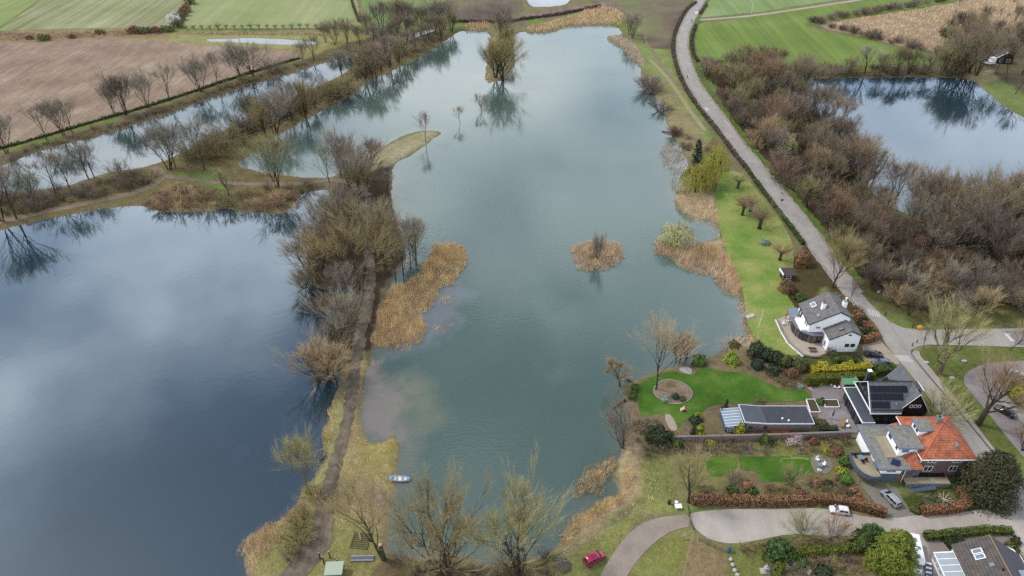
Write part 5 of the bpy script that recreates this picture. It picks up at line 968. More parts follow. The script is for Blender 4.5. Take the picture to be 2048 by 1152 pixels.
ORX = tiles('orange_tiles', A('#c4704f', .58), A('#d08868', .58), 'x', .3, .36, stain=.4); ORY = tiles('orange_tiles_side', A('#c4704f', .58), A('#d08868', .58), 'y', .3, .36, stain=.4)
BRICK = tiles('red_brick', A('#82524a', .65), A('#96645a', .65), 'xy', .22, .075, .9, A('#8a7a72', .5), 1, .2); BRICKD = tiles('dark_brick', A('#3e2724', .55), A('#4c302c', .55), 'xy', .22, .075, .9, None, 1, .2)
BRICKP = tiles('pink_brick', A('#8a6a68', .55), A('#9a7a76', .55), 'xy', .22, .075, .9, A('#a09088', .5), 1, .2)
SLATEW = flat('slate_cladding', A('#37343a', .6), .7, var=.2, scale=4); DTRIM = flat('dark_trim', A('#3a3a40'), .6); GLASS = flat('window_glass', (.018, .022, .026), .06, 0, .9); GLASSB = flat('pale_glass', A('#93a2b0', .5), .1, 0, .8)
GRAVR = noisy('gravel_roof', [(.3, A('#7d7d78')), (.5, A('#98978f')), (.7, A('#aaa79c'))], 1.2, 7, fine_amt=.45); LEADT = flat('lead_edge', A('#8a98ae'), .5, var=.1); BLUEG = flat('blue_grey_paint', A('#66788e'), .55, var=.12)
BITU = flat('bitumen', A('#5a616b'), .75, var=.14, scale=.7); BITU2 = flat('bitumen_old', A('#4a4d56'), .75, var=.25, scale=.6); DECK = noisy('deck_wood', [(.3, A('#b8a88c')), (.7, A('#c9bb9e'))], .6, 5, fine_amt=.12, streak=[(0, 20, .16, .1)])
PANEL = flat('solar_cell', (.005, .006, .012), .35, 0, .25); ALU = flat('aluminium', A('#b8bcc2'), .35, .8); WOODT = flat('oak_wood', A('#b58f62'), .6, var=.2, scale=6); GREY = flat('grey_concrete', A('#9a958c'), .9, var=.15); DARKM = flat('black_metal', (.012, .012, .014), .5)
PINKP = noisy('pink_paving', [(.3, A('#cdb8a8')), (.7, A('#dccabc'))], .5, 4, fine_amt=.15); PURP = noisy('purple_paving', [(.3, A('#978c8e')), (.7, A('#a89e9e'))], .3, 4, fine_amt=.15); SAND = noisy('sand_paving', [(.3, A('#b5a594')), (.7, A('#c8b8a6'))], .4, 4, fine_amt=.15)

class House:
    def __init__(s, name, label, x, y, rz=0, cat='house'):
        s.r = thing(name, label, cat, (x, y, LAND), rz)
    def part(s, name, mb, mat, parent=None, lab=None):
        o = mb.build(name, mat, parent or s.r)
        if lab: o['label'] = lab
        return o
    def box(s, name, mat, *a, parent=None): return s.part(name, bx(*a), mat, parent)
    def slope(s, name, q, th, mat, parent=None):
        """roof plane: outline of four or three points (upper face), given thickness downwards"""
        n = len(q); mb = MB().add([tuple(p) for p in q]+[(p[0], p[1], p[2]-th) for p in q], [tuple(range(n)), tuple(range(2*n-1, n-1, -1))]+[(i, n+i, n+(i+1) % n, (i+1) % n) for i in range(n)])
        me = mb.mesh(name); bm = bmesh.new(); bm.from_mesh(me); bmesh.ops.recalc_face_normals(bm, faces=bm.faces); bm.to_mesh(me); bm.free()
        return link(name, me, mat, parent or s.r)
    def win(s, face, p, u0, u1, z0, z1, fm=None, pm=None, nx=1, nz=1, fw=.09, name='window', proud=.06):
        """window in a wall plane p; face S (looks to -y), N, W (looks to -x), E. Frame bars with a pane behind them"""
        def q(a, b_, c_, d_, y0, y1):
            if face in 'SN':
                lo, hi = (p-y1, p-y0) if face == 'S' else (p+y0, p+y1); return (a, b_, lo, hi, c_, d_)
            lo, hi = (p-y1, p-y0) if face == 'W' else (p+y0, p+y1); return (lo, hi, a, b_, c_, d_)
        mb = MB(); mb.box(*q(u0, u1, z0, z0+fw, .0, proud)); mb.box(*q(u0, u1, z1-fw, z1, .0, proud)); mb.box(*q(u0, u0+fw, z0+fw, z1-fw, .0, proud)); mb.box(*q(u1-fw, u1, z0+fw, z1-fw, .0, proud))
        for i in range(1, nx): c_ = u0+(u1-u0)*i/nx; mb.box(*q(c_-fw*.4, c_+fw*.4, z0+fw, z1-fw, .0, proud))
        for i in range(1, nz): c_ = z0+(z1-z0)*i/nz; mb.box(*q(u0+fw, u1-fw, c_-fw*.4, c_+fw*.4, .004, proud-.004))
        f = mb.build(name, fm or WTRIM, s.r)
        bx(*q(u0+fw*.9, u1-fw*.9, z0+fw*.9, z1-fw*.9, .0, .022)).build('pane', pm or GLASS, f)
        return f
    def skylight(s, c, ax, up, w, h, fm=None, pm=None):
        """roof window lying in a roof plane: centre, direction along the eaves, direction up the slope"""
        ax, up, c = Vector(ax).normalized(), Vector(up).normalized(), Vector(c); n_ = ax.cross(up)
        if n_.z < 0: n_ = -n_
        def slab(nm, w_, h_, t0, t1, mt, par):
            v = [c+ax*a*w_/2+up*b_*h_/2+n_*t for t in (t0, t1) for a, b_ in ((-1, -1), (1, -1), (1, 1), (-1, 1))]
            return MB().add(v, [(3,2,1,0),(4,5,6,7),(0,1,5,4),(1,2,6,5),(2,3,7,6),(3,0,4,7)]).build(nm, mt, par)
        f = slab('roof_window', w, h, -.05, .07, fm or DTRIM, s.r); slab('pane', w*.78, h*.82, .06, .085, pm or GLASSB, f); return f

# ---- white house
h = House('white_house', 'white rendered house with grey tiled gable roofs and glazed bay', 74.6, 137.2)
W = 9.6; y0, y1, rx = 4.2, 12.3, 6.6          # main block
h.part('wall', MB().add([(0,y0,-.3),(W,y0,-.3),(W,y0,7.7),(rx,y0,9.3),(0,y0,5.6),(0,y1,-.3),(W,y1,-.3),(W,y1,7.7),(rx,y1,9.3),(0,y1,5.6)], [(0,1,2,3,4),(9,8,7,6,5),(0,4,9,5),(1,6,7,2),(2,7,8,3),(3,8,9,4)]), WHITE)
h.slope('roof', [(-.35,y0-.3,5.55),(rx,y0-.3,9.5),(rx,y1+.3,9.5),(-.35,y1+.3,5.55)], .16, GREYR)
h.slope('roof', [(rx+.002,y0-.3,9.5),(W+.3,y0-.3,7.7),(W+.3,y1+.3,7.7),(rx+.002,y1+.3,9.5)], .16, GREYR)
for q in ([(-.37,y0-.36,5.6),(rx,y0-.36,9.56),(rx,y0-.3,9.56),(-.37,y0-.3,5.6)], [(rx,y0-.36,9.56),(W+.32,y0-.36,7.76),(W+.32,y0-.3,7.76),(rx,y0-.3,9.56)]): h.slope('verge_board', q, .32, DTRIM)
h.box('gutter', DTRIM, -.5, -.36, y0-.3, y1+.3, 5.36, 5.5)
ax0, ax1, arx = 3.8, 11.2, 8.5                 # annex towards the camera
h.part('wall', MB().add([(ax0,0,-.3),(ax1,0,-.3),(ax1,0,5.3),(arx,0,6.7),(ax0,0,4.2),(ax0,y0,-.3),(ax1,y0,-.3),(ax1,y0,5.3),(arx,y0,6.7),(ax0,y0,4.2)], [(0,1,2,3,4),(9,8,7,6,5),(0,4,9,5),(1,6,7,2),(2,7,8,3),(3,8,9,4)]), WHITE)
h.slope('roof', [(ax0-.3,-.3,4.15),(arx,-.3,6.9),(arx,y0,6.9),(ax0-.3,y0,4.15)], .15, GREYR)
h.slope('roof', [(arx+.002,-.3,6.9),(ax1+.3,-.3,5.3),(ax1+.3,y0+3,5.3),(arx+.002,y0+3,6.9)], .15, GREYR)
for q in ([(ax0-.32,-.36,4.2),(arx,-.36,6.96),(arx,-.3,6.96),(ax0-.32,-.3,4.2)], [(arx,-.36,6.96),(ax1+.32,-.36,5.36),(ax1+.32,-.3,5.36),(arx,-.3,6.96)]): h.slope('verge_board', q, .32, DTRIM)
for u in (8.0, 9.4): h.win('S', 0, u, u+1.05, 1.6, 2.6, DTRIM)
h.win('S', 0, 8.1, 8.8, 5.2, 5.6, DTRIM); h.win('S', 0, 5.2, 6.2, .0, .55, DTRIM)
h.win('S', y0, 1.6, 2.9, 4.0, 4.9, WTRIM, GLASSB); 
for v in (5.4, 6.5): h.win('W', 0, v, v+.7, 3.6, 5.2, DTRIM, GLASSB)
for v in (9.6, 10.8): h.win('W', 0, v, v+.75, 3.0, 5.2, DTRIM)
h.win('W', ax0, 1.2, 2.2, .4, 2.3, WTRIM, GLASSB)
c = h.box('chimney', WHITE, 3.3, 4.2, 7.2, 8.0, 6.8, 9.6); bx(3.25, 4.25, 7.15, 8.05, 9.6, 9.75).build('cap', GREY, c); MB().lathe([(.16,9.75),(.16,10.05)], 8, 3.75, 7.6).build('pot', DARKM, c)
c = h.box('chimney', WHITE, 8.7, 9.6, 7.6, 8.6, 7.0, 9.8); bx(8.65, 9.65, 7.55, 8.65, 9.8, 9.95).build('cap', GREY, c); MB().lathe([(.12,9.95),(.12,10.6),(.28,10.7),(.1,10.95)], 8, 9.15, 8.1).build('pot', WTRIM, c)
sl = (6.6, 0, 3.9)
h.skylight((2.3, 10.0, 5.8+2.3*.59+.05), (0,1,0), sl, 1.7, 1.25, WTRIM); h.skylight((2.2, 5.7, 5.8+2.2*.59+.05), (0,1,0), sl, 1.2, .8, ALU); h.skylight((6.6, 1.6, 4.3+2.8*.57+.2), (0,1,0), (4.7,0,2.7), .8, 1.3, DTRIM)
# sunroom bay and awning
bay = [(-2.0, 10.2), (-2.3, 8.0), (-2.0, 6.0), (-.9, 4.3), (.9, 3.2), (3.7, 3.2), (3.7, 4.15), (-.05, 4.15), (-.05, 10.2)]
h.part('bay_roof', MB().prism([(-2.3,10.4),(-2.6,8.0),(-2.3,5.8),(-1.1,3.9),(.8,2.8),(3.75,2.8),(3.75,4.16),(-.06,4.16),(-.06,10.4)], 2.75, 2.95), GREYR if False else flat('zinc_roof', A('#8d8794'), .5, var=.1))
for i in range(5):
    (xa, ya), (xb, yb) = bay[i], bay[i+1]; n_ = 2
    for k in range(n_):
        pa = Vector((xa+(xb-xa)*k/n_, ya+(yb-ya)*k/n_, 0)); pb = Vector((xa+(xb-xa)*(k+1)/n_, ya+(yb-ya)*(k+1)/n_, 0)); d = (pb-pa).normalized(); n2 = Vector((d.y, -d.x, 0))*-1
        fr = MB()
        for p in (pa, pb-d*.1): fr.add([p, p+d*.1, p+d*.1+n2*.1, p+n2*.1]+[v+Vector((0,0,2.75)) for v in (p, p+d*.1, p+d*.1+n2*.1, p+n2*.1)], [(3,2,1,0),(4,5,6,7),(0,1,5,4),(1,2,6,5),(2,3,7,6),(3,0,4,7)])
        f = fr.build('bay_window', DTRIM, h.r); MB().add([pa+n2*.05, pb+n2*.05, pb+n2*.05+Vector((0,0,2.72)), pa+n2*.05+Vector((0,0,2.72)), pa+n2*.08, pb+n2*.08, pb+n2*.08+Vector((0,0,2.72)), pa+n2*.08+Vector((0,0,2.72))], [(3,2,1,0),(4,5,6,7),(0,1,5,4),(1,2,6,5),(2,3,7,6),(3,0,4,7)]).build('pane', GLASS if (i+k) % 2 else flat('painted_reflection_glass', A('#8a7a70', .4), .1, 0, .8), f)  # every other pane is paler: reflected light painted into its colour
h.box('balcony', WHITE, -1.7, -.02, 4.6, 9.4, 2.95, 3.5); h.slope('awning', [(-2.4,10.6,3.1),(-.02,10.6,3.7),(-.02,13.4,3.7),(-2.4,13.4,3.1)], .1, GLASSB)
for yy in (10.7, 13.2): h.box('post', DTRIM, -2.3, -2.2, yy, yy+.1, -.3, 3.0)
# terrace of the white house
sheet('terrace', [(1552,640),(1572,632),(1600,625),(1620,640),(1650,690),(1655,706),(1632,714),(1610,713),(1590,700),(1575,688)], PINKP, LAND+.09)
def wall_run(name, label, pts, w, hh, mat, cop=None, world=False, cat='wall', hang=.06):
    p = PL(pts) if not world else np.array(pts, float); c0 = p.mean(0); r = thing(name, label, cat, (c0[0], c0[1], LAND))
    p = p-c0
    for i in range(len(p)-1):
        a, b_ = Vector((*p[i], 0)), Vector((*p[i+1], 0)); d = (b_-a).normalized(); nn = Vector((-d.y, d.x, 0)); a2 = a+d*(w/2*.98 if i else 0)
        for nm, ww, z0, z1, mt in (('wall', w, -.2, hh, mat), ('coping', w+hang*2, hh, hh+.08, cop or mat)):
            MB().prism([tuple((v)[:2]) for v in (a2-nn*ww/2, b_-nn*ww/2+d*0, b_+nn*ww/2, a2+nn*ww/2)], z0, z1).build(nm, mt, r)
    return r
wall_run('terrace_wall', 'low white garden wall around the pink terrace', [(1552,641),(1562,664),(1576,688),(1592,702),(1606,714)], .45, .7, WHITE, GREY)
wall_run('terrace_wall', 'short stone wall at the lower end of the terrace', [(1606,712),(1626,716),(1640,715)], .4, .5, GREY, GREY)

# ---- dark house
h = House('dark_house', 'dark brick house with slate roof and black solar panels', 78.4, 112.4)
EZ, RZ_, RY, GX0, GX1, RXg = 4.4, 8.9, 4.65, 6.6, 13.0, 9.8    # wing along x, gable block along y
h.part('wall', MB().add([(.5,0,-.3),(GX0+.5,0,-.3),(GX0+.5,0,EZ),(.5,0,EZ),(.5,9.3,-.3),(GX0+.5,9.3,-.3),(GX0+.5,9.3,EZ),(.5,9.3,EZ),(.5,RY,RZ_-.15),(GX0+.5,RY,RZ_-.15)], [(0,1,2,3),(7,6,5,4),(0,3,8,7,4),(1,5,6,9,2),(3,2,9,8),(6,7,8,9)]), SLATEW)
gy0, gy1 = .9, 10.2
h.part('wall', MB().add([(GX0,gy0,-.3),(GX1,gy0,-.3),(GX1,gy0,EZ-.4),(RXg,gy0,RZ_-.2),(GX0,gy0,EZ-.4),(GX0,gy1,-.3),(GX1,gy1,-.3),(GX1,gy1,EZ-.4),(RXg,gy1,RZ_-.2),(GX0,gy1,EZ-.4)], [(0,1,2,3,4),(9,8,7,6,5),(0,4,9,5),(1,6,7,2),(2,7,8,3),(3,8,9,4)]), BRICKD)
k = (RZ_-EZ)/(RXg-GX0)
h.slope('roof', [(0,-.3,EZ-.3),(GX0+.15,-.3,EZ-.3),(RXg,RY,RZ_),(0,RY,RZ_)], .18, GREYRX)          # solar slope
h.slope('roof', [(0,RY+.002,RZ_),(RXg,RY+.002,RZ_),(GX0+.15,9.7,EZ-.3),(0,9.7,EZ-.3)], .18, GREYRX)
h.slope('roof', [(GX0+.15,gy0-.35,EZ-.25),(RXg,gy0-.35,RZ_+.01),(RXg,RY,RZ_+.01)], .17, SLATEY)
h.slope('roof', [(GX0+.15,gy1+.2,EZ-.25),(RXg,RY+.05,RZ_+.01),(RXg,gy1+.2,RZ_+.01)], .17, SLATEY)
h.slope('roof', [(RXg+.003,gy0-.35,RZ_+.012),(GX1+.3,gy0-.35,EZ-.8),(GX1+.3,gy1+.2,EZ-.8),(RXg+.003,gy1+.2,RZ_+.012)], .17, SLATEY)
for q in ([(GX0-.1,gy0-.42,EZ-.3),(RXg,gy0-.42,RZ_+.06),(RXg,gy0-.35,RZ_+.06),(GX0-.1,gy0-.35,EZ-.3)], [(RXg,gy0-.42,RZ_+.06),(GX1+.32,gy0-.42,EZ-.76),(GX1+.32,gy0-.35,EZ-.76),(RXg,gy0-.35,RZ_+.06)], [(-.14,-.34,EZ-.3),(-.14,RY,RZ_+.06),(0,RY,RZ_+.06),(0,-.34,EZ-.3)], [(-.14,RY,RZ_+.06),(-.14,9.74,EZ-.3),(0,9.74,EZ-.3),(0,RY,RZ_+.06)]): h.slope('verge_board', q, .15, WTRIM)
h.box('gutter', WTRIM, -.1, GX0+.1, -.44, -.32, EZ-.46, EZ-.34); h.box('ridge_cap', DTRIM, 0, RXg, RY-.12, RY+.12, RZ_-.02, RZ_+.09)
for i in range(3): h.win('S', gy0, 8.75+i*.9, 9.4+i*.9, 4.6, 5.5)
for i in range(3): h.win('S', 0, 1.5+i*1.9, 2.7+i*1.9, 1.0, 2.6, DTRIM)
su = Vector((0, RY+.3, RZ_-EZ+.3)); sn = Vector((0, -(RZ_-EZ+.3), RY+.3)).normalized(); L_ = su.length; su.normalize(); o0 = Vector((.25, -.3, EZ-.3))
for row, (cnt, t) in enumerate(((8, .80), (7, .56), (4, .31))):
    for i in range(cnt):
        c0 = o0+su*(L_*(t-.155))+Vector((i*1.02+.06, 0, 0))+sn*.06; v = [c0+Vector((a*.98, 0, 0))+su*b_*1.5+sn*e for e in (0, .05) for a, b_ in ((0, 0), (1, 0), (1, 1), (0, 1))]
        MB().add(v, [(3,2,1,0),(4,5,6,7),(0,1,5,4),(1,2,6,5),(2,3,7,6),(3,0,4,7)]).build('solar_panel', PANEL, h.r)
h.skylight(o0+su*(L_*.30)+Vector((5.5,0,0))+sn*.02, (1,0,0), su, .55, .9, DTRIM)
# glazed west gable and flat extension
for i in range(5): h.win('W', .5, .8+i*1.6, 2.3+i*1.6, 4.5, 5.7 if i in (0, 4) else 7.0 if i in (1, 3) else 8.0, DTRIM, GLASS, 1, 1, .1)
for i in range(5): h.win('W', -2.0, .2+i*1.55, 1.65+i*1.55, .1, 2.9, DTRIM, GLASS, 1, 1, .1)
h.box('extension', SLATEW, -2.0, .48, -.6, 8.2, -.3, 3.1); h.box('flat_roof', BITU, -2.3, .46, -2.3, 8.6, 3.1, 3.28); 
for a in ((-2.4,-2.28,-2.4,8.7,3.04,3.36),(-2.28,.44,-2.4,-2.28,3.04,3.36),(-2.28,.44,8.58,8.7,3.04,3.36)): h.box('fascia', WTRIM, *a)
h.box('beam', WTRIM, -.25, .47, -.32, .0, 4.3, 4.7) if False else h.box('cross_beam', WTRIM, -.12, .05, .2, 9.2, 4.25, 4.5)
c = h.box('chimney', BITU, 2.4, 3.1, 9.2, 9.9, 3, 7.6); bx(2.3, 3.2, 9.1, 10.0, 7.6, 7.75).build('cap', WTRIM, c)
MB().lathe([(.14,6.0),(.14,6.9),(.22,6.95),(.22,7.1)], 8, 11.6, 4.0).build('flue', DARKM, h.r); h.box('dormer', SLATEW, 11.6, 13.3, 5.4, 8.2, 3.5, 5.4); h.box('dormer_roof', BITU, 11.4, 13.6, 5.2, 8.4, 5.4, 5.52); h.box('dormer_fascia', WTRIM, 13.6, 13.75, 5.2, 8.4, 5.35, 5.6)
for yy in (-2.2, 2.0, 6.0): h.box('post', DTRIM, -2.3, -2.15, yy, yy+.15, -.3, 3.1)

# ---- orange roofed house
h = House('orange_house', 'brick house with bright orange hipped roof, dormers and roof terrace', 74.2, 96.8)
X0, X1, Y0, Y1, EZ, PZ = 8.6, 19.0, 1.2, 12.2, 6.2, 9.9; cx, cy_ = (X0+X1)/2, (Y0+Y1)/2
h.box('wall', BRICK, X0, X1, Y0, Y1, -.3, EZ-.05)
e = .45; pk = (cx, cy_, PZ); A0, B0, C0, D0 = (X0-e,Y0-e,EZ-.3), (X1+e,Y0-e,EZ-.3), (X1+e,Y1+e,EZ-.3), (X0-e,Y1+e,EZ-.3)
h.slope('roof', [A0, B0, pk], .15, ORX); h.slope('roof', [B0, C0, pk], .15, ORY); h.slope('roof', [C0, D0, pk], .15, ORX); h.slope('roof', [D0, A0, pk], .15, ORY)
for p in (A0, B0, C0, D0): h.part('hip_tile', MB().tube([(p[0],p[1],p[2]+.03), (pk[0],pk[1],pk[2]+.05)], [.13, .13], 6), flat('hip_orange', A('#d8744e', .55), .8))
for a in ((X0-e-.12,X1+e+.12,Y0-e-.14,Y0-e-.02,EZ-.5,EZ-.3),(X0-e-.14,X0-e-.02,Y0-e-.02,Y1+e,EZ-.5,EZ-.3)): h.box('gutter', WTRIM, *a)
c = h.box('chimney', GREY, cx-.9, cx+.2, cy_+.5, cy_+1.4, PZ-1.6, PZ+.9); bx(cx-1.0, cx+.3, cy_+.4, cy_+1.5, PZ+.9, PZ+1.05).build('cap', GREY, c); MB().lathe([(.18,PZ+1.05),(.18,PZ+1.4)], 8, cx-.6, cy_+.9).build('pot', DARKM, c)
sS = Vector((0, cy_-(Y0-e), PZ-EZ+.3)); h.skylight(Vector((cx+1.9, Y0-e, EZ-.3))+sS*.42+Vector((0,0,.05)), (1,0,0), sS, .7, 1.0, ALU)
h.win('S', Y0, 9.9, 11.6, 4.5, 5.45, None, None, 2); h.win('S', Y0, 15.0, 16.7, 4.5, 5.45, None, None, 2); h.win('S', Y0, 9.7, 11.5, 1.9, 3.5, None, None, 2); h.win('S', Y0, 14.9, 16.5, 1.9, 3.5, None, None, 2)
# flat roofed west part
h.box('wall', BRICK, .75, 6.4, .0, 11.4, -.3, 2.5); h.box('west_wall', WHITE, .6, .747, 1.5, 11.38, -.3, 2.497); h.box('upper_wall', WHITE, .6, 4.6, .05, 11.3, 2.5, 4.1); h.box('wall', BRICK, 4.6, X0, .3, 11.4, 2.5, 4.05); h.box('wall', BRICK, 6.4, X0-.003, .305, 11.395, -.3, 2.499)
h.box('flat_roof', GRAVR, -.15, 5.9, -.35, 11.6, 4.1, 4.32)
for a in ((-.32,-.14,-.5,11.75,4.02,4.42),(-.14,6.0,-.5,-.34,4.02,4.42),(-.14,6.0,11.6,11.75,4.02,4.42),(5.9,6.0,-.34,11.6,4.02,4.36)): h.box('roof_edge', LEADT, *a)
h.box('roof_terrace', DECK, 2.3, 4.4, 2.6, 8.6, 4.32, 4.42); 
for a in ((2.2,2.3,2.5,8.7,4.32,4.55),(2.3,4.4,8.6,8.7,4.32,4.55),(2.3,4.4,2.5,2.6,4.32,4.55)): h.box('terrace_edge', SAND, *a)
h.slope('solar_panel', [(2.3,.9,4.55),(3.7,.2,4.55),(4.5,1.2,4.95),(3.1,1.9,4.95)], .06, flat('blue_panel', (.012, .016, .05), .2, 0, .7))
h.win('S', .05, 1.5, 3.5, 2.85, 3.95, None, GLASSB, 2); h.win('W', .6, 1.2, 3.0, 2.75, 4.0, None, GLASSB, 2); h.win('W', .6, 3.2, 4.6, 2.75, 4.0, None, GLASS); h.win('W', .6, 8.2, 10.8, 2.75, 4.0, None, GLASSB, 2)
h.box('garage_door', BLUEG, 1.2, 3.9, -.06, -.005, -.25, 2.0); h.box('downpipe', WTRIM, 5.25, 5.35, -.12, -.02, -.3, 4.0)
# dormers: white boxes with gravel roofs
h.box('dormer', WHITE, 4.6, 8.9, 3.1, 8.4, 4.1, 6.9); h.box('dormer_roof', GRAVR, 4.15, 9.1, 2.7, 8.8, 6.9, 7.12)
for a in ((4.0,4.15,2.6,8.9,6.82,7.2),(4.15,9.1,2.55,2.7,6.82,7.2),(4.15,9.1,8.8,8.95,6.82,7.2)): h.box('roof_edge', LEADT, *a)
h.win('W', 4.6, 6.6, 7.9, 5.2, 6.5, LEADT, GLASS); h.win('W', 4.6, 3.8, 4.5, 5.2, 6.3, LEADT, GLASS); h.win('S', 3.1, 5.2, 6.6, 5.4, 6.6, LEADT, GLASSB)
h.box('dormer', WHITE, 9.4, 12.2, 6.2, 9.0, 6.6, 8.6); h.box('dormer_roof', GRAVR, 9.1, 12.6, 5.9, 9.3, 8.6, 8.8)
for a in ((8.98,9.1,5.8,9.4,8.55,8.86),(9.1,12.6,5.78,5.9,8.55,8.86)): h.box('roof_edge', LEADT, *a)
h.win('W', 9.4, 6.6, 7.4, 7.3, 8.4, LEADT, GLASS); h.win('W', 9.4, 7.7, 8.5, 7.3, 8.4, LEADT, GLASS)
# small hipped roof between
h.slope('roof', [(5.7,-.1,3.9),(8.9,-.1,3.9),(7.6,2.6,6.0)], .14, ORX); h.slope('roof', [(8.9,-.1,3.9),(8.9,3.0,3.9),(7.6,2.6,6.0)], .14, ORY); h.slope('roof', [(5.7,-.1,3.9),(7.6,2.6,6.0),(5.7,3.2,4.6)], .14, ORY)
h.slope('roof', [(5.9,9.0,4.3),(8.9,9.0,5.6),(8.9,11.6,5.6),(5.9,11.6,4.3)], .12, ORX)
h.box('downpipe', WTRIM, 8.42, 8.52, 1.05, 1.18, -.3, 5.2); h.box('door', BLUEG, 7.0, 7.9, .24, .295, 1.15, 3.1)
# curved balcony
bp_ = [(.5,-.9),(-.6,-1.3),(-1.8,-1.2),(-3.0,-.4),(-3.7,.8),(-4.0,2.2),(-4.05,3.8),(-3.9,5.2),(.5,5.2)]
h.part('balcony_deck', MB().prism(bp_[::-1], 2.05, 2.3), DECK)
rail = MB()
for (xa, ya), (xb, yb) in zip(bp_[:8], bp_[1:9]): rail.add([(xa,ya,1.85),(xb,yb,1.85),(xb,yb,3.05),(xa,ya,3.05)], [(0,1,2,3)])
o = h.part('balcony_railing', rail, BLUEG); md = o.modifiers.new('thick', 'SOLIDIFY'); md.thickness = .08; md.offset = 1
for p in ((-3.8,3.0),(-3.0,-.2),(-.7,-1.1)): h.part('balcony_post', MB().tube([(p[0],p[1],-.3),(p[0],p[1],2.05)], .07, 6), ALU)
h.part('balcony_table', MB().lathe([(.05,2.3),(.05,3.0),(.65,3.02),(.65,3.07)], 12, -2.0, 3.9), GLASSB)
for p in ((-2.9,4.5),(-1.0,3.4),(-1.9,2.9)):
    c = h.part('balcony_chair', MB().box(p[0]-.25, p[0]+.25, p[1]-.25, p[1]+.25, 2.7, 2.76).box(p[0]-.25, p[0]+.25, p[1]+.2, p[1]+.25, 2.76, 3.15), DARKM)
    for a in (-.22, .2):
        for b_ in (-.22, .2): bx(p[0]+a, p[0]+a+.03, p[1]+b_, p[1]+b_+.03, 2.3, 2.7).build('leg', DARKM, c)
h.box('awning_box', LEADT, -.3, .55, 1.0, 2.7, 3.0, 3.12)
# raised terrace with planters and the outside stairs
h.box('terrace_slab', DECK, 5.6, 14.6, -1.3, 1.15, .95, 1.15); h.box('stone_wall', GREY, 5.6, 14.6, -1.5, -1.31, -.3, 1.2)
for i in range(7): h.box('planter', DARKM, 7.6+i*.98, 8.35+i*.98, .2, .95, 1.15, 1.5)
st = 14
fl = [(10.6-.34*i, -2.25-.0*i) for i in range(st)]
for i in range(st): h.box('step', BLUEG, 11.2-.38*(i+1), 11.2-.38*i-.02, -2.6, -1.55, 1.05-.095*i-.05, 1.05-.095*i)
for yy in (-2.66, -1.55):
    h.part('stringer', MB().add([(11.2,yy,1.1),(11.2,yy,.85),(5.9,yy,-.4),(5.9,yy,-.15),(11.2,yy+.05,1.1),(11.2,yy+.05,.85),(5.9,yy+.05,-.4),(5.9,yy+.05,-.15)], [(0,1,2,3),(7,6,5,4),(0,3,7,4),(1,5,6,2)]), BLUEG)
    h.part('handrail', MB().tube([(11.2,yy,2.0),(5.9,yy,.75)], .04, 5), BLUEG)
    for i in range(6): h.part('baluster', MB().tube([(11.0-i,yy,1.0-.235*i),(11.0-i,yy,1.95-.235*i)], .025, 4), BLUEG)

# ---- flat roofed garden building with glass lean-to
h = House('flat_roofed_shed', 'long pink brick garden building with flat grey roof', 50.9, 110.3, 0, 'building')
h.box('wall', BRICKP, .3, 14.5, .2, 4.9, -.3, 2.7)
h.part('roof', MB().prism([(4.6,-.1),(14.8,-.1),(14.8,5.1),(4.6,5.1)], 2.7, 2.92), BITU2); h.part('roof', MB().prism([(-.1,.35),(4.598,-.1),(4.598,5.1),(-.1,5.6)], 2.72, 2.93), BITU, None)
for q in ([(-.2,.25),(4.6,-.2),(14.9,-.2),(14.9,-.1),(4.6,-.1),(-.1,.35)], [(-.2,.25),(-.1,.35),(-.1,5.6),(-.2,5.7)], [(-.1,5.6),(4.6,5.1),(14.8,5.1),(14.9,5.2),(4.6,5.2),(-.2,5.7)], [(14.8,-.1),(14.9,-.1),(14.9,5.2),(14.8,5.1)]): h.part('roof_edge', MB().prism(q, 2.7, 3.0), flat('roof_edge_grey', (.55, .56, .58), .5))
for u in (1.0, 4.2): h.win('S', .2, u, u+.75, 1.0, 1.75, DTRIM)
h.box('door', flat('orange_door', A('#d06a3a', .55), .7), 5.9, 9.9, -.55, .14, -.2, .5); h.win('W', .3, 1.0, 3.6, .3, 2.2, WTRIM, GLASS, 2)
for p in ((8.2,1.2),(9.4,.6)): h.part('roof_vent', MB().lathe([(.12,2.9),(.12,3.2),(.2,3.2),(.2,3.28)], 8, *p), WTRIM)
h = House('glass_lean_to', 'lean-to shed with pale blue glass roof beside the garden building', 46.7, 110.3, 0, 'shed')
h.box('wall', flat('blue_boards', A('#5f7486'), .7, var=.1), .1, 3.8, .1, 5.0, -.3, 1.9)
for i in range(6): h.slope('roof_pane', [(-.1,-.1+i*.87,2.0),(3.95,-.1+i*.87,2.45),(3.95,.74+i*.87,2.45),(-.1,.74+i*.87,2.0)], .06, flat('glass_roof', A('#a5b6c4', .5), .15, 0, .8))
for i in range(7): h.slope('glazing_bar', [(-.12,-.12+i*.87,2.04),(3.96,-.12+i*.87,2.5),(3.96,-.05+i*.87,2.5),(-.12,-.05+i*.87,2.04)], .08, WTRIM)
h.win('S', .1, .5, 1.9, .3, 1.7, WTRIM, GLASSB, 2); h.part('flue', MB().tube([(.2,4.8,1.9),(.2,4.8,3.4)], .12, 8), DARKM)

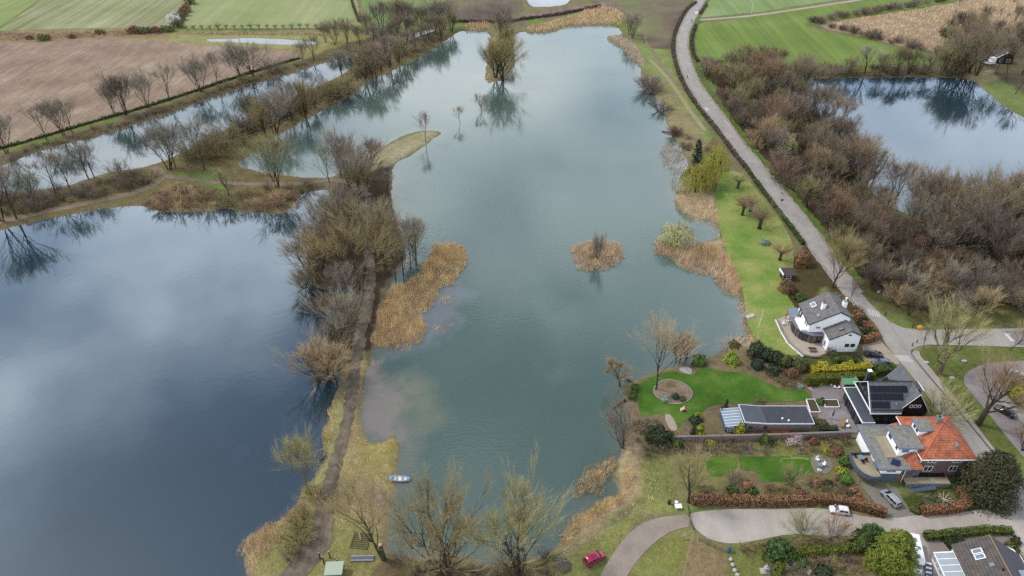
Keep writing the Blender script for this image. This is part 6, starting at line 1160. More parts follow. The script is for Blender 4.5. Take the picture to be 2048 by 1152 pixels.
# ---- lower right house with conservatory
h = House('grey_brown_house', 'house with grey brown tiled roof cut by the lower right corner', 79.6, 66.0, R(-4))
BRT = tiles('brown_tiles', A('#6f6660'), A('#7f7670'), 'y', .33, .36)
h.part('wall', MB().add([(.3,0,-.3),(11,0,-.3),(11,0,3.2),(5.6,0,6.1),(.3,0,3.2),(.3,13.6,-.3),(11,13.6,-.3),(11,13.6,3.2),(5.6,13.6,6.1),(.3,13.6,3.2)], [(0,1,2,3,4),(9,8,7,6,5),(0,4,9,5),(1,6,7,2),(2,7,8,3),(3,8,9,4)]), WHITE)
h.slope('roof', [(-.1,-.3,3.2),(5.6,-.3,6.4),(5.6,14.2,6.4),(-.1,13.9,3.2)], .16, BRT); h.slope('roof', [(5.603,-.3,6.4),(11.4,-.3,3.2),(11.4,12.6,3.2),(5.603,14.2,6.4)], .16, flat('dark_slope', A('#5e5c62'), .8, var=.12, scale=2))
h.part('ridge', MB().tube([(5.6,-.3,6.42),(5.6,14.2,6.42)], .12, 6), flat('ridge_yellow', A('#a8906a'), .9, var=.3, scale=5))
u = (5.7, 0, 3.2); h.skylight((2.9,11.6,4.93), (0,1,0), u, .95, 1.7, WTRIM); h.skylight((2.9,10.5,4.93), (0,1,0), u, .95, 1.7, WTRIM); h.skylight((3.9,8.6,5.5), (0,1,0), u, .8, .9, BLUEG); h.part('flue', MB().tube([(4.9,7.2,5.6),(4.9,7.2,6.6)], .14, 8), DARKM)
h.box('dormer', flat('pale_dormer', A('#9fb0c0'), .6), 8.2, 11.6, 5.4, 8.0, 3.2, 5.3); h.box('gutter', WTRIM, 11.4, 11.55, -.3, 12.6, 2.95, 3.15)
h = House('conservatory', 'white framed conservatory with glass roof beside the lower right house', 76.4, 66.0, R(-4), 'conservatory')
PG = flat('white_glass', A('#c6cfd2', .5), .12, 0, .8)
h.box('base_wall', WHITE, .2, 3.2, 0, 12.9, -.3, .5)
for i in range(10):
    y_ = 12.9-1.29*(i+1); h.slope('roof_pane', [(0,y_+.05,2.15),(3.3,y_+.05,2.75),(3.3,y_+1.24,2.75),(0,y_+1.24,2.15)], .05, PG); h.slope('glazing_bar', [(-.05,y_-.05,2.2),(3.32,y_-.05,2.8),(3.32,y_+.05,2.8),(-.05,y_+.05,2.2)], .12, WTRIM); h.win('W', .2, y_+.05, y_+1.24, .5, 2.05, WTRIM, PG)
h.slope('end_bar', [(-.05,12.85,2.2),(3.32,12.85,2.8),(3.32,13.05,2.8),(-.05,13.05,2.2)], .14, WTRIM); h.box('eaves_beam', WTRIM, -.08, .12, 0, 13.05, 2.0, 2.16); h.box('ridge_beam', WTRIM, 3.2, 3.45, 0, 13.05, 2.7, 2.9)
h.win('N', 12.9, .3, 3.1, .5, 2.1, WTRIM, PG, 3); h.win('S', 0, .3, 3.1, .5, 2.1, WTRIM, PG, 3)
# ---- far house by the pond, summer house, bike shed
h = House('far_house', 'small dark far house with white roof edge behind the right pond', 236.5, 351.0, R(-8))
h.part('wall', MB().add([(0,0,-.3),(7,0,-.3),(7,0,3),(3.5,0,5.5),(0,0,3),(0,9,-.3),(7,9,-.3),(7,9,3),(3.5,9,5.5),(0,9,3)], [(0,1,2,3,4),(9,8,7,6,5),(0,4,9,5),(1,6,7,2),(2,7,8,3),(3,8,9,4)]), BRICKD)
h.slope('roof', [(-.4,-.3,2.9),(3.5,-.3,5.7),(3.5,9.3,5.7),(-.4,9.3,2.9)], .2, GREYRX); h.slope('roof', [(3.504,-.3,5.7),(7.4,-.3,2.9),(7.4,9.3,2.9),(3.504,9.3,5.7)], .2, flat('red_far_roof', A('#7a5850'), .8)); h.slope('verge_board', [(-.5,-.45,3.0),(3.5,-.45,5.8),(3.5,-.3,5.8),(-.5,-.3,3.0)], .4, WTRIM)
h.box('porch', WTRIM, -2.4, -.02, .5, 3.5, -.3, 2.3); h.win('S', 0, 1, 2.4, .8, 2.2); h.win('S', 0, 4.2, 5.8, .8, 2.2)
h = House('summer_house', 'small summer house with dark flat pitched roof beside the long lawn', *P(1573, 556), R(4), 'shed')
h.box('wall', flat('brown_boards', A('#5a4438'), .8, var=.2), -1.6, 1.6, -1.3, 1.3, -.1, 2.0); h.slope('roof', [(-1.9,-1.6,2.0),(1.9,-1.6,2.0),(1.9,1.6,2.5),(-1.9,1.6,2.5)], .12, flat('dark_felt', A('#5c5052'), .9, var=.1)); h.box('roof_edge', WTRIM, -2.0, -1.9, -1.6, 1.6, 1.95, 2.55); h.win('S', -1.3, -.8, .6, .7, 1.6)
h = House('bike_shed', 'open bicycle shelter with a green roof', *P(1697, 774), R(2), 'shed')
h.slope('roof', [(-1.9,-1.2,2.0),(1.9,-1.2,2.0),(1.7,1.3,2.25),(-2.1,1.3,2.25)], .1, flat('green_roof', A('#6fae7c'), .6, var=.12)); h.box('side_wall', SAND, -1.95, -1.8, -1.1, 1.2, -.05, 1.95); h.box('back_wall', flat('shed_dark', A('#4a4440'), .8), -1.8, 1.7, 1.1, 1.2, -.05, 2.1)
for x_ in (1.6,): h.part('post', MB().tube([(x_,-1.1,-.05),(x_,-1.1,1.95)], .05, 6), WOODT)
# ================================================================ VEHICLES
def paint_m(name, col, rough=.25): return flat(name, col, rough, 0, .6)
TYRE = flat('tyre_rubber', (.012, .012, .012), .9); RIM = flat('rim_alloy', A('#a8acb0'), .4, .6); CGL = flat('car_glass', (.01, .012, .014), .05, 0, .9); LAMP_R = flat('tail_lamp', (.25, .01, .01), .3); LAMP_W = flat('head_lamp', A('#d8dce0'), .15, 0, .8); BUMP = flat('black_plastic', (.02, .02, .021), .6)
# stations: x, half width, sill, belt, top, top half width (front is +x)
CARS = dict(
 hatch=(3.75, 1.45, [(-1.86,.62,.42,.62,.70,.50),(-1.80,.76,.28,.86,.98,.62),(-1.55,.81,.22,.93,1.34,.60),(-1.05,.82,.20,.93,1.45,.60),(-.1,.83,.20,.92,1.45,.60),(.28,.83,.20,.91,1.39,.60),(1.0,.82,.21,.88,.94,.66),(1.5,.80,.22,.80,.84,.62),(1.78,.72,.26,.66,.70,.55),(1.87,.58,.36,.52,.54,.45)], .36, (1.18, -1.2)),
 estate=(4.5, 1.47, [(-2.24,.66,.42,.62,.70,.52),(-2.18,.80,.28,.88,.98,.66),(-1.85,.85,.22,.95,1.36,.62),(-1.2,.87,.20,.95,1.47,.63),(-.1,.88,.20,.94,1.47,.63),(.35,.88,.20,.93,1.40,.62),(1.15,.87,.21,.90,.96,.70),(1.75,.85,.22,.82,.86,.66),(2.12,.77,.26,.68,.72,.58),(2.24,.6,.36,.52,.55,.46)], .37, (1.4, -1.35)),
 mpv=(4.4, 1.65, [(-2.18,.68,.42,.66,.78,.54),(-2.14,.83,.28,.95,1.1,.68),(-1.95,.87,.22,1.02,1.54,.64),(-1.2,.88,.20,1.0,1.65,.65),(.1,.89,.20,.98,1.63,.65),(.5,.89,.20,.97,1.52,.64),(1.45,.87,.21,.94,1.0,.70),(1.85,.84,.22,.84,.88,.64),(2.1,.76,.26,.70,.74,.58),(2.2,.6,.36,.55,.58,.46)], .37, (1.42, -1.35)),
 van=(4.3, 1.82, [(-2.14,.78,.40,.80,.92,.68),(-2.12,.86,.28,1.02,1.14,.74),(-2.02,.88,.22,1.08,1.78,.72),(-1.2,.89,.20,1.06,1.82,.73),(.2,.89,.20,1.04,1.80,.73),(.62,.89,.20,1.03,1.66,.72),(1.3,.87,.21,1.0,1.06,.74),(1.75,.84,.22,.92,.97,.70),(2.04,.76,.26,.74,.80,.62),(2.14,.6,.36,.58,.62,.5)], .36, (1.38, -1.3)))
def car(label, kind, px, py, ang, paint, name='parked_car', cat='car', rails=False, xy=None, group=None):
    L_, H_, S, wr, ax = CARS[kind]; x, y = xy or P(px, py, LAND+.4); r = thing(name, label, cat, (x, y, LAND+.07), R(ang), group)
    mb = MB(); ring = []
    for (sx, w, zs, zb, zt, wt) in S:
        half = [(w*.55, zs), (w*.92, zs+.02), (w, zs+.18 if zb-zs > .4 else (zs+zb)/2), (w, zb-.12 if zb-zs > .4 else zb-.05), (w*.965, zb), (wt, zt-.05 if zt-zb > .2 else (zb+zt)/2), (wt*.82, zt), (0, zt+.02)]
        ring.append([(sx, a, z) for a, z in half]+[(sx, -a, z) for a, z in half[-2::-1]])
    n = len(ring[0]); mb.add([p for rg in ring for p in rg], [(i*n+k, (i+1)*n+k, (i+1)*n+k+1, i*n+k+1) for i in range(len(S)-1) for k in range(n-1)]+[(i*n+n-1, (i+1)*n+n-1, (i+1)*n, i*n) for i in range(len(S)-1)]+[tuple(range(n)), tuple((len(S)-1)*n+k for k in range(n-1, -1, -1))])
    me_ = mb.mesh('body', True); bm = bmesh.new(); bm.from_mesh(me_); bmesh.ops.recalc_face_normals(bm, faces=bm.faces); bm.to_mesh(me_); bm.free(); body = link('body', me_, paint, r)
    def rr(i): return S[i]
    def quad(nm, pts, off, mat, par=None):
        p = [Vector(q) for q in pts]; nn = (p[1]-p[0]).cross(p[2]-p[0]).normalized()*off; v = [q+nn for q in p]+[q-nn*.3 for q in p]
        return MB().add(v, [(0,1,2,3),(7,6,5,4),(0,4,5,1),(1,5,6,2),(2,6,7,3),(3,7,4,0)]).build(nm, mat, par or r)
    s5, s6, s3, s2, s1, s4 = S[5], S[6], S[3], S[2], S[1], S[4]
    def lp(a, b_, t): return tuple(a[i]*(1-t)+b_[i]*t for i in range(len(a)))
    # windscreen and rear window
    quad('windscreen', [(s6[0]-.06,-s6[1]*.80,s6[4]+.0),(s6[0]-.06,s6[1]*.80,s6[4]+.0),(s5[0]+.05,s5[5]*.88,s5[4]-.0),(s5[0]+.05,-s5[5]*.88,s5[4]-.0)], .035, CGL)
    quad('rear_window', [(s1[0]+.03,s1[5]*.95,s1[4]+.03),(s1[0]+.03,-s1[5]*.95,s1[4]+.03),(s2[0]-.0,-s2[5]*.9,s2[4]-.06),(s2[0]-.0,s2[5]*.9,s2[4]-.06)], .035, CGL)
    for sg in (-1, 1):
        cuts = [(s2[0]+.12, (s2[0]+s4[0])/2-.05+.12), ((s2[0]+s4[0])/2+.15, s4[0]+.28)] if kind == 'hatch' else [(s2[0]+.1, s3[0]+.02), (s3[0]+.1, (s3[0]+s4[0])/2+.2), ((s3[0]+s4[0])/2+.3, s5[0]+.12)]
        for xa, xb in cuts:
            def at_x(xx):
                for i in range(len(S)-1):
                    if S[i][0] <= xx <= S[i+1][0]: return lp(S[i], S[i+1], (xx-S[i][0])/(S[i+1][0]-S[i][0]))
            A_, B_ = at_x(xa), at_x(xb); pt = lambda s_, t: (s_[0], sg*(s_[1]*.965*(1-t)+s_[5]*t), s_[3]*(1-t)+(s_[4]-.05)*t)
            q = [pt(A_, .1), pt(B_, .1), pt(B_, .9), pt(A_, .9)]
            quad('side_window', q if sg < 0 else q[::-1], .02, CGL)
        f = S[-2]; b_ = S[1]
        bx(f[0]-.2, f[0]+.02, sg*f[1]*.8-.13, sg*f[1]*.8+.1, f[3]-.1, f[3]+.02).build('headlight', LAMP_W, r)
        bx(b_[0]-.02, b_[0]+.1, sg*b_[1]*.86-.09, sg*b_[1]*.86+.09, b_[3]-.22, b_[3]+.04).build('taillight', LAMP_R, r)
        bx(s6[0]-.35, s6[0]-.2, sg*(s6[1]+.1)-.09, sg*(s6[1]+.1)+.09, s6[3]+.0, s6[3]+.14).build('mirror', paint, r)
        if rails: bx(s2[0]+.2, s5[0]-.1, sg*s3[5]*.85-.02, sg*s3[5]*.85+.02, s3[4]+.02, s3[4]+.07).build('roof_rail', ALU, r)
        for axx in ax:
            w_ = MB(); w_.lathe([(wr*.62, -.1), (wr*.96, -.1), (wr, -.06), (wr, .06), (wr*.96, .1), (wr*.62, .1)], 16); me2 = w_.mesh('wheel', True); wo = link('wheel', me2, TYRE, r); wo.location = (axx, sg*(S[3][1]-.07), wr-.06); wo.rotation_euler = (PI/2, 0, 0)
            ro = MB().lathe([(wr*.2, -.108), (wr*.6, -.105), (wr*.62, 0), (wr*.6, .105), (wr*.2, .108)], 10).build('rim', RIM, wo)
    bx(S[-2][0]-.02, S[-1][0]+.03, -S[-2][1]*.8, S[-2][1]*.8, .22, .42).build('bumper', BUMP, r); bx(S[0][0]-.03, S[1][0]+.02, -S[1][1]*.8, S[1][1]*.8, .24, .44).build('bumper', BUMP, r)
    bx(S[0][0]-.05, S[0][0]-.02, -.26, .26, .5, .61).build('number_plate', flat('plate_yellow', A('#d8b030'), .5), r)
    return r
car('crimson compact van parked on the grass verge of the dirt lane', 'van', 1189, 1118, 32, paint_m('paint_crimson', (.24, .012, .045), .22), rails=False)
car('small white hatchback parked beside the long beech hedge', 'hatch', 1678, 1022, 170, paint_m('paint_white', (.6, .6, .6)))
car('silver people carrier in the driveway below the garage', 'mpv', 1781, 998, 110, paint_m('paint_silver', A('#b4b6ba'), .3))
car('black hatchback parked beside the white house', 'estate', 1747, 710, -4, paint_m('paint_black', (.012, .014, .018), .12))
car('blue grey estate car parked behind the squat hedge block', 'estate', 1762, 727, 178, paint_m('paint_bluegrey', A('#7080a0'), .25), rails=True)
car('pale grey car at the right end of the parking street', 'hatch', 2031, 748, -12, paint_m('paint_grey', A('#b8bcc0'), .3))
car('black estate car parked on the right side of the street', 'estate', 2010, 824, 128, MATS['paint_black'], rails=True)
car('white car parked beside the far house by the pond', 'estate', 1978, 127, 176, MATS['paint_white'])
# motorhome
x, y = P(1823, 1116); r = thing('motorhome', 'long white motorhome parked behind the yellowish conifer', 'motorhome', (x, y, LAND+.07), R(256))
MHW = flat('motorhome_white', (.62, .62, .61), .3, var=.02)
MB().add([(-3.4,-1.13,.45),(2.0,-1.13,.45),(2.0,1.13,.45),(-3.4,1.13,.45),(-3.4,-1.1,2.75),(2.4,-1.1,2.75),(2.4,1.1,2.75),(-3.4,1.1,2.75),(2.75,-1.0,2.1),(2.75,1.0,2.1),(2.0,-1.12,1.9),(2.0,1.12,1.9)], [(3,2,1,0),(4,5,6,7),(0,1,10,8,5,4),(2,3,7,6,9,11),(3,0,4,7),(5,8,9,6),(1,2,11,10),(10,11,9,8)]).build('body', MHW, r)
MB().add([(2.0,-.98,.4),(3.5,-.9,.4),(3.5,.9,.4),(2.0,.98,.4),(2.0,-.98,1.95),(2.35,-.92,1.92),(2.35,.92,1.92),(2.0,.98,1.95),(3.1,-.92,1.15),(3.1,.92,1.15),(3.5,-.86,.95),(3.5,.86,.95)], [(3,2,1,0),(4,5,6,7),(0,1,10,8,5,4),(2,3,7,6,9,11),(5,8,9,6),(8,10,11,9),(1,2,11,10)]).build('cab', MHW, r)
MB().add([(2.42,-.84,1.9),(3.07,-.84,1.2),(3.07,.84,1.2),(2.42,.84,1.9),(2.45,-.84,1.93),(3.1,-.84,1.23),(3.1,.84,1.23),(2.45,.84,1.93)], [(3,2,1,0),(4,5,6,7),(0,1,5,4),(1,2,6,5),(2,3,7,6),(3,0,4,7)]).build('windscreen', CGL, r)
for a in ((1.2,1.9,-.45,.35),(-2.4,-1.6,-.4,.4),(-.6,.0,.2,.75)): bx(*a, 2.75, 2.86).build('roof_hatch', flat('hatch_grey', A('#8a94a4'), .3), r)
bx(.2, 1.0, -.85, -.3, 2.75, 2.8).build('solar_panel', PANEL, r)
for sg in (-1, 1):
    for axx in (2.7, -1.6):
        wo = MB().lathe([(.2,-.11),(.34,-.11),(.36,-.06),(.36,.06),(.34,.11),(.2,.11)], 14).build('wheel', TYRE, r, True); wo.location = (axx, sg*.98, .34); wo.rotation_euler = (PI/2, 0, 0); MB().lathe([(.05,-.115),(.2,-.113),(.2,.113),(.05,.115)], 10).build('rim', RIM, wo)
    bx(-2.6, -1.5, sg*1.14-.02, sg*1.14+.02, 1.5, 2.1).build('side_window', CGL, r); bx(0, 1.0, sg*1.14-.02, sg*1.14+.02, 1.5, 2.1).build('side_window', CGL, r); bx(2.3, 2.9, sg*.97-.03, sg*.97+.03, 1.2, 1.7).build('cab_window', CGL, r); bx(2.75, 2.9, sg*1.12-.1, sg*1.12+.1, 1.2, 1.5).build('mirror', BUMP, r); bx(3.42, 3.54, sg*.65-.14, sg*.65+.14, .7, .9).build('headlight', LAMP_W, r)

# ================================================================ SMALL THINGS
def at(name, label, cat, px, py, rz=0, z=None, group=None):
    x, y = P(px, py); return thing(name, label, cat, (x, y, gh(x, y) if z is None else z), R(rz), group)
# rowing boat
r = at('rowing_boat', 'blue rimmed white rowing boat drawn up on the bank', 'boat', 799, 956, -4, .12)
hull = []; n = 13
for i in range(n):
    t = i/(n-1); xx = -2.05+4.1*t; w = .66*(1-abs(2*t-1)**3.2*.55) if t < .5 else .66*(1-(2*t-1)**2.2*.62); hh = .42+.18*(2*t-1)**2
    hull.append([(xx, -w, hh), (xx*.97, -w*.85, .12), (xx*.94, 0, .0), (xx*.97, w*.85, .12), (xx, w, hh)])
mb = MB().add([p for q in hull for p in q], [(i*5+k, (i+1)*5+k, (i+1)*5+k+1, i*5+k+1) for i in range(n-1) for k in range(4)]+[(0,1,2,3,4), tuple((n-1)*5+k for k in range(4,-1,-1))])
o = mb.build('hull', flat('boat_white', A('#e6e4e0', .8), .5, var=.08), r); o.modifiers.new('t', 'SOLIDIFY').thickness = .05
BB = flat('boat_blue', A('#7fa4d8', .6), .4)
for sg in (-1, 1): MB().tube([(q[2][0]*1.05, sg*abs(q[0][1]), q[0][2]+.02) for q in hull], .07, 5).build('gunwale', BB, r)
MB().prism([(1.5,-.42),(2.02,-.25),(2.02,.25),(1.5,.42)], .5, .58).build('bow_deck', BB, r); MB().prism([(-2.0,-.28),(-1.55,-.45),(-1.55,.45),(-2.0,.28)], .5, .58).build('stern_deck', BB, r)
for xx in (-.7, .5): bx(xx-.13, xx+.13, -.6, .6, .3, .35).build('thwart', flat('boat_grey', A('#c8c4bc'), .7), r)
# track side: hut, slatted frame, planks, stump, lopped posts
r = at('green_box', 'small pale green utility box beside the mud track', 'box', 690, 722, 4); bx(-.6, .6, -.5, .5, -.1, 1.25).build('body', flat('pale_green', A('#9aa890'), .7, var=.1), r); bx(-.7, .7, -.6, .6, 1.25, 1.36).build('lid', flat('pale_green_lid', A('#b0b8a0'), .7), r)
r = at('slatted_frame', 'square wooden slatted frame lying on the grass', 'frame', 722, 1082, -6); WG = flat('weathered_wood', A('#6f6a48'), .9, var=.25, scale=3)
for i in range(8): bx(-1.6+.04*i, 1.55, -1.7+i*.46, -1.52+i*.46, .02, .16).build('slat', WG, r)
for xx in (-1.7, 1.5): bx(xx, xx+.12, -1.8, 1.8, .0, .2).build('side_bar', WG, r)
MB().prism([(-.2,.0),(.1,.1),(-.7,1.8),(-1.0,1.7)], .2, .28).build('loose_plank', flat('pink_plank', A('#b08a74'), .8), r)
r = at('metal_planks', 'bundle of three long metal planks lying on the grass', 'planks', 725, 1118, 1)
for i in range(3): bx(-2.1, 2.1, -.55+i*.4, -.23+i*.4, .1+.05*i, .3+.05*i).build('plank', flat('galvanised', A('#b0b4b8'), .4, .6, var=.2) if i != 1 else flat('galvanised_dark', A('#80848a'), .5, .5), r)
for xx in (-1.6, 1.5): bx(xx, xx+.14, -.6, .65, 0, .1).build('bearer', WG, r)
r = at('field_hut', 'flat pale green hut roof at the bottom edge', 'hut', 671, 1149, 3); bx(-1.35, 1.35, -1.1, 1.1, -.1, 1.9).build('wall', flat('hut_wall', A('#7d8670'), .8), r); bx(-1.6, 1.6, -1.35, 1.35, 1.9, 2.02).build('roof', flat('hut_roof', A('#c2cfb8'), .7, var=.05), r)
r = at('tree_stump', 'tall sawn off tree trunk with a pale cut top', 'stump', 768, 1118, 0); MB().tube([(0,0,-.3),(-.15,.05,2),(-.3,.1,4),(-.32,.1,4.3)], [.5,.42,.38,.38], 9).build('trunk', BARK, r, True); MB().lathe([(.36,4.3),(.36,4.33)], 10, -.32, .1).build('cut_face', flat('cut_wood', A('#d8b888'), .8, var=.1), r)
for i, (px, py, hh) in enumerate(((640,1118,1.6),(648,1128,2.0),(660,1116,1.7),(676,1130,1.4))):
    r = at('lopped_trunk', f'short lopped trunk beside the field hut, {ORD[i]}', 'stump', px, py, 0, None, 'lopped trunks'); MB().tube([(0,0,-.2),(.05,0,hh*.5),(.0,.05,hh),(.02,.05,hh+.3)], [.13,.11,.13,.2], 7).build('trunk', BARK, r, True); MB().lathe([(.17,hh+.3),(.1,hh+.36)], 8, .02, .05).build('cut_face', MATS['cut_wood'], r)
r = at('umbrella_frame', 'collapsed dark umbrella frame with bent ribs on the grass', 'umbrella', 1125, 1132, 0); 
for i in range(8):
    a = i*PI/4+.2; MB().tube([(0,0,1.15),(math.cos(a)*.8,math.sin(a)*.8,1.0),(math.cos(a)*1.5,math.sin(a)*1.5,.45),(math.cos(a)*1.75,math.sin(a)*1.75,.02)], .035, 4).build('rib', DARKM, r)
MB().tube([(0,0,0),(0,0,1.3)], .04, 5).build('pole', DARKM, r); MB().lathe([(1.45,.5),(1.1,.8),(.5,1.08),(.02,1.15)], 16).build('canopy', flat('mesh_cloth', A('#6e6a5c'), .9, var=.2), r)
# gate, fences, signs
def post(label, px, py, hh, rad=.05, mat=DARKM, name='post', cat='post', group=None):
    r = at(name, label, cat, px, py, 0, None, group); MB().tube([(0,0,-.2),(0,0,hh)], rad, 6).build('shaft', mat, r); MB().lathe([(rad*1.3,hh),(rad*1.3,hh+.05),(.01,hh+.08)], 6).build('cap', mat, r); return r
def fence(label, pts, hh, mat, posts, wire=3, name='fence', rad=.035):
    p = PL(pts); c0 = p.mean(0); r = thing(name, label, 'fence', (*c0, LAND)); q = p-c0; s_ = np.r_[0, np.cumsum(np.hypot(*np.diff(q, axis=0).T))]
    for t in np.linspace(0, s_[-1], posts): x_, y_ = np.interp(t, s_, q[:, 0]), np.interp(t, s_, q[:, 1]); MB().tube([(x_,y_,-.2),(x_,y_,hh)], rad*1.4, 5).build('post', mat, r)
    for k in range(wire): MB().tube([(a, b_, hh*(k+1)/wire-.05) for a, b_ in q], rad*.7, 4).build('rail', mat, r)
    return r
GM = flat('green_metal', A('#48544c'), .5)
fence('dark gate across the dirt lane at the beech hedge end', [(1376,1018),(1380,1040),(1387,1064)], 1.2, DARKM, 4, 4, 'gate'); fence('green metal gate beside the blue covered post', [(1398,1082),(1420,1092),(1446,1104)], 1.2, GM, 4, 4, 'gate'); fence('pale rope fence along the narrow plot', [(1386,1066),(1378,1100),(1366,1152),(1360,1175)], .9, flat('pale_rope', A('#c2bcb0'), .8), 6, 1); fence('thin wire fence below the gravel lane', [(1466,1100),(1500,1106),(1530,1108)], .8, GM, 4, 2); fence('grey metal fence beside the white statue', [(1530,1110),(1540,1140),(1548,1170)], 1.1, ALU, 4, 2)
fence('low fence between the long lawn and the road hedge', [(1622,436),(1650,470),(1672,500)], .8, WG, 6, 1) if False else None
r = at('sign_board', 'small pale sign board beside the dirt lane gate', 'sign', 1366, 1078, 20); MB().tube([(0,0,-.2),(0,0,1.3)], .04, 5).build('post', ALU, r); bx(-.5, .5, -.03, .03, .8, 1.5).build('board', flat('sign_pale', A('#c8ccd4'), .4), r)
r = at('garden_table', 'white square table beside the black bin at the hedge end', 'table', 1356, 1016, 4); bx(-.65, .65, -.5, .5, .6, .68).build('top', WTRIM, r); [bx(a, a+.08, b_, b_+.08, -.05, .6).build('leg', WTRIM, r) for a in (-.6, .52) for b_ in (-.45, .37)]
r = at('dustbin', 'black dustbin at the left end of the beech hedge', 'bin', 1338, 1008, 0); MB().lathe([(.26,0),(.32,.9),(.3,.92)], 10).build('body', DARKM, r); MB().lathe([(.35,.92),(.33,1.02),(.1,1.1)], 10).build('lid', DARKM, r)
r = at('white_pot', 'white plant pot behind the square table', 'pot', 1352, 1007, 0); MB().lathe([(.2,0),(.3,.5),(.34,.55),(.28,.55),(.26,.5)], 12).build('body', WTRIM, r)
r = at('covered_post', 'blue green tarpaulin covered frame beside the metal gate', 'cover', 1456, 1104, 30); MB().add([(-.5,-.3,-.1),(.5,-.35,-.1),(.55,.4,-.1),(-.45,.35,-.1),(-.2,-.1,1.5),(.45,-.1,1.75),(.5,.15,1.7),(-.1,.15,1.4)], [(3,2,1,0),(4,5,6,7),(0,1,5,4),(1,2,6,5),(2,3,7,6),(3,0,4,7)]).build('cover', flat('tarpaulin', A('#4f7884'), .6, var=.1), r)
STONE = flat('white_stone', A('#cfcac4'), .9, var=.15, scale=4)
def boulder(label, px, py, s_, mat=STONE, name='boulder', z=None, seed=1, group=None, cat='boulder'):
    x, y = P(px, py); bm = bmesh.new(); bmesh.ops.create_icosphere(bm, subdivisions=2, radius=1); rd = random.Random(seed+px)
    for v in bm.verts: v.co = Vector((v.co.x*s_[0], v.co.y*s_[1], v.co.z*s_[2]))*rd.uniform(.88, 1.1); v.co.z += s_[2]*.55
    me_ = bpy.data.meshes.new(name); bm.to_mesh(me_); bm.free(); me_.polygons.foreach_set('use_smooth', [True]*len(me_.polygons)); o = link(name, me_, mat); o.location = (x, y, LAND if z is None else z); return tag(o, label, cat, group)
for i, (px, py) in enumerate(((1461,1120),(1465,1131),(1469,1142),(1474,1151))): boulder(f'round white boulder in the plot beside the gate, {("topmost","second from the top","third from the top","lowest")[i]}', px, py, (.42,.4,.42), group='white boulders in the plot')
for px, py, lab in ((1852,726,'white boulder on the verge near the junction'),(1928,723,'small white boulder on the grass below the side street'),(1903,757,'white boulder on the grass beside the big street tree')): boulder(lab, px, py, (.75,.5,.32))
boulder('yellow orange boulder beside the junction', 1839, 658, (.8,.7,.75), flat('yellow_stone', A('#d8a23c', .6), .8, var=.15), 'yellow_boulder')
for i, (px, py) in enumerate(((1824,692),(1824,704),(1833,686),(1849,680),(1825,655),(1770,630),(2037,688))): post(f'black bollard {("at the kerb of the junction","at the kerb just below another bollard","at the corner of the footpath","nearest to the thin young tree","on the verge below the wood","beside the first hatched marking","at the far end of the side street")[i]}', px, py, .95, .12, DARKM, 'bollard', 'bollard')
# road markings
RM = flat('road_paint', A('#d8d6d2', .6), .7, var=.08)
def mark(name, pts, z=LAND+.082): return sheet(name, pts, RM, z)
for j, (o_, ux, vx, n_) in enumerate((((1737,628),(25,6.5),(-3,-11),6),((1789,711),(28,1.5),(12,12),7),((2008,668),(14,0),(14,15),1))):
    for i in range(n_):
        t0 = i/n_; t1 = t0+.5/n_; q = [(o_[0]+ux[0]*t+vx[0]*s_, o_[1]+ux[1]*t+vx[1]*s_) for t, s_ in ((t0,0),(t1,0),(t1,1),(t0,1))]; mark('road_marking', q)
    q = [(o_[0]+ux[0]*t, o_[1]+ux[1]*t+d) for t, d in ((0,-.2),(1,-.2),(1,1),(0,1))]; mark('road_marking', q, LAND+.087)
mark('road_marking', [(1409,214),(1416,218),(1419,222),(1412,220)]); mark('road_marking', [(1447,238),(1454,246),(1462,254),(1452,246)]); mark('road_marking', [(1394,22),(1397,26),(1391,29),(1389,26)])
# signs, lamps and people on the lake road
def sign(label, px, py, hh=2.2, mat=None):
    r = at('road_sign', label, 'sign', px, py, 0); MB().tube([(0,0,-.2),(0,0,hh)], .045, 5).build('post', ALU, r); bx(-.35, .35, -.04, .04, hh-.7, hh).build('board', mat or flat('sign_white', A('#cfd4da'), .4), r)
sign('white road sign beside the hatched marking near the wood', 1752, 598, 2.8); sign('small white sign on the verge of the lake road', 1563, 390, 1.2); sign('white marker post on the verge below the birches', 1515, 305, 1.0); sign('road sign standing on the lake road', 1562, 410, 2.2, DARKM)
r = at('street_lamp', 'far white street lamp beside the pale path', 'lamp', 1503, 27, 0); MB().tube([(0,0,0),(0,0,6.5),(-.3,0,6.9),(-1.2,0,7.0)], [.09,.07,.06,.05], 6).build('pole', WTRIM, r); bx(-1.6, -.9, -.12, .12, 6.92, 7.06).build('lamp_head', WTRIM, r)
r = at('flagpole', 'tall white flagpole on the long lawn', 'pole', 1517, 656, 0); MB().tube([(0,0,-.2),(.05,0,5.6)], [.06,.04], 6).build('pole', WTRIM, r); MB().lathe([(.05,5.6),(.08,5.66),(.02,5.72)], 8, .05).build('finial', WTRIM, r)
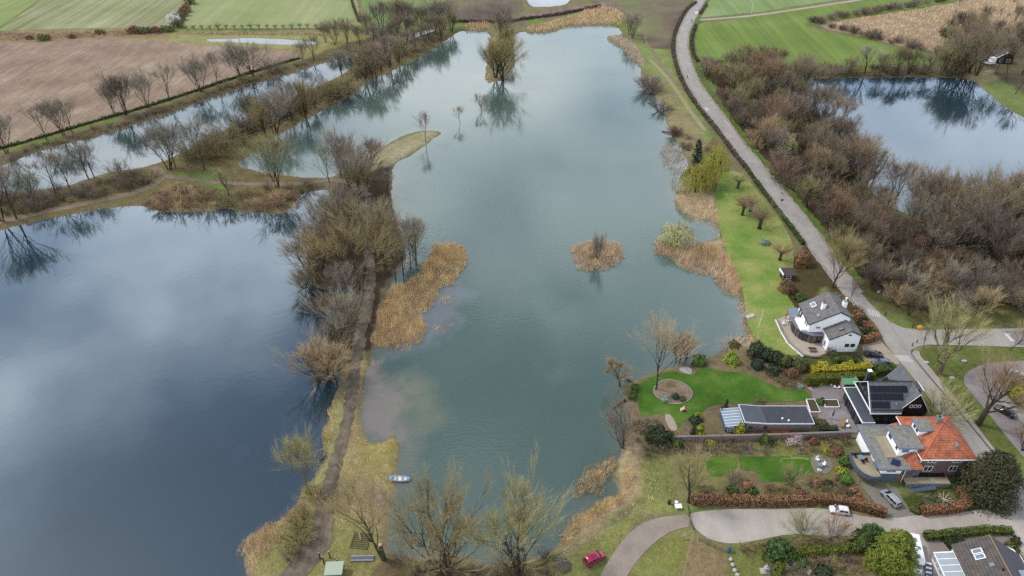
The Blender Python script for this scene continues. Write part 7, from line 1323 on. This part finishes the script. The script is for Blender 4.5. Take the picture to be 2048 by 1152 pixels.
def person(label, px, py, cloth, stride=.25):
    x, y = P(px, py); me_ = bpy.data.meshes.new('person'); V = [(0,0,.95),(0,0,1.2),(0,0,1.42),(0,0,1.54),(0,.02,1.68),(0,.0,1.78),(.1,0,.9),(.12,stride*.5,.5),(.12,stride,.08),(.12,stride+.14,.05),(-.1,0,.9),(-.12,-stride*.3,.5),(-.12,-stride,.1),(-.12,-stride+.14,.05),(.2,0,1.4),(.26,-.08,1.12),(.25,.08,.88),(-.2,0,1.4),(-.26,.08,1.12),(-.25,.16,.9)]
    E_ = [(0,1),(1,2),(2,3),(3,4),(4,5),(0,6),(6,7),(7,8),(8,9),(0,10),(10,11),(11,12),(12,13),(2,14),(14,15),(15,16),(2,17),(17,18),(18,19)]; RR = [.15,.15,.16,.06,.11,.09,.1,.07,.05,.045,.1,.07,.05,.045,.07,.05,.04,.07,.05,.04]
    me_.from_pydata(V, E_, []); o = bpy.data.objects.new('person', me_); C.objects.link(o); o.modifiers.new('skin', 'SKIN'); sv = me_.skin_vertices[0].data
    for i, q in enumerate(RR): sv[i].radius = (q, q)
    sv[0].use_root = True; o.modifiers.new('sub', 'SUBSURF').levels = 1; me_.materials.append(cloth); o.location = (x, y, LAND+.08); o.rotation_euler = (0, 0, R(20)); return tag(o, label, 'person')
person('walker in dark clothes on the far end of the lake road', 1383, 46, flat('dark_cloth', (.015, .015, .02), .9)); person('walker in dark clothes further down the lake road bend', 1374, 158, flat('brown_cloth', (.05, .035, .03), .9))
# garden of the flat roofed building
sheet('patio', [(1622,781),(1660,774),(1716,774),(1722,800),(1730,850),(1728,866),(1640,866),(1640,845),(1630,812)], PURP, LAND+.07); sheet('play_yard', [(1614,776),(1640,766),(1690,768),(1722,766),(1722,776),(1660,776),(1622,782)], SAND, LAND+.064); sheet('patio_slab', [(1655,822),(1690,822),(1720,864),(1675,866),(1664,840)], noisy('slab_grey', [(.3, A('#a09a98')), (.7, A('#b2acaa'))], .4, 4, fine_amt=.12), LAND+.084)
sheet('flower_bed', [(1307,775),(1325,761),(1345,760),(1370,768),(1384,782),(1384,794),(1372,806),(1350,810),(1325,803),(1308,790)], noisy('bed_soil', [(.3, A('#8a7462')), (.55, A('#a08a76')), (.75, A('#b09c86'))], .5, 3, fine_amt=.35), LAND+.09, 2)
edge = [(1307,775),(1325,761),(1345,760),(1370,768),(1384,782),(1384,794),(1372,806),(1350,810),(1325,803),(1308,790),(1307,775)]
q = smooth(PL(edge)[:-1], 2); c0 = q.mean(0); r = thing('bed_edging', 'pale stone edging around the oval flower bed', 'edging', (*c0, LAND)); 
for i in range(len(q)):
    a, b_ = Vector((*(q[i]-c0), 0)), Vector((*(q[(i+1) % len(q)]-c0), 0)); d = (b_-a); nn = Vector((-d.y, d.x, 0)).normalized()*.14; MB().prism([tuple(v[:2]) for v in (a+d*.02-nn, b_-d*.02-nn, b_-d*.02+nn, a+d*.02+nn)], -.05, .22).build('stone', STONE if False else flat('edging_stone', A('#a8a090'), .9, var=.15), r)
for nm, pts in (('stone_path', [(1327,832),(1337,826),(1350,842),(1356,862),(1340,862)]), ('sand_patch', [(1354,736),(1384,734),(1384,750),(1366,746)])): sheet(nm, pts, SAND if nm == 'stone_path' else noisy('gravel_pale', [(.3, A('#b0aca6')), (.7, A('#c6c2bc'))], .6, 5, fine_amt=.2), LAND+.07, 1)
r = at('toy_house', 'small red and cream tent shaped toy house on the lawn', 'toy', 1368, 821, -10); 
MB().add([(-.9,-.5,0),(0,-.5,1.0),(0,.5,1.0),(-.9,.5,0),(-.84,-.5,0),(0,-.5,.94),(0,.5,.94),(-.84,.5,0)], [(0,1,2,3),(7,6,5,4),(0,4,5,1),(2,6,7,3)]).build('side_panel', flat('cream_panel', A('#e0cda8'), .7), r); MB().add([(.9,-.5,0),(0,-.5,1.0),(0,.5,1.0),(.9,.5,0),(.84,-.5,0),(0,-.5,.94),(0,.5,.94),(.84,.5,0)], [(3,2,1,0),(4,5,6,7),(1,5,4,0),(3,7,6,2)]).build('side_panel', flat('pink_panel', A('#c87878'), .7), r)
wall_run('garden_wall', 'long pink brick wall between the two gardens', [(1340,884),(1440,882),(1560,879),(1700,874)], .35, 1.7, BRICKP, flat('wall_cap', A('#9a8c84'), .9, var=.1))
wall_run('patio_wall', 'low white wall beside the grey patio steps', [(1690,803),(1716,803)], .3, .5, WTRIM); 
def planter(label, pts, mat=WTRIM):
    p = PL(pts); c0 = p.mean(0); r = thing('planter', label, 'planter', (*c0, LAND+.07)); q = p-c0
    for i in range(len(q)):
        a, b_ = Vector((*q[i], 0)), Vector((*q[(i+1) % len(q)], 0)); d = (b_-a).normalized(); nn = Vector((-d.y, d.x, 0))*.05; MB().prism([tuple(v[:2]) for v in (a-nn+d*.05, b_-nn+d*.05, b_+nn+d*.05, a+nn+d*.05)], -.05, .4).build('side', mat, r)
    MB().prism([tuple(v*.94) for v in q], -.02, .36).build('soil', flat('planter_soil', A('#5a5038'), .95, var=.3), r)
planter('white walled planter beside the grey patio steps', [(1650,816),(1678,816),(1674,802),(1646,802)]); planter('white walled planter at the corner of the flat roofed building', [(1620,826),(1640,826),(1628,801),(1612,801)]); planter('small raised bed beside the hose lawn', [(1598,908),(1612,908),(1609,899),(1596,899)], GREY); planter('grey cold frame below the brick wall', [(1486,908),(1503,906),(1494,891),(1474,892)], GREY)
r = at('patio_steps', 'three grey steps leading up beside the white planter', 'steps', 1684, 803, 0, LAND+.07); [bx(-1.2, 1.2, -.6+i*.35, -.27+i*.35, -.03, .15+.13*i).build('step', GREY, r) for i in range(3)]
r = at('patio_table', 'wooden patio table beside the short dark hedge', 'table', 1683, 850, 62, LAND+.08); bx(-1.2, 1.2, -.5, .5, .7, .76).build('top', WOODT, r); [bx(a, a+.08, b_, b_+.08, 0, .7).build('leg', WOODT, r) for a in (-1.1, 1.02) for b_ in (-.42, .34)]
def chair(label, px, py, rz, mat, z=LAND+.08, s_=1):
    r = at('garden_chair', label, 'chair', px, py, rz, z); bx(-.25, .25, -.25, .25, .4, .45).build('seat', mat, r); bx(-.25, .25, .2, .26, .45, .95).build('backrest', mat, r); [bx(a, a+.05, b_, b_+.05, 0, .4).build('leg', mat, r) for a in (-.24, .19) for b_ in (-.24, .19)]; r.scale = (s_,)*3
chair('white chair at the upper end of the wooden patio table', 1691, 846, -90, WTRIM); chair('white chair at the lower end of the wooden patio table', 1694, 855, -95, WTRIM)
r = at('parasol', 'closed grey parasol on the patio', 'parasol', 1663, 838, 0, LAND+.09); MB().tube([(0,0,0),(0,0,2.7)], .04, 6).build('pole', ALU, r); MB().lathe([(.08,.9),(.2,1.1),(.17,1.9),(.1,2.5),(.03,2.8)], 9).build('canopy', flat('parasol_cloth', A('#4a5058'), .8, var=.1), r); MB().lathe([(.3,0),(.3,.08),(.05,.1)], 10).build('base', GREY, r)
for lab, px, py, c_, rad in (('teal ball in the play yard', 1646, 769, '#3fa8a0', .35), ('yellow ball in the play yard', 1641, 771, '#d8b838', .3), ('white ball in the play yard', 1662, 771, '#d8d8d4', .22)):
    x, y = P(px, py); bm = bmesh.new(); bmesh.ops.create_uvsphere(bm, u_segments=14, v_segments=10, radius=rad); me_ = bpy.data.meshes.new('ball'); bm.to_mesh(me_); bm.free(); me_.polygons.foreach_set('use_smooth', [True]*len(me_.polygons)); o = link('ball', me_, flat('ball'+c_, A(c_, .6), .4)); o.location = (x, y, LAND+.07+rad); tag(o, lab, 'ball')
r = at('toy_car', 'white ride-on toy in the play yard', 'toy', 1673, 776, -10, LAND+.07); MB().prism([(-.7,-.3),(.5,-.35),(.8,0),(.5,.35),(-.7,.3)], .15, .4).build('body', WTRIM, r); bx(-.3, .2, -.2, .2, .4, .6).build('seat', DARKM, r); [MB().tube([(a,b_-.05,.15),(a,b_+.05,.15)], .15, 8).build('wheel', TYRE, r) for a in (-.5,.5) for b_ in (-.3,.3)]
def picnic(label, px, py, rz, mat, z=LAND+.08):
    r = at('picnic_table', label, 'table', px, py, rz, z); bx(-.9, .9, -.38, .38, .7, .76).build('top', mat, r); [bx(-.9, .9, a, a+.28, .42, .47).build('bench', mat, r) for a in (-.85, .57)]
    for a in (-.65, .6): MB().add([(a,-.8,0),(a,-.7,0),(a,.2,.7),(a,.1,.7),(a+.07,-.8,0),(a+.07,-.7,0),(a+.07,.2,.7),(a+.07,.1,.7)], [(0,1,2,3),(7,6,5,4),(0,4,5,1),(2,6,7,3)]).build('leg', mat, r); MB().add([(a,.7,0),(a,.8,0),(a,-.1,.7),(a,-.2,.7),(a+.07,.7,0),(a+.07,.8,0),(a+.07,-.1,.7),(a+.07,-.2,.7)], [(0,1,2,3),(7,6,5,4),(0,4,5,1),(2,6,7,3)]).build('leg', mat, r)
picnic('dark picnic table with benches on the pink terrace', 1624, 702, -4, flat('dark_bench', A('#4a4644'), .7)); picnic('dark garden table at the corner of the play yard', 1626, 772, 15, MATS['dark_bench'], LAND+.07)
for i, (px, py) in enumerate(((1566,650),(1576,644))): chair(f'white garden lounge chair on the pink terrace, {ORD[i]}', px, py, 40*i, WTRIM, LAND+.1, 1.3)
def bicycle(label, px, py, rz):
    r = at('bicycle', label, 'bicycle', px, py, rz, LAND+.07); BK = flat('bike_paint', A('#2a2a34'), .4)
    for xx in (-.5, .5): w_ = MB(); w_.tube([(xx+.33*math.cos(a), 0, .34+.33*math.sin(a)) for a in np.linspace(0, 2*PI, 17)], .022, 4, False); w_.build('wheel', TYRE, r)
    MB().tube([(-.5,0,.34),(-.15,0,.78),(.38,0,.82),(.5,0,.34)], .025, 4).build('frame', BK, r); MB().tube([(.38,-.25,1.02),(.36,0,.98),(.38,.25,1.02)], .02, 4).build('handlebar', BK, r); bx(-.32, -.05, -.07, .07, .86, .92).build('saddle', DARKM, r)
for i, (px, rz) in enumerate(((1690,80),(1697,95),(1704,100),(1710,88))): bicycle(f'bicycle under the green roofed shelter, {ORD[i] if i < 3 else "rightmost"}', px, 775, rz)
# pale tarpaulined boat, white set on the round paving, hose, statue, logs
r = at('covered_boat', 'small white covered boat on the shore beside the flagpole', 'boat', 1500, 634, 20); MB().add([(-1.4,-.7,.1),(1.2,-.8,.1),(1.7,0,.15),(1.2,.8,.1),(-1.4,.7,.1),(-1.3,-.5,.55),(.9,-.55,.75),(1.4,0,.7),(.9,.55,.75),(-1.3,.5,.55)], [(4,3,2,1,0),(5,6,7,8,9),(0,1,6,5),(1,2,7,6),(2,3,8,7),(3,4,9,8),(4,0,5,9)]).build('cover', flat('boat_cover', A('#d8d0cc'), .7, var=.06), r); bx(-1.55, -1.3, -.3, .3, .1, .6).build('motor', GREY, r)
sheet('round_paving', [(1620,914),(1640,908),(1660,916),(1668,935),(1655,948),(1632,948),(1622,932)], noisy('old_paving', [(.3, A('#8d8574')), (.7, A('#a39a88'))], .5, 4, fine_amt=.2), LAND+.07, 2)
r = at('garden_table', 'round glass garden table on the round paving', 'table', 1639, 934, 0, LAND+.08); MB().lathe([(.04,0),(.04,.7),(.55,.7),(.55,.75)], 14).build('top', GLASSB, r)
for i, (px, py, rz, lab) in enumerate(((1634,922,20,'white garden chair at the upper side of the round glass table'),(1645,932,-80,'white garden chair at the side of the round glass table'),(1637,944,170,'pale garden chair below the round glass table'))): chair(lab, px, py, rz, WTRIM, LAND+.08, 1.25)
x, y = P(1590, 918); r = thing('garden_hose', 'yellow green garden hose lying on the small lawn', 'hose', (x, y, LAND+.08)); q = smooth(PL([(1565,924),(1559,922),(1564,918),(1580,917),(1600,918),(1618,920),(1618,918),(1600,915),(1584,916),(1580,910)])-np.array([x, y]), 2, False); MB().tube([(a, b_, .04) for a, b_ in q], .07, 5).build('hose', flat('hose_green', A('#b8c860', .6), .6), r)
r = at('white_statue', 'white stone garden figure beside the grey metal fence', 'statue', 1530, 1142, 0); MB().lathe([(.5,0),(.5,.3),(.3,.35),(.35,.8),(.45,1.1),(.25,1.4),(.22,1.7),(.05,1.85)], 10).build('figure', STONE, r); bx(-.9, .9, -.6, .6, -.05, .1).build('plinth', STONE, r)
for i, (px, py, lab) in enumerate(((1572,1134,'white stone block in the garden below the gravel lane, leftmost'),(1590,1130,'pale stone block lying in the garden below the gravel lane'),(1617,1146,'white stone block near the bottom edge below the mossy hedge'))):
    r = at('stone_block', lab, 'block', px, py, 20*i); MB().prism([(-.4,-.3),(.42,-.25),(.4,.3),(-.38,.28)], -.05, .5).build('block', STONE, r); MB().prism([(-.42,-.32),(.44,-.27),(.42,.32),(-.4,.3)], .5, .56).build('cap', STONE, r)
LOG = flat('wet_wood', A('#6a5644'), .8, var=.25, scale=3)
def log(label, a, b_, rad, z0=.15, z1=.35):
    pa, pb = P(*a, .2), P(*b_, .2); r = thing('log', label, 'log', (*pa, 0)); d = (pb[0]-pa[0], pb[1]-pa[1]); MB().tube([(0,0,z0),(d[0]*.5,d[1]*.5+.1,(z0+z1)/2+.1),(d[0],d[1],z1)], [rad,rad*.9,rad*.7], 8).build('trunk', LOG, r, True); MB().tube([(d[0]*.6,d[1]*.6,z0+.1),(d[0]*.75+.4,d[1]*.75+.5,z1+.5)], [rad*.4, .03], 5).build('branch', LOG, r)
log('thick plank log slanting into the water below the garden corner', (1225,816), (1250,800), .38); log('thick log lying on the shore beside the garden corner', (1240,752), (1262,764), .34); log('dead trunk lying in the shallows at the right lake shore', (1285,186), (1312,190), .22); log('dead branch in the water below the right shore shrubs', (1296,206), (1322,212), .16); log('fallen trunk in the water near the bank under the road bend', (1324,262), (1342,268), .25)
log('log at the water beside the reeds near the mud track', (640,920), (652,912), .25)
sheet('driveway', [(1725,684),(1757,676),(1772,694),(1792,714),(1800,728),(1740,735),(1724,716)], noisy('drive_sand', [(.3, A('#b8a892')), (.7, A('#c9bba6'))], .4, 4, fine_amt=.15), LAND+.064); sheet('driveway', [(1716,962),(1757,974),(1792,974),(1806,1000),(1830,1031),(1796,1036),(1770,1036),(1745,1000)], noisy('drive_stone', [(.3, A('#8d857a')), (.7, A('#a39b90'))], .4, 4, fine_amt=.15), LAND+.07)
sheet('yard', [(1848,1078),(1930,1070),(2022,1066),(2046,1110),(2110,1180),(1850,1180),(1860,1110)], noisy('yard_paving', [(.3, A('#a3948c')), (.7, A('#b3a49a'))], .4, 4, fine_amt=.12), LAND+.058)
r = at('curved_steps', 'white curved garden steps below the conservatory', 'steps', 1856, 1146, 70, LAND+.06); [bx(-1.6+.42*i, -1.6+.42*i+.36, -.45, .45, 0, .12+.1*i).build('step', WTRIM if i % 2 else BLUEG, r) for i in range(8)]
for i, (px, py, hh) in enumerate(((1828,962,1),)): pass
r = at('bare_espalier', 'white lichened bare fruit tree in the yard under the stairs', 'tree', 1884, 1008, 0); EB = flat('white_bark', A('#c8c2a8', .6), .9, var=.15); mb = MB(); mb.tube([(0,0,-.2),(.05,0,.8),(0,.05,1.3)], [.18,.15,.13], 6); mb.build('trunk', EB, r); rd = random.Random(4); mb = MB()
for i in range(9):
    a = i*.7; p = Vector((0,.05,1.1+.03*i)); d = Vector((math.cos(a),math.sin(a),.45)).normalized(); pts = [p, p+d*.6, p+d*1.1+Vector((0,0,.1)), p+d*1.5+Vector((rd.uniform(-.3,.3),rd.uniform(-.3,.3),.35))]; mb.tube(pts, [.08,.06,.05,.02], 4)
    for k in (1, 2): e_ = jit(rd, d, .5); mb.tube([pts[k], pts[k]+e_*.6], [.04,.012], 4)
mb.build('crown', EB, r)
# green verges of the lake road
vg = noisy('verge_grass', [(.3, A('#546e30')), (.55, A('#6c7e3c')), (.75, A('#848a4e'))], .3, 2.5, fine_amt=.3)
strip('verge', offset(rb[8:212], 2.0), 2.4, vg, .058, 0, 2, True, rag=.9, seed=8); strip('verge', offset(ra[4:110], -1.7), 1.8, vg, .057, 0, 2, True, rag=.8, seed=9)

# ================================================================ LABELS: tell look-alikes of one group apart by their order in the picture
def _ordinal(i):
    w = ['', 'first', 'second', 'third', 'fourth', 'fifth', 'sixth', 'seventh', 'eighth', 'ninth', 'tenth', 'eleventh', 'twelfth']
    return w[i] if i < len(w) else f'{i}{"th" if 10 < i % 100 < 14 else {1: "st", 2: "nd", 3: "rd"}.get(i % 10, "th")}'
_same = {}
for o in C.objects:
    if o.parent is None and o.get('category') and o.get('label'): _same.setdefault(o['label'], []).append(o)
for lab, os_ in _same.items():
    if 1 < len(os_) <= 60:
        k_ = lambda o: o.location.x/(o.location.y*_c+(CAM_H-o.location.z)*_s)
        for i, o in enumerate(sorted(os_, key=k_)):
            t = f'{lab}, {"leftmost" if i == 0 else _ordinal(i+1)+" from the left" if i < len(os_)-1 or len(os_) < 3 else "rightmost"}'
            if len(t.replace(",", "").split()) <= 16: o['label'] = t
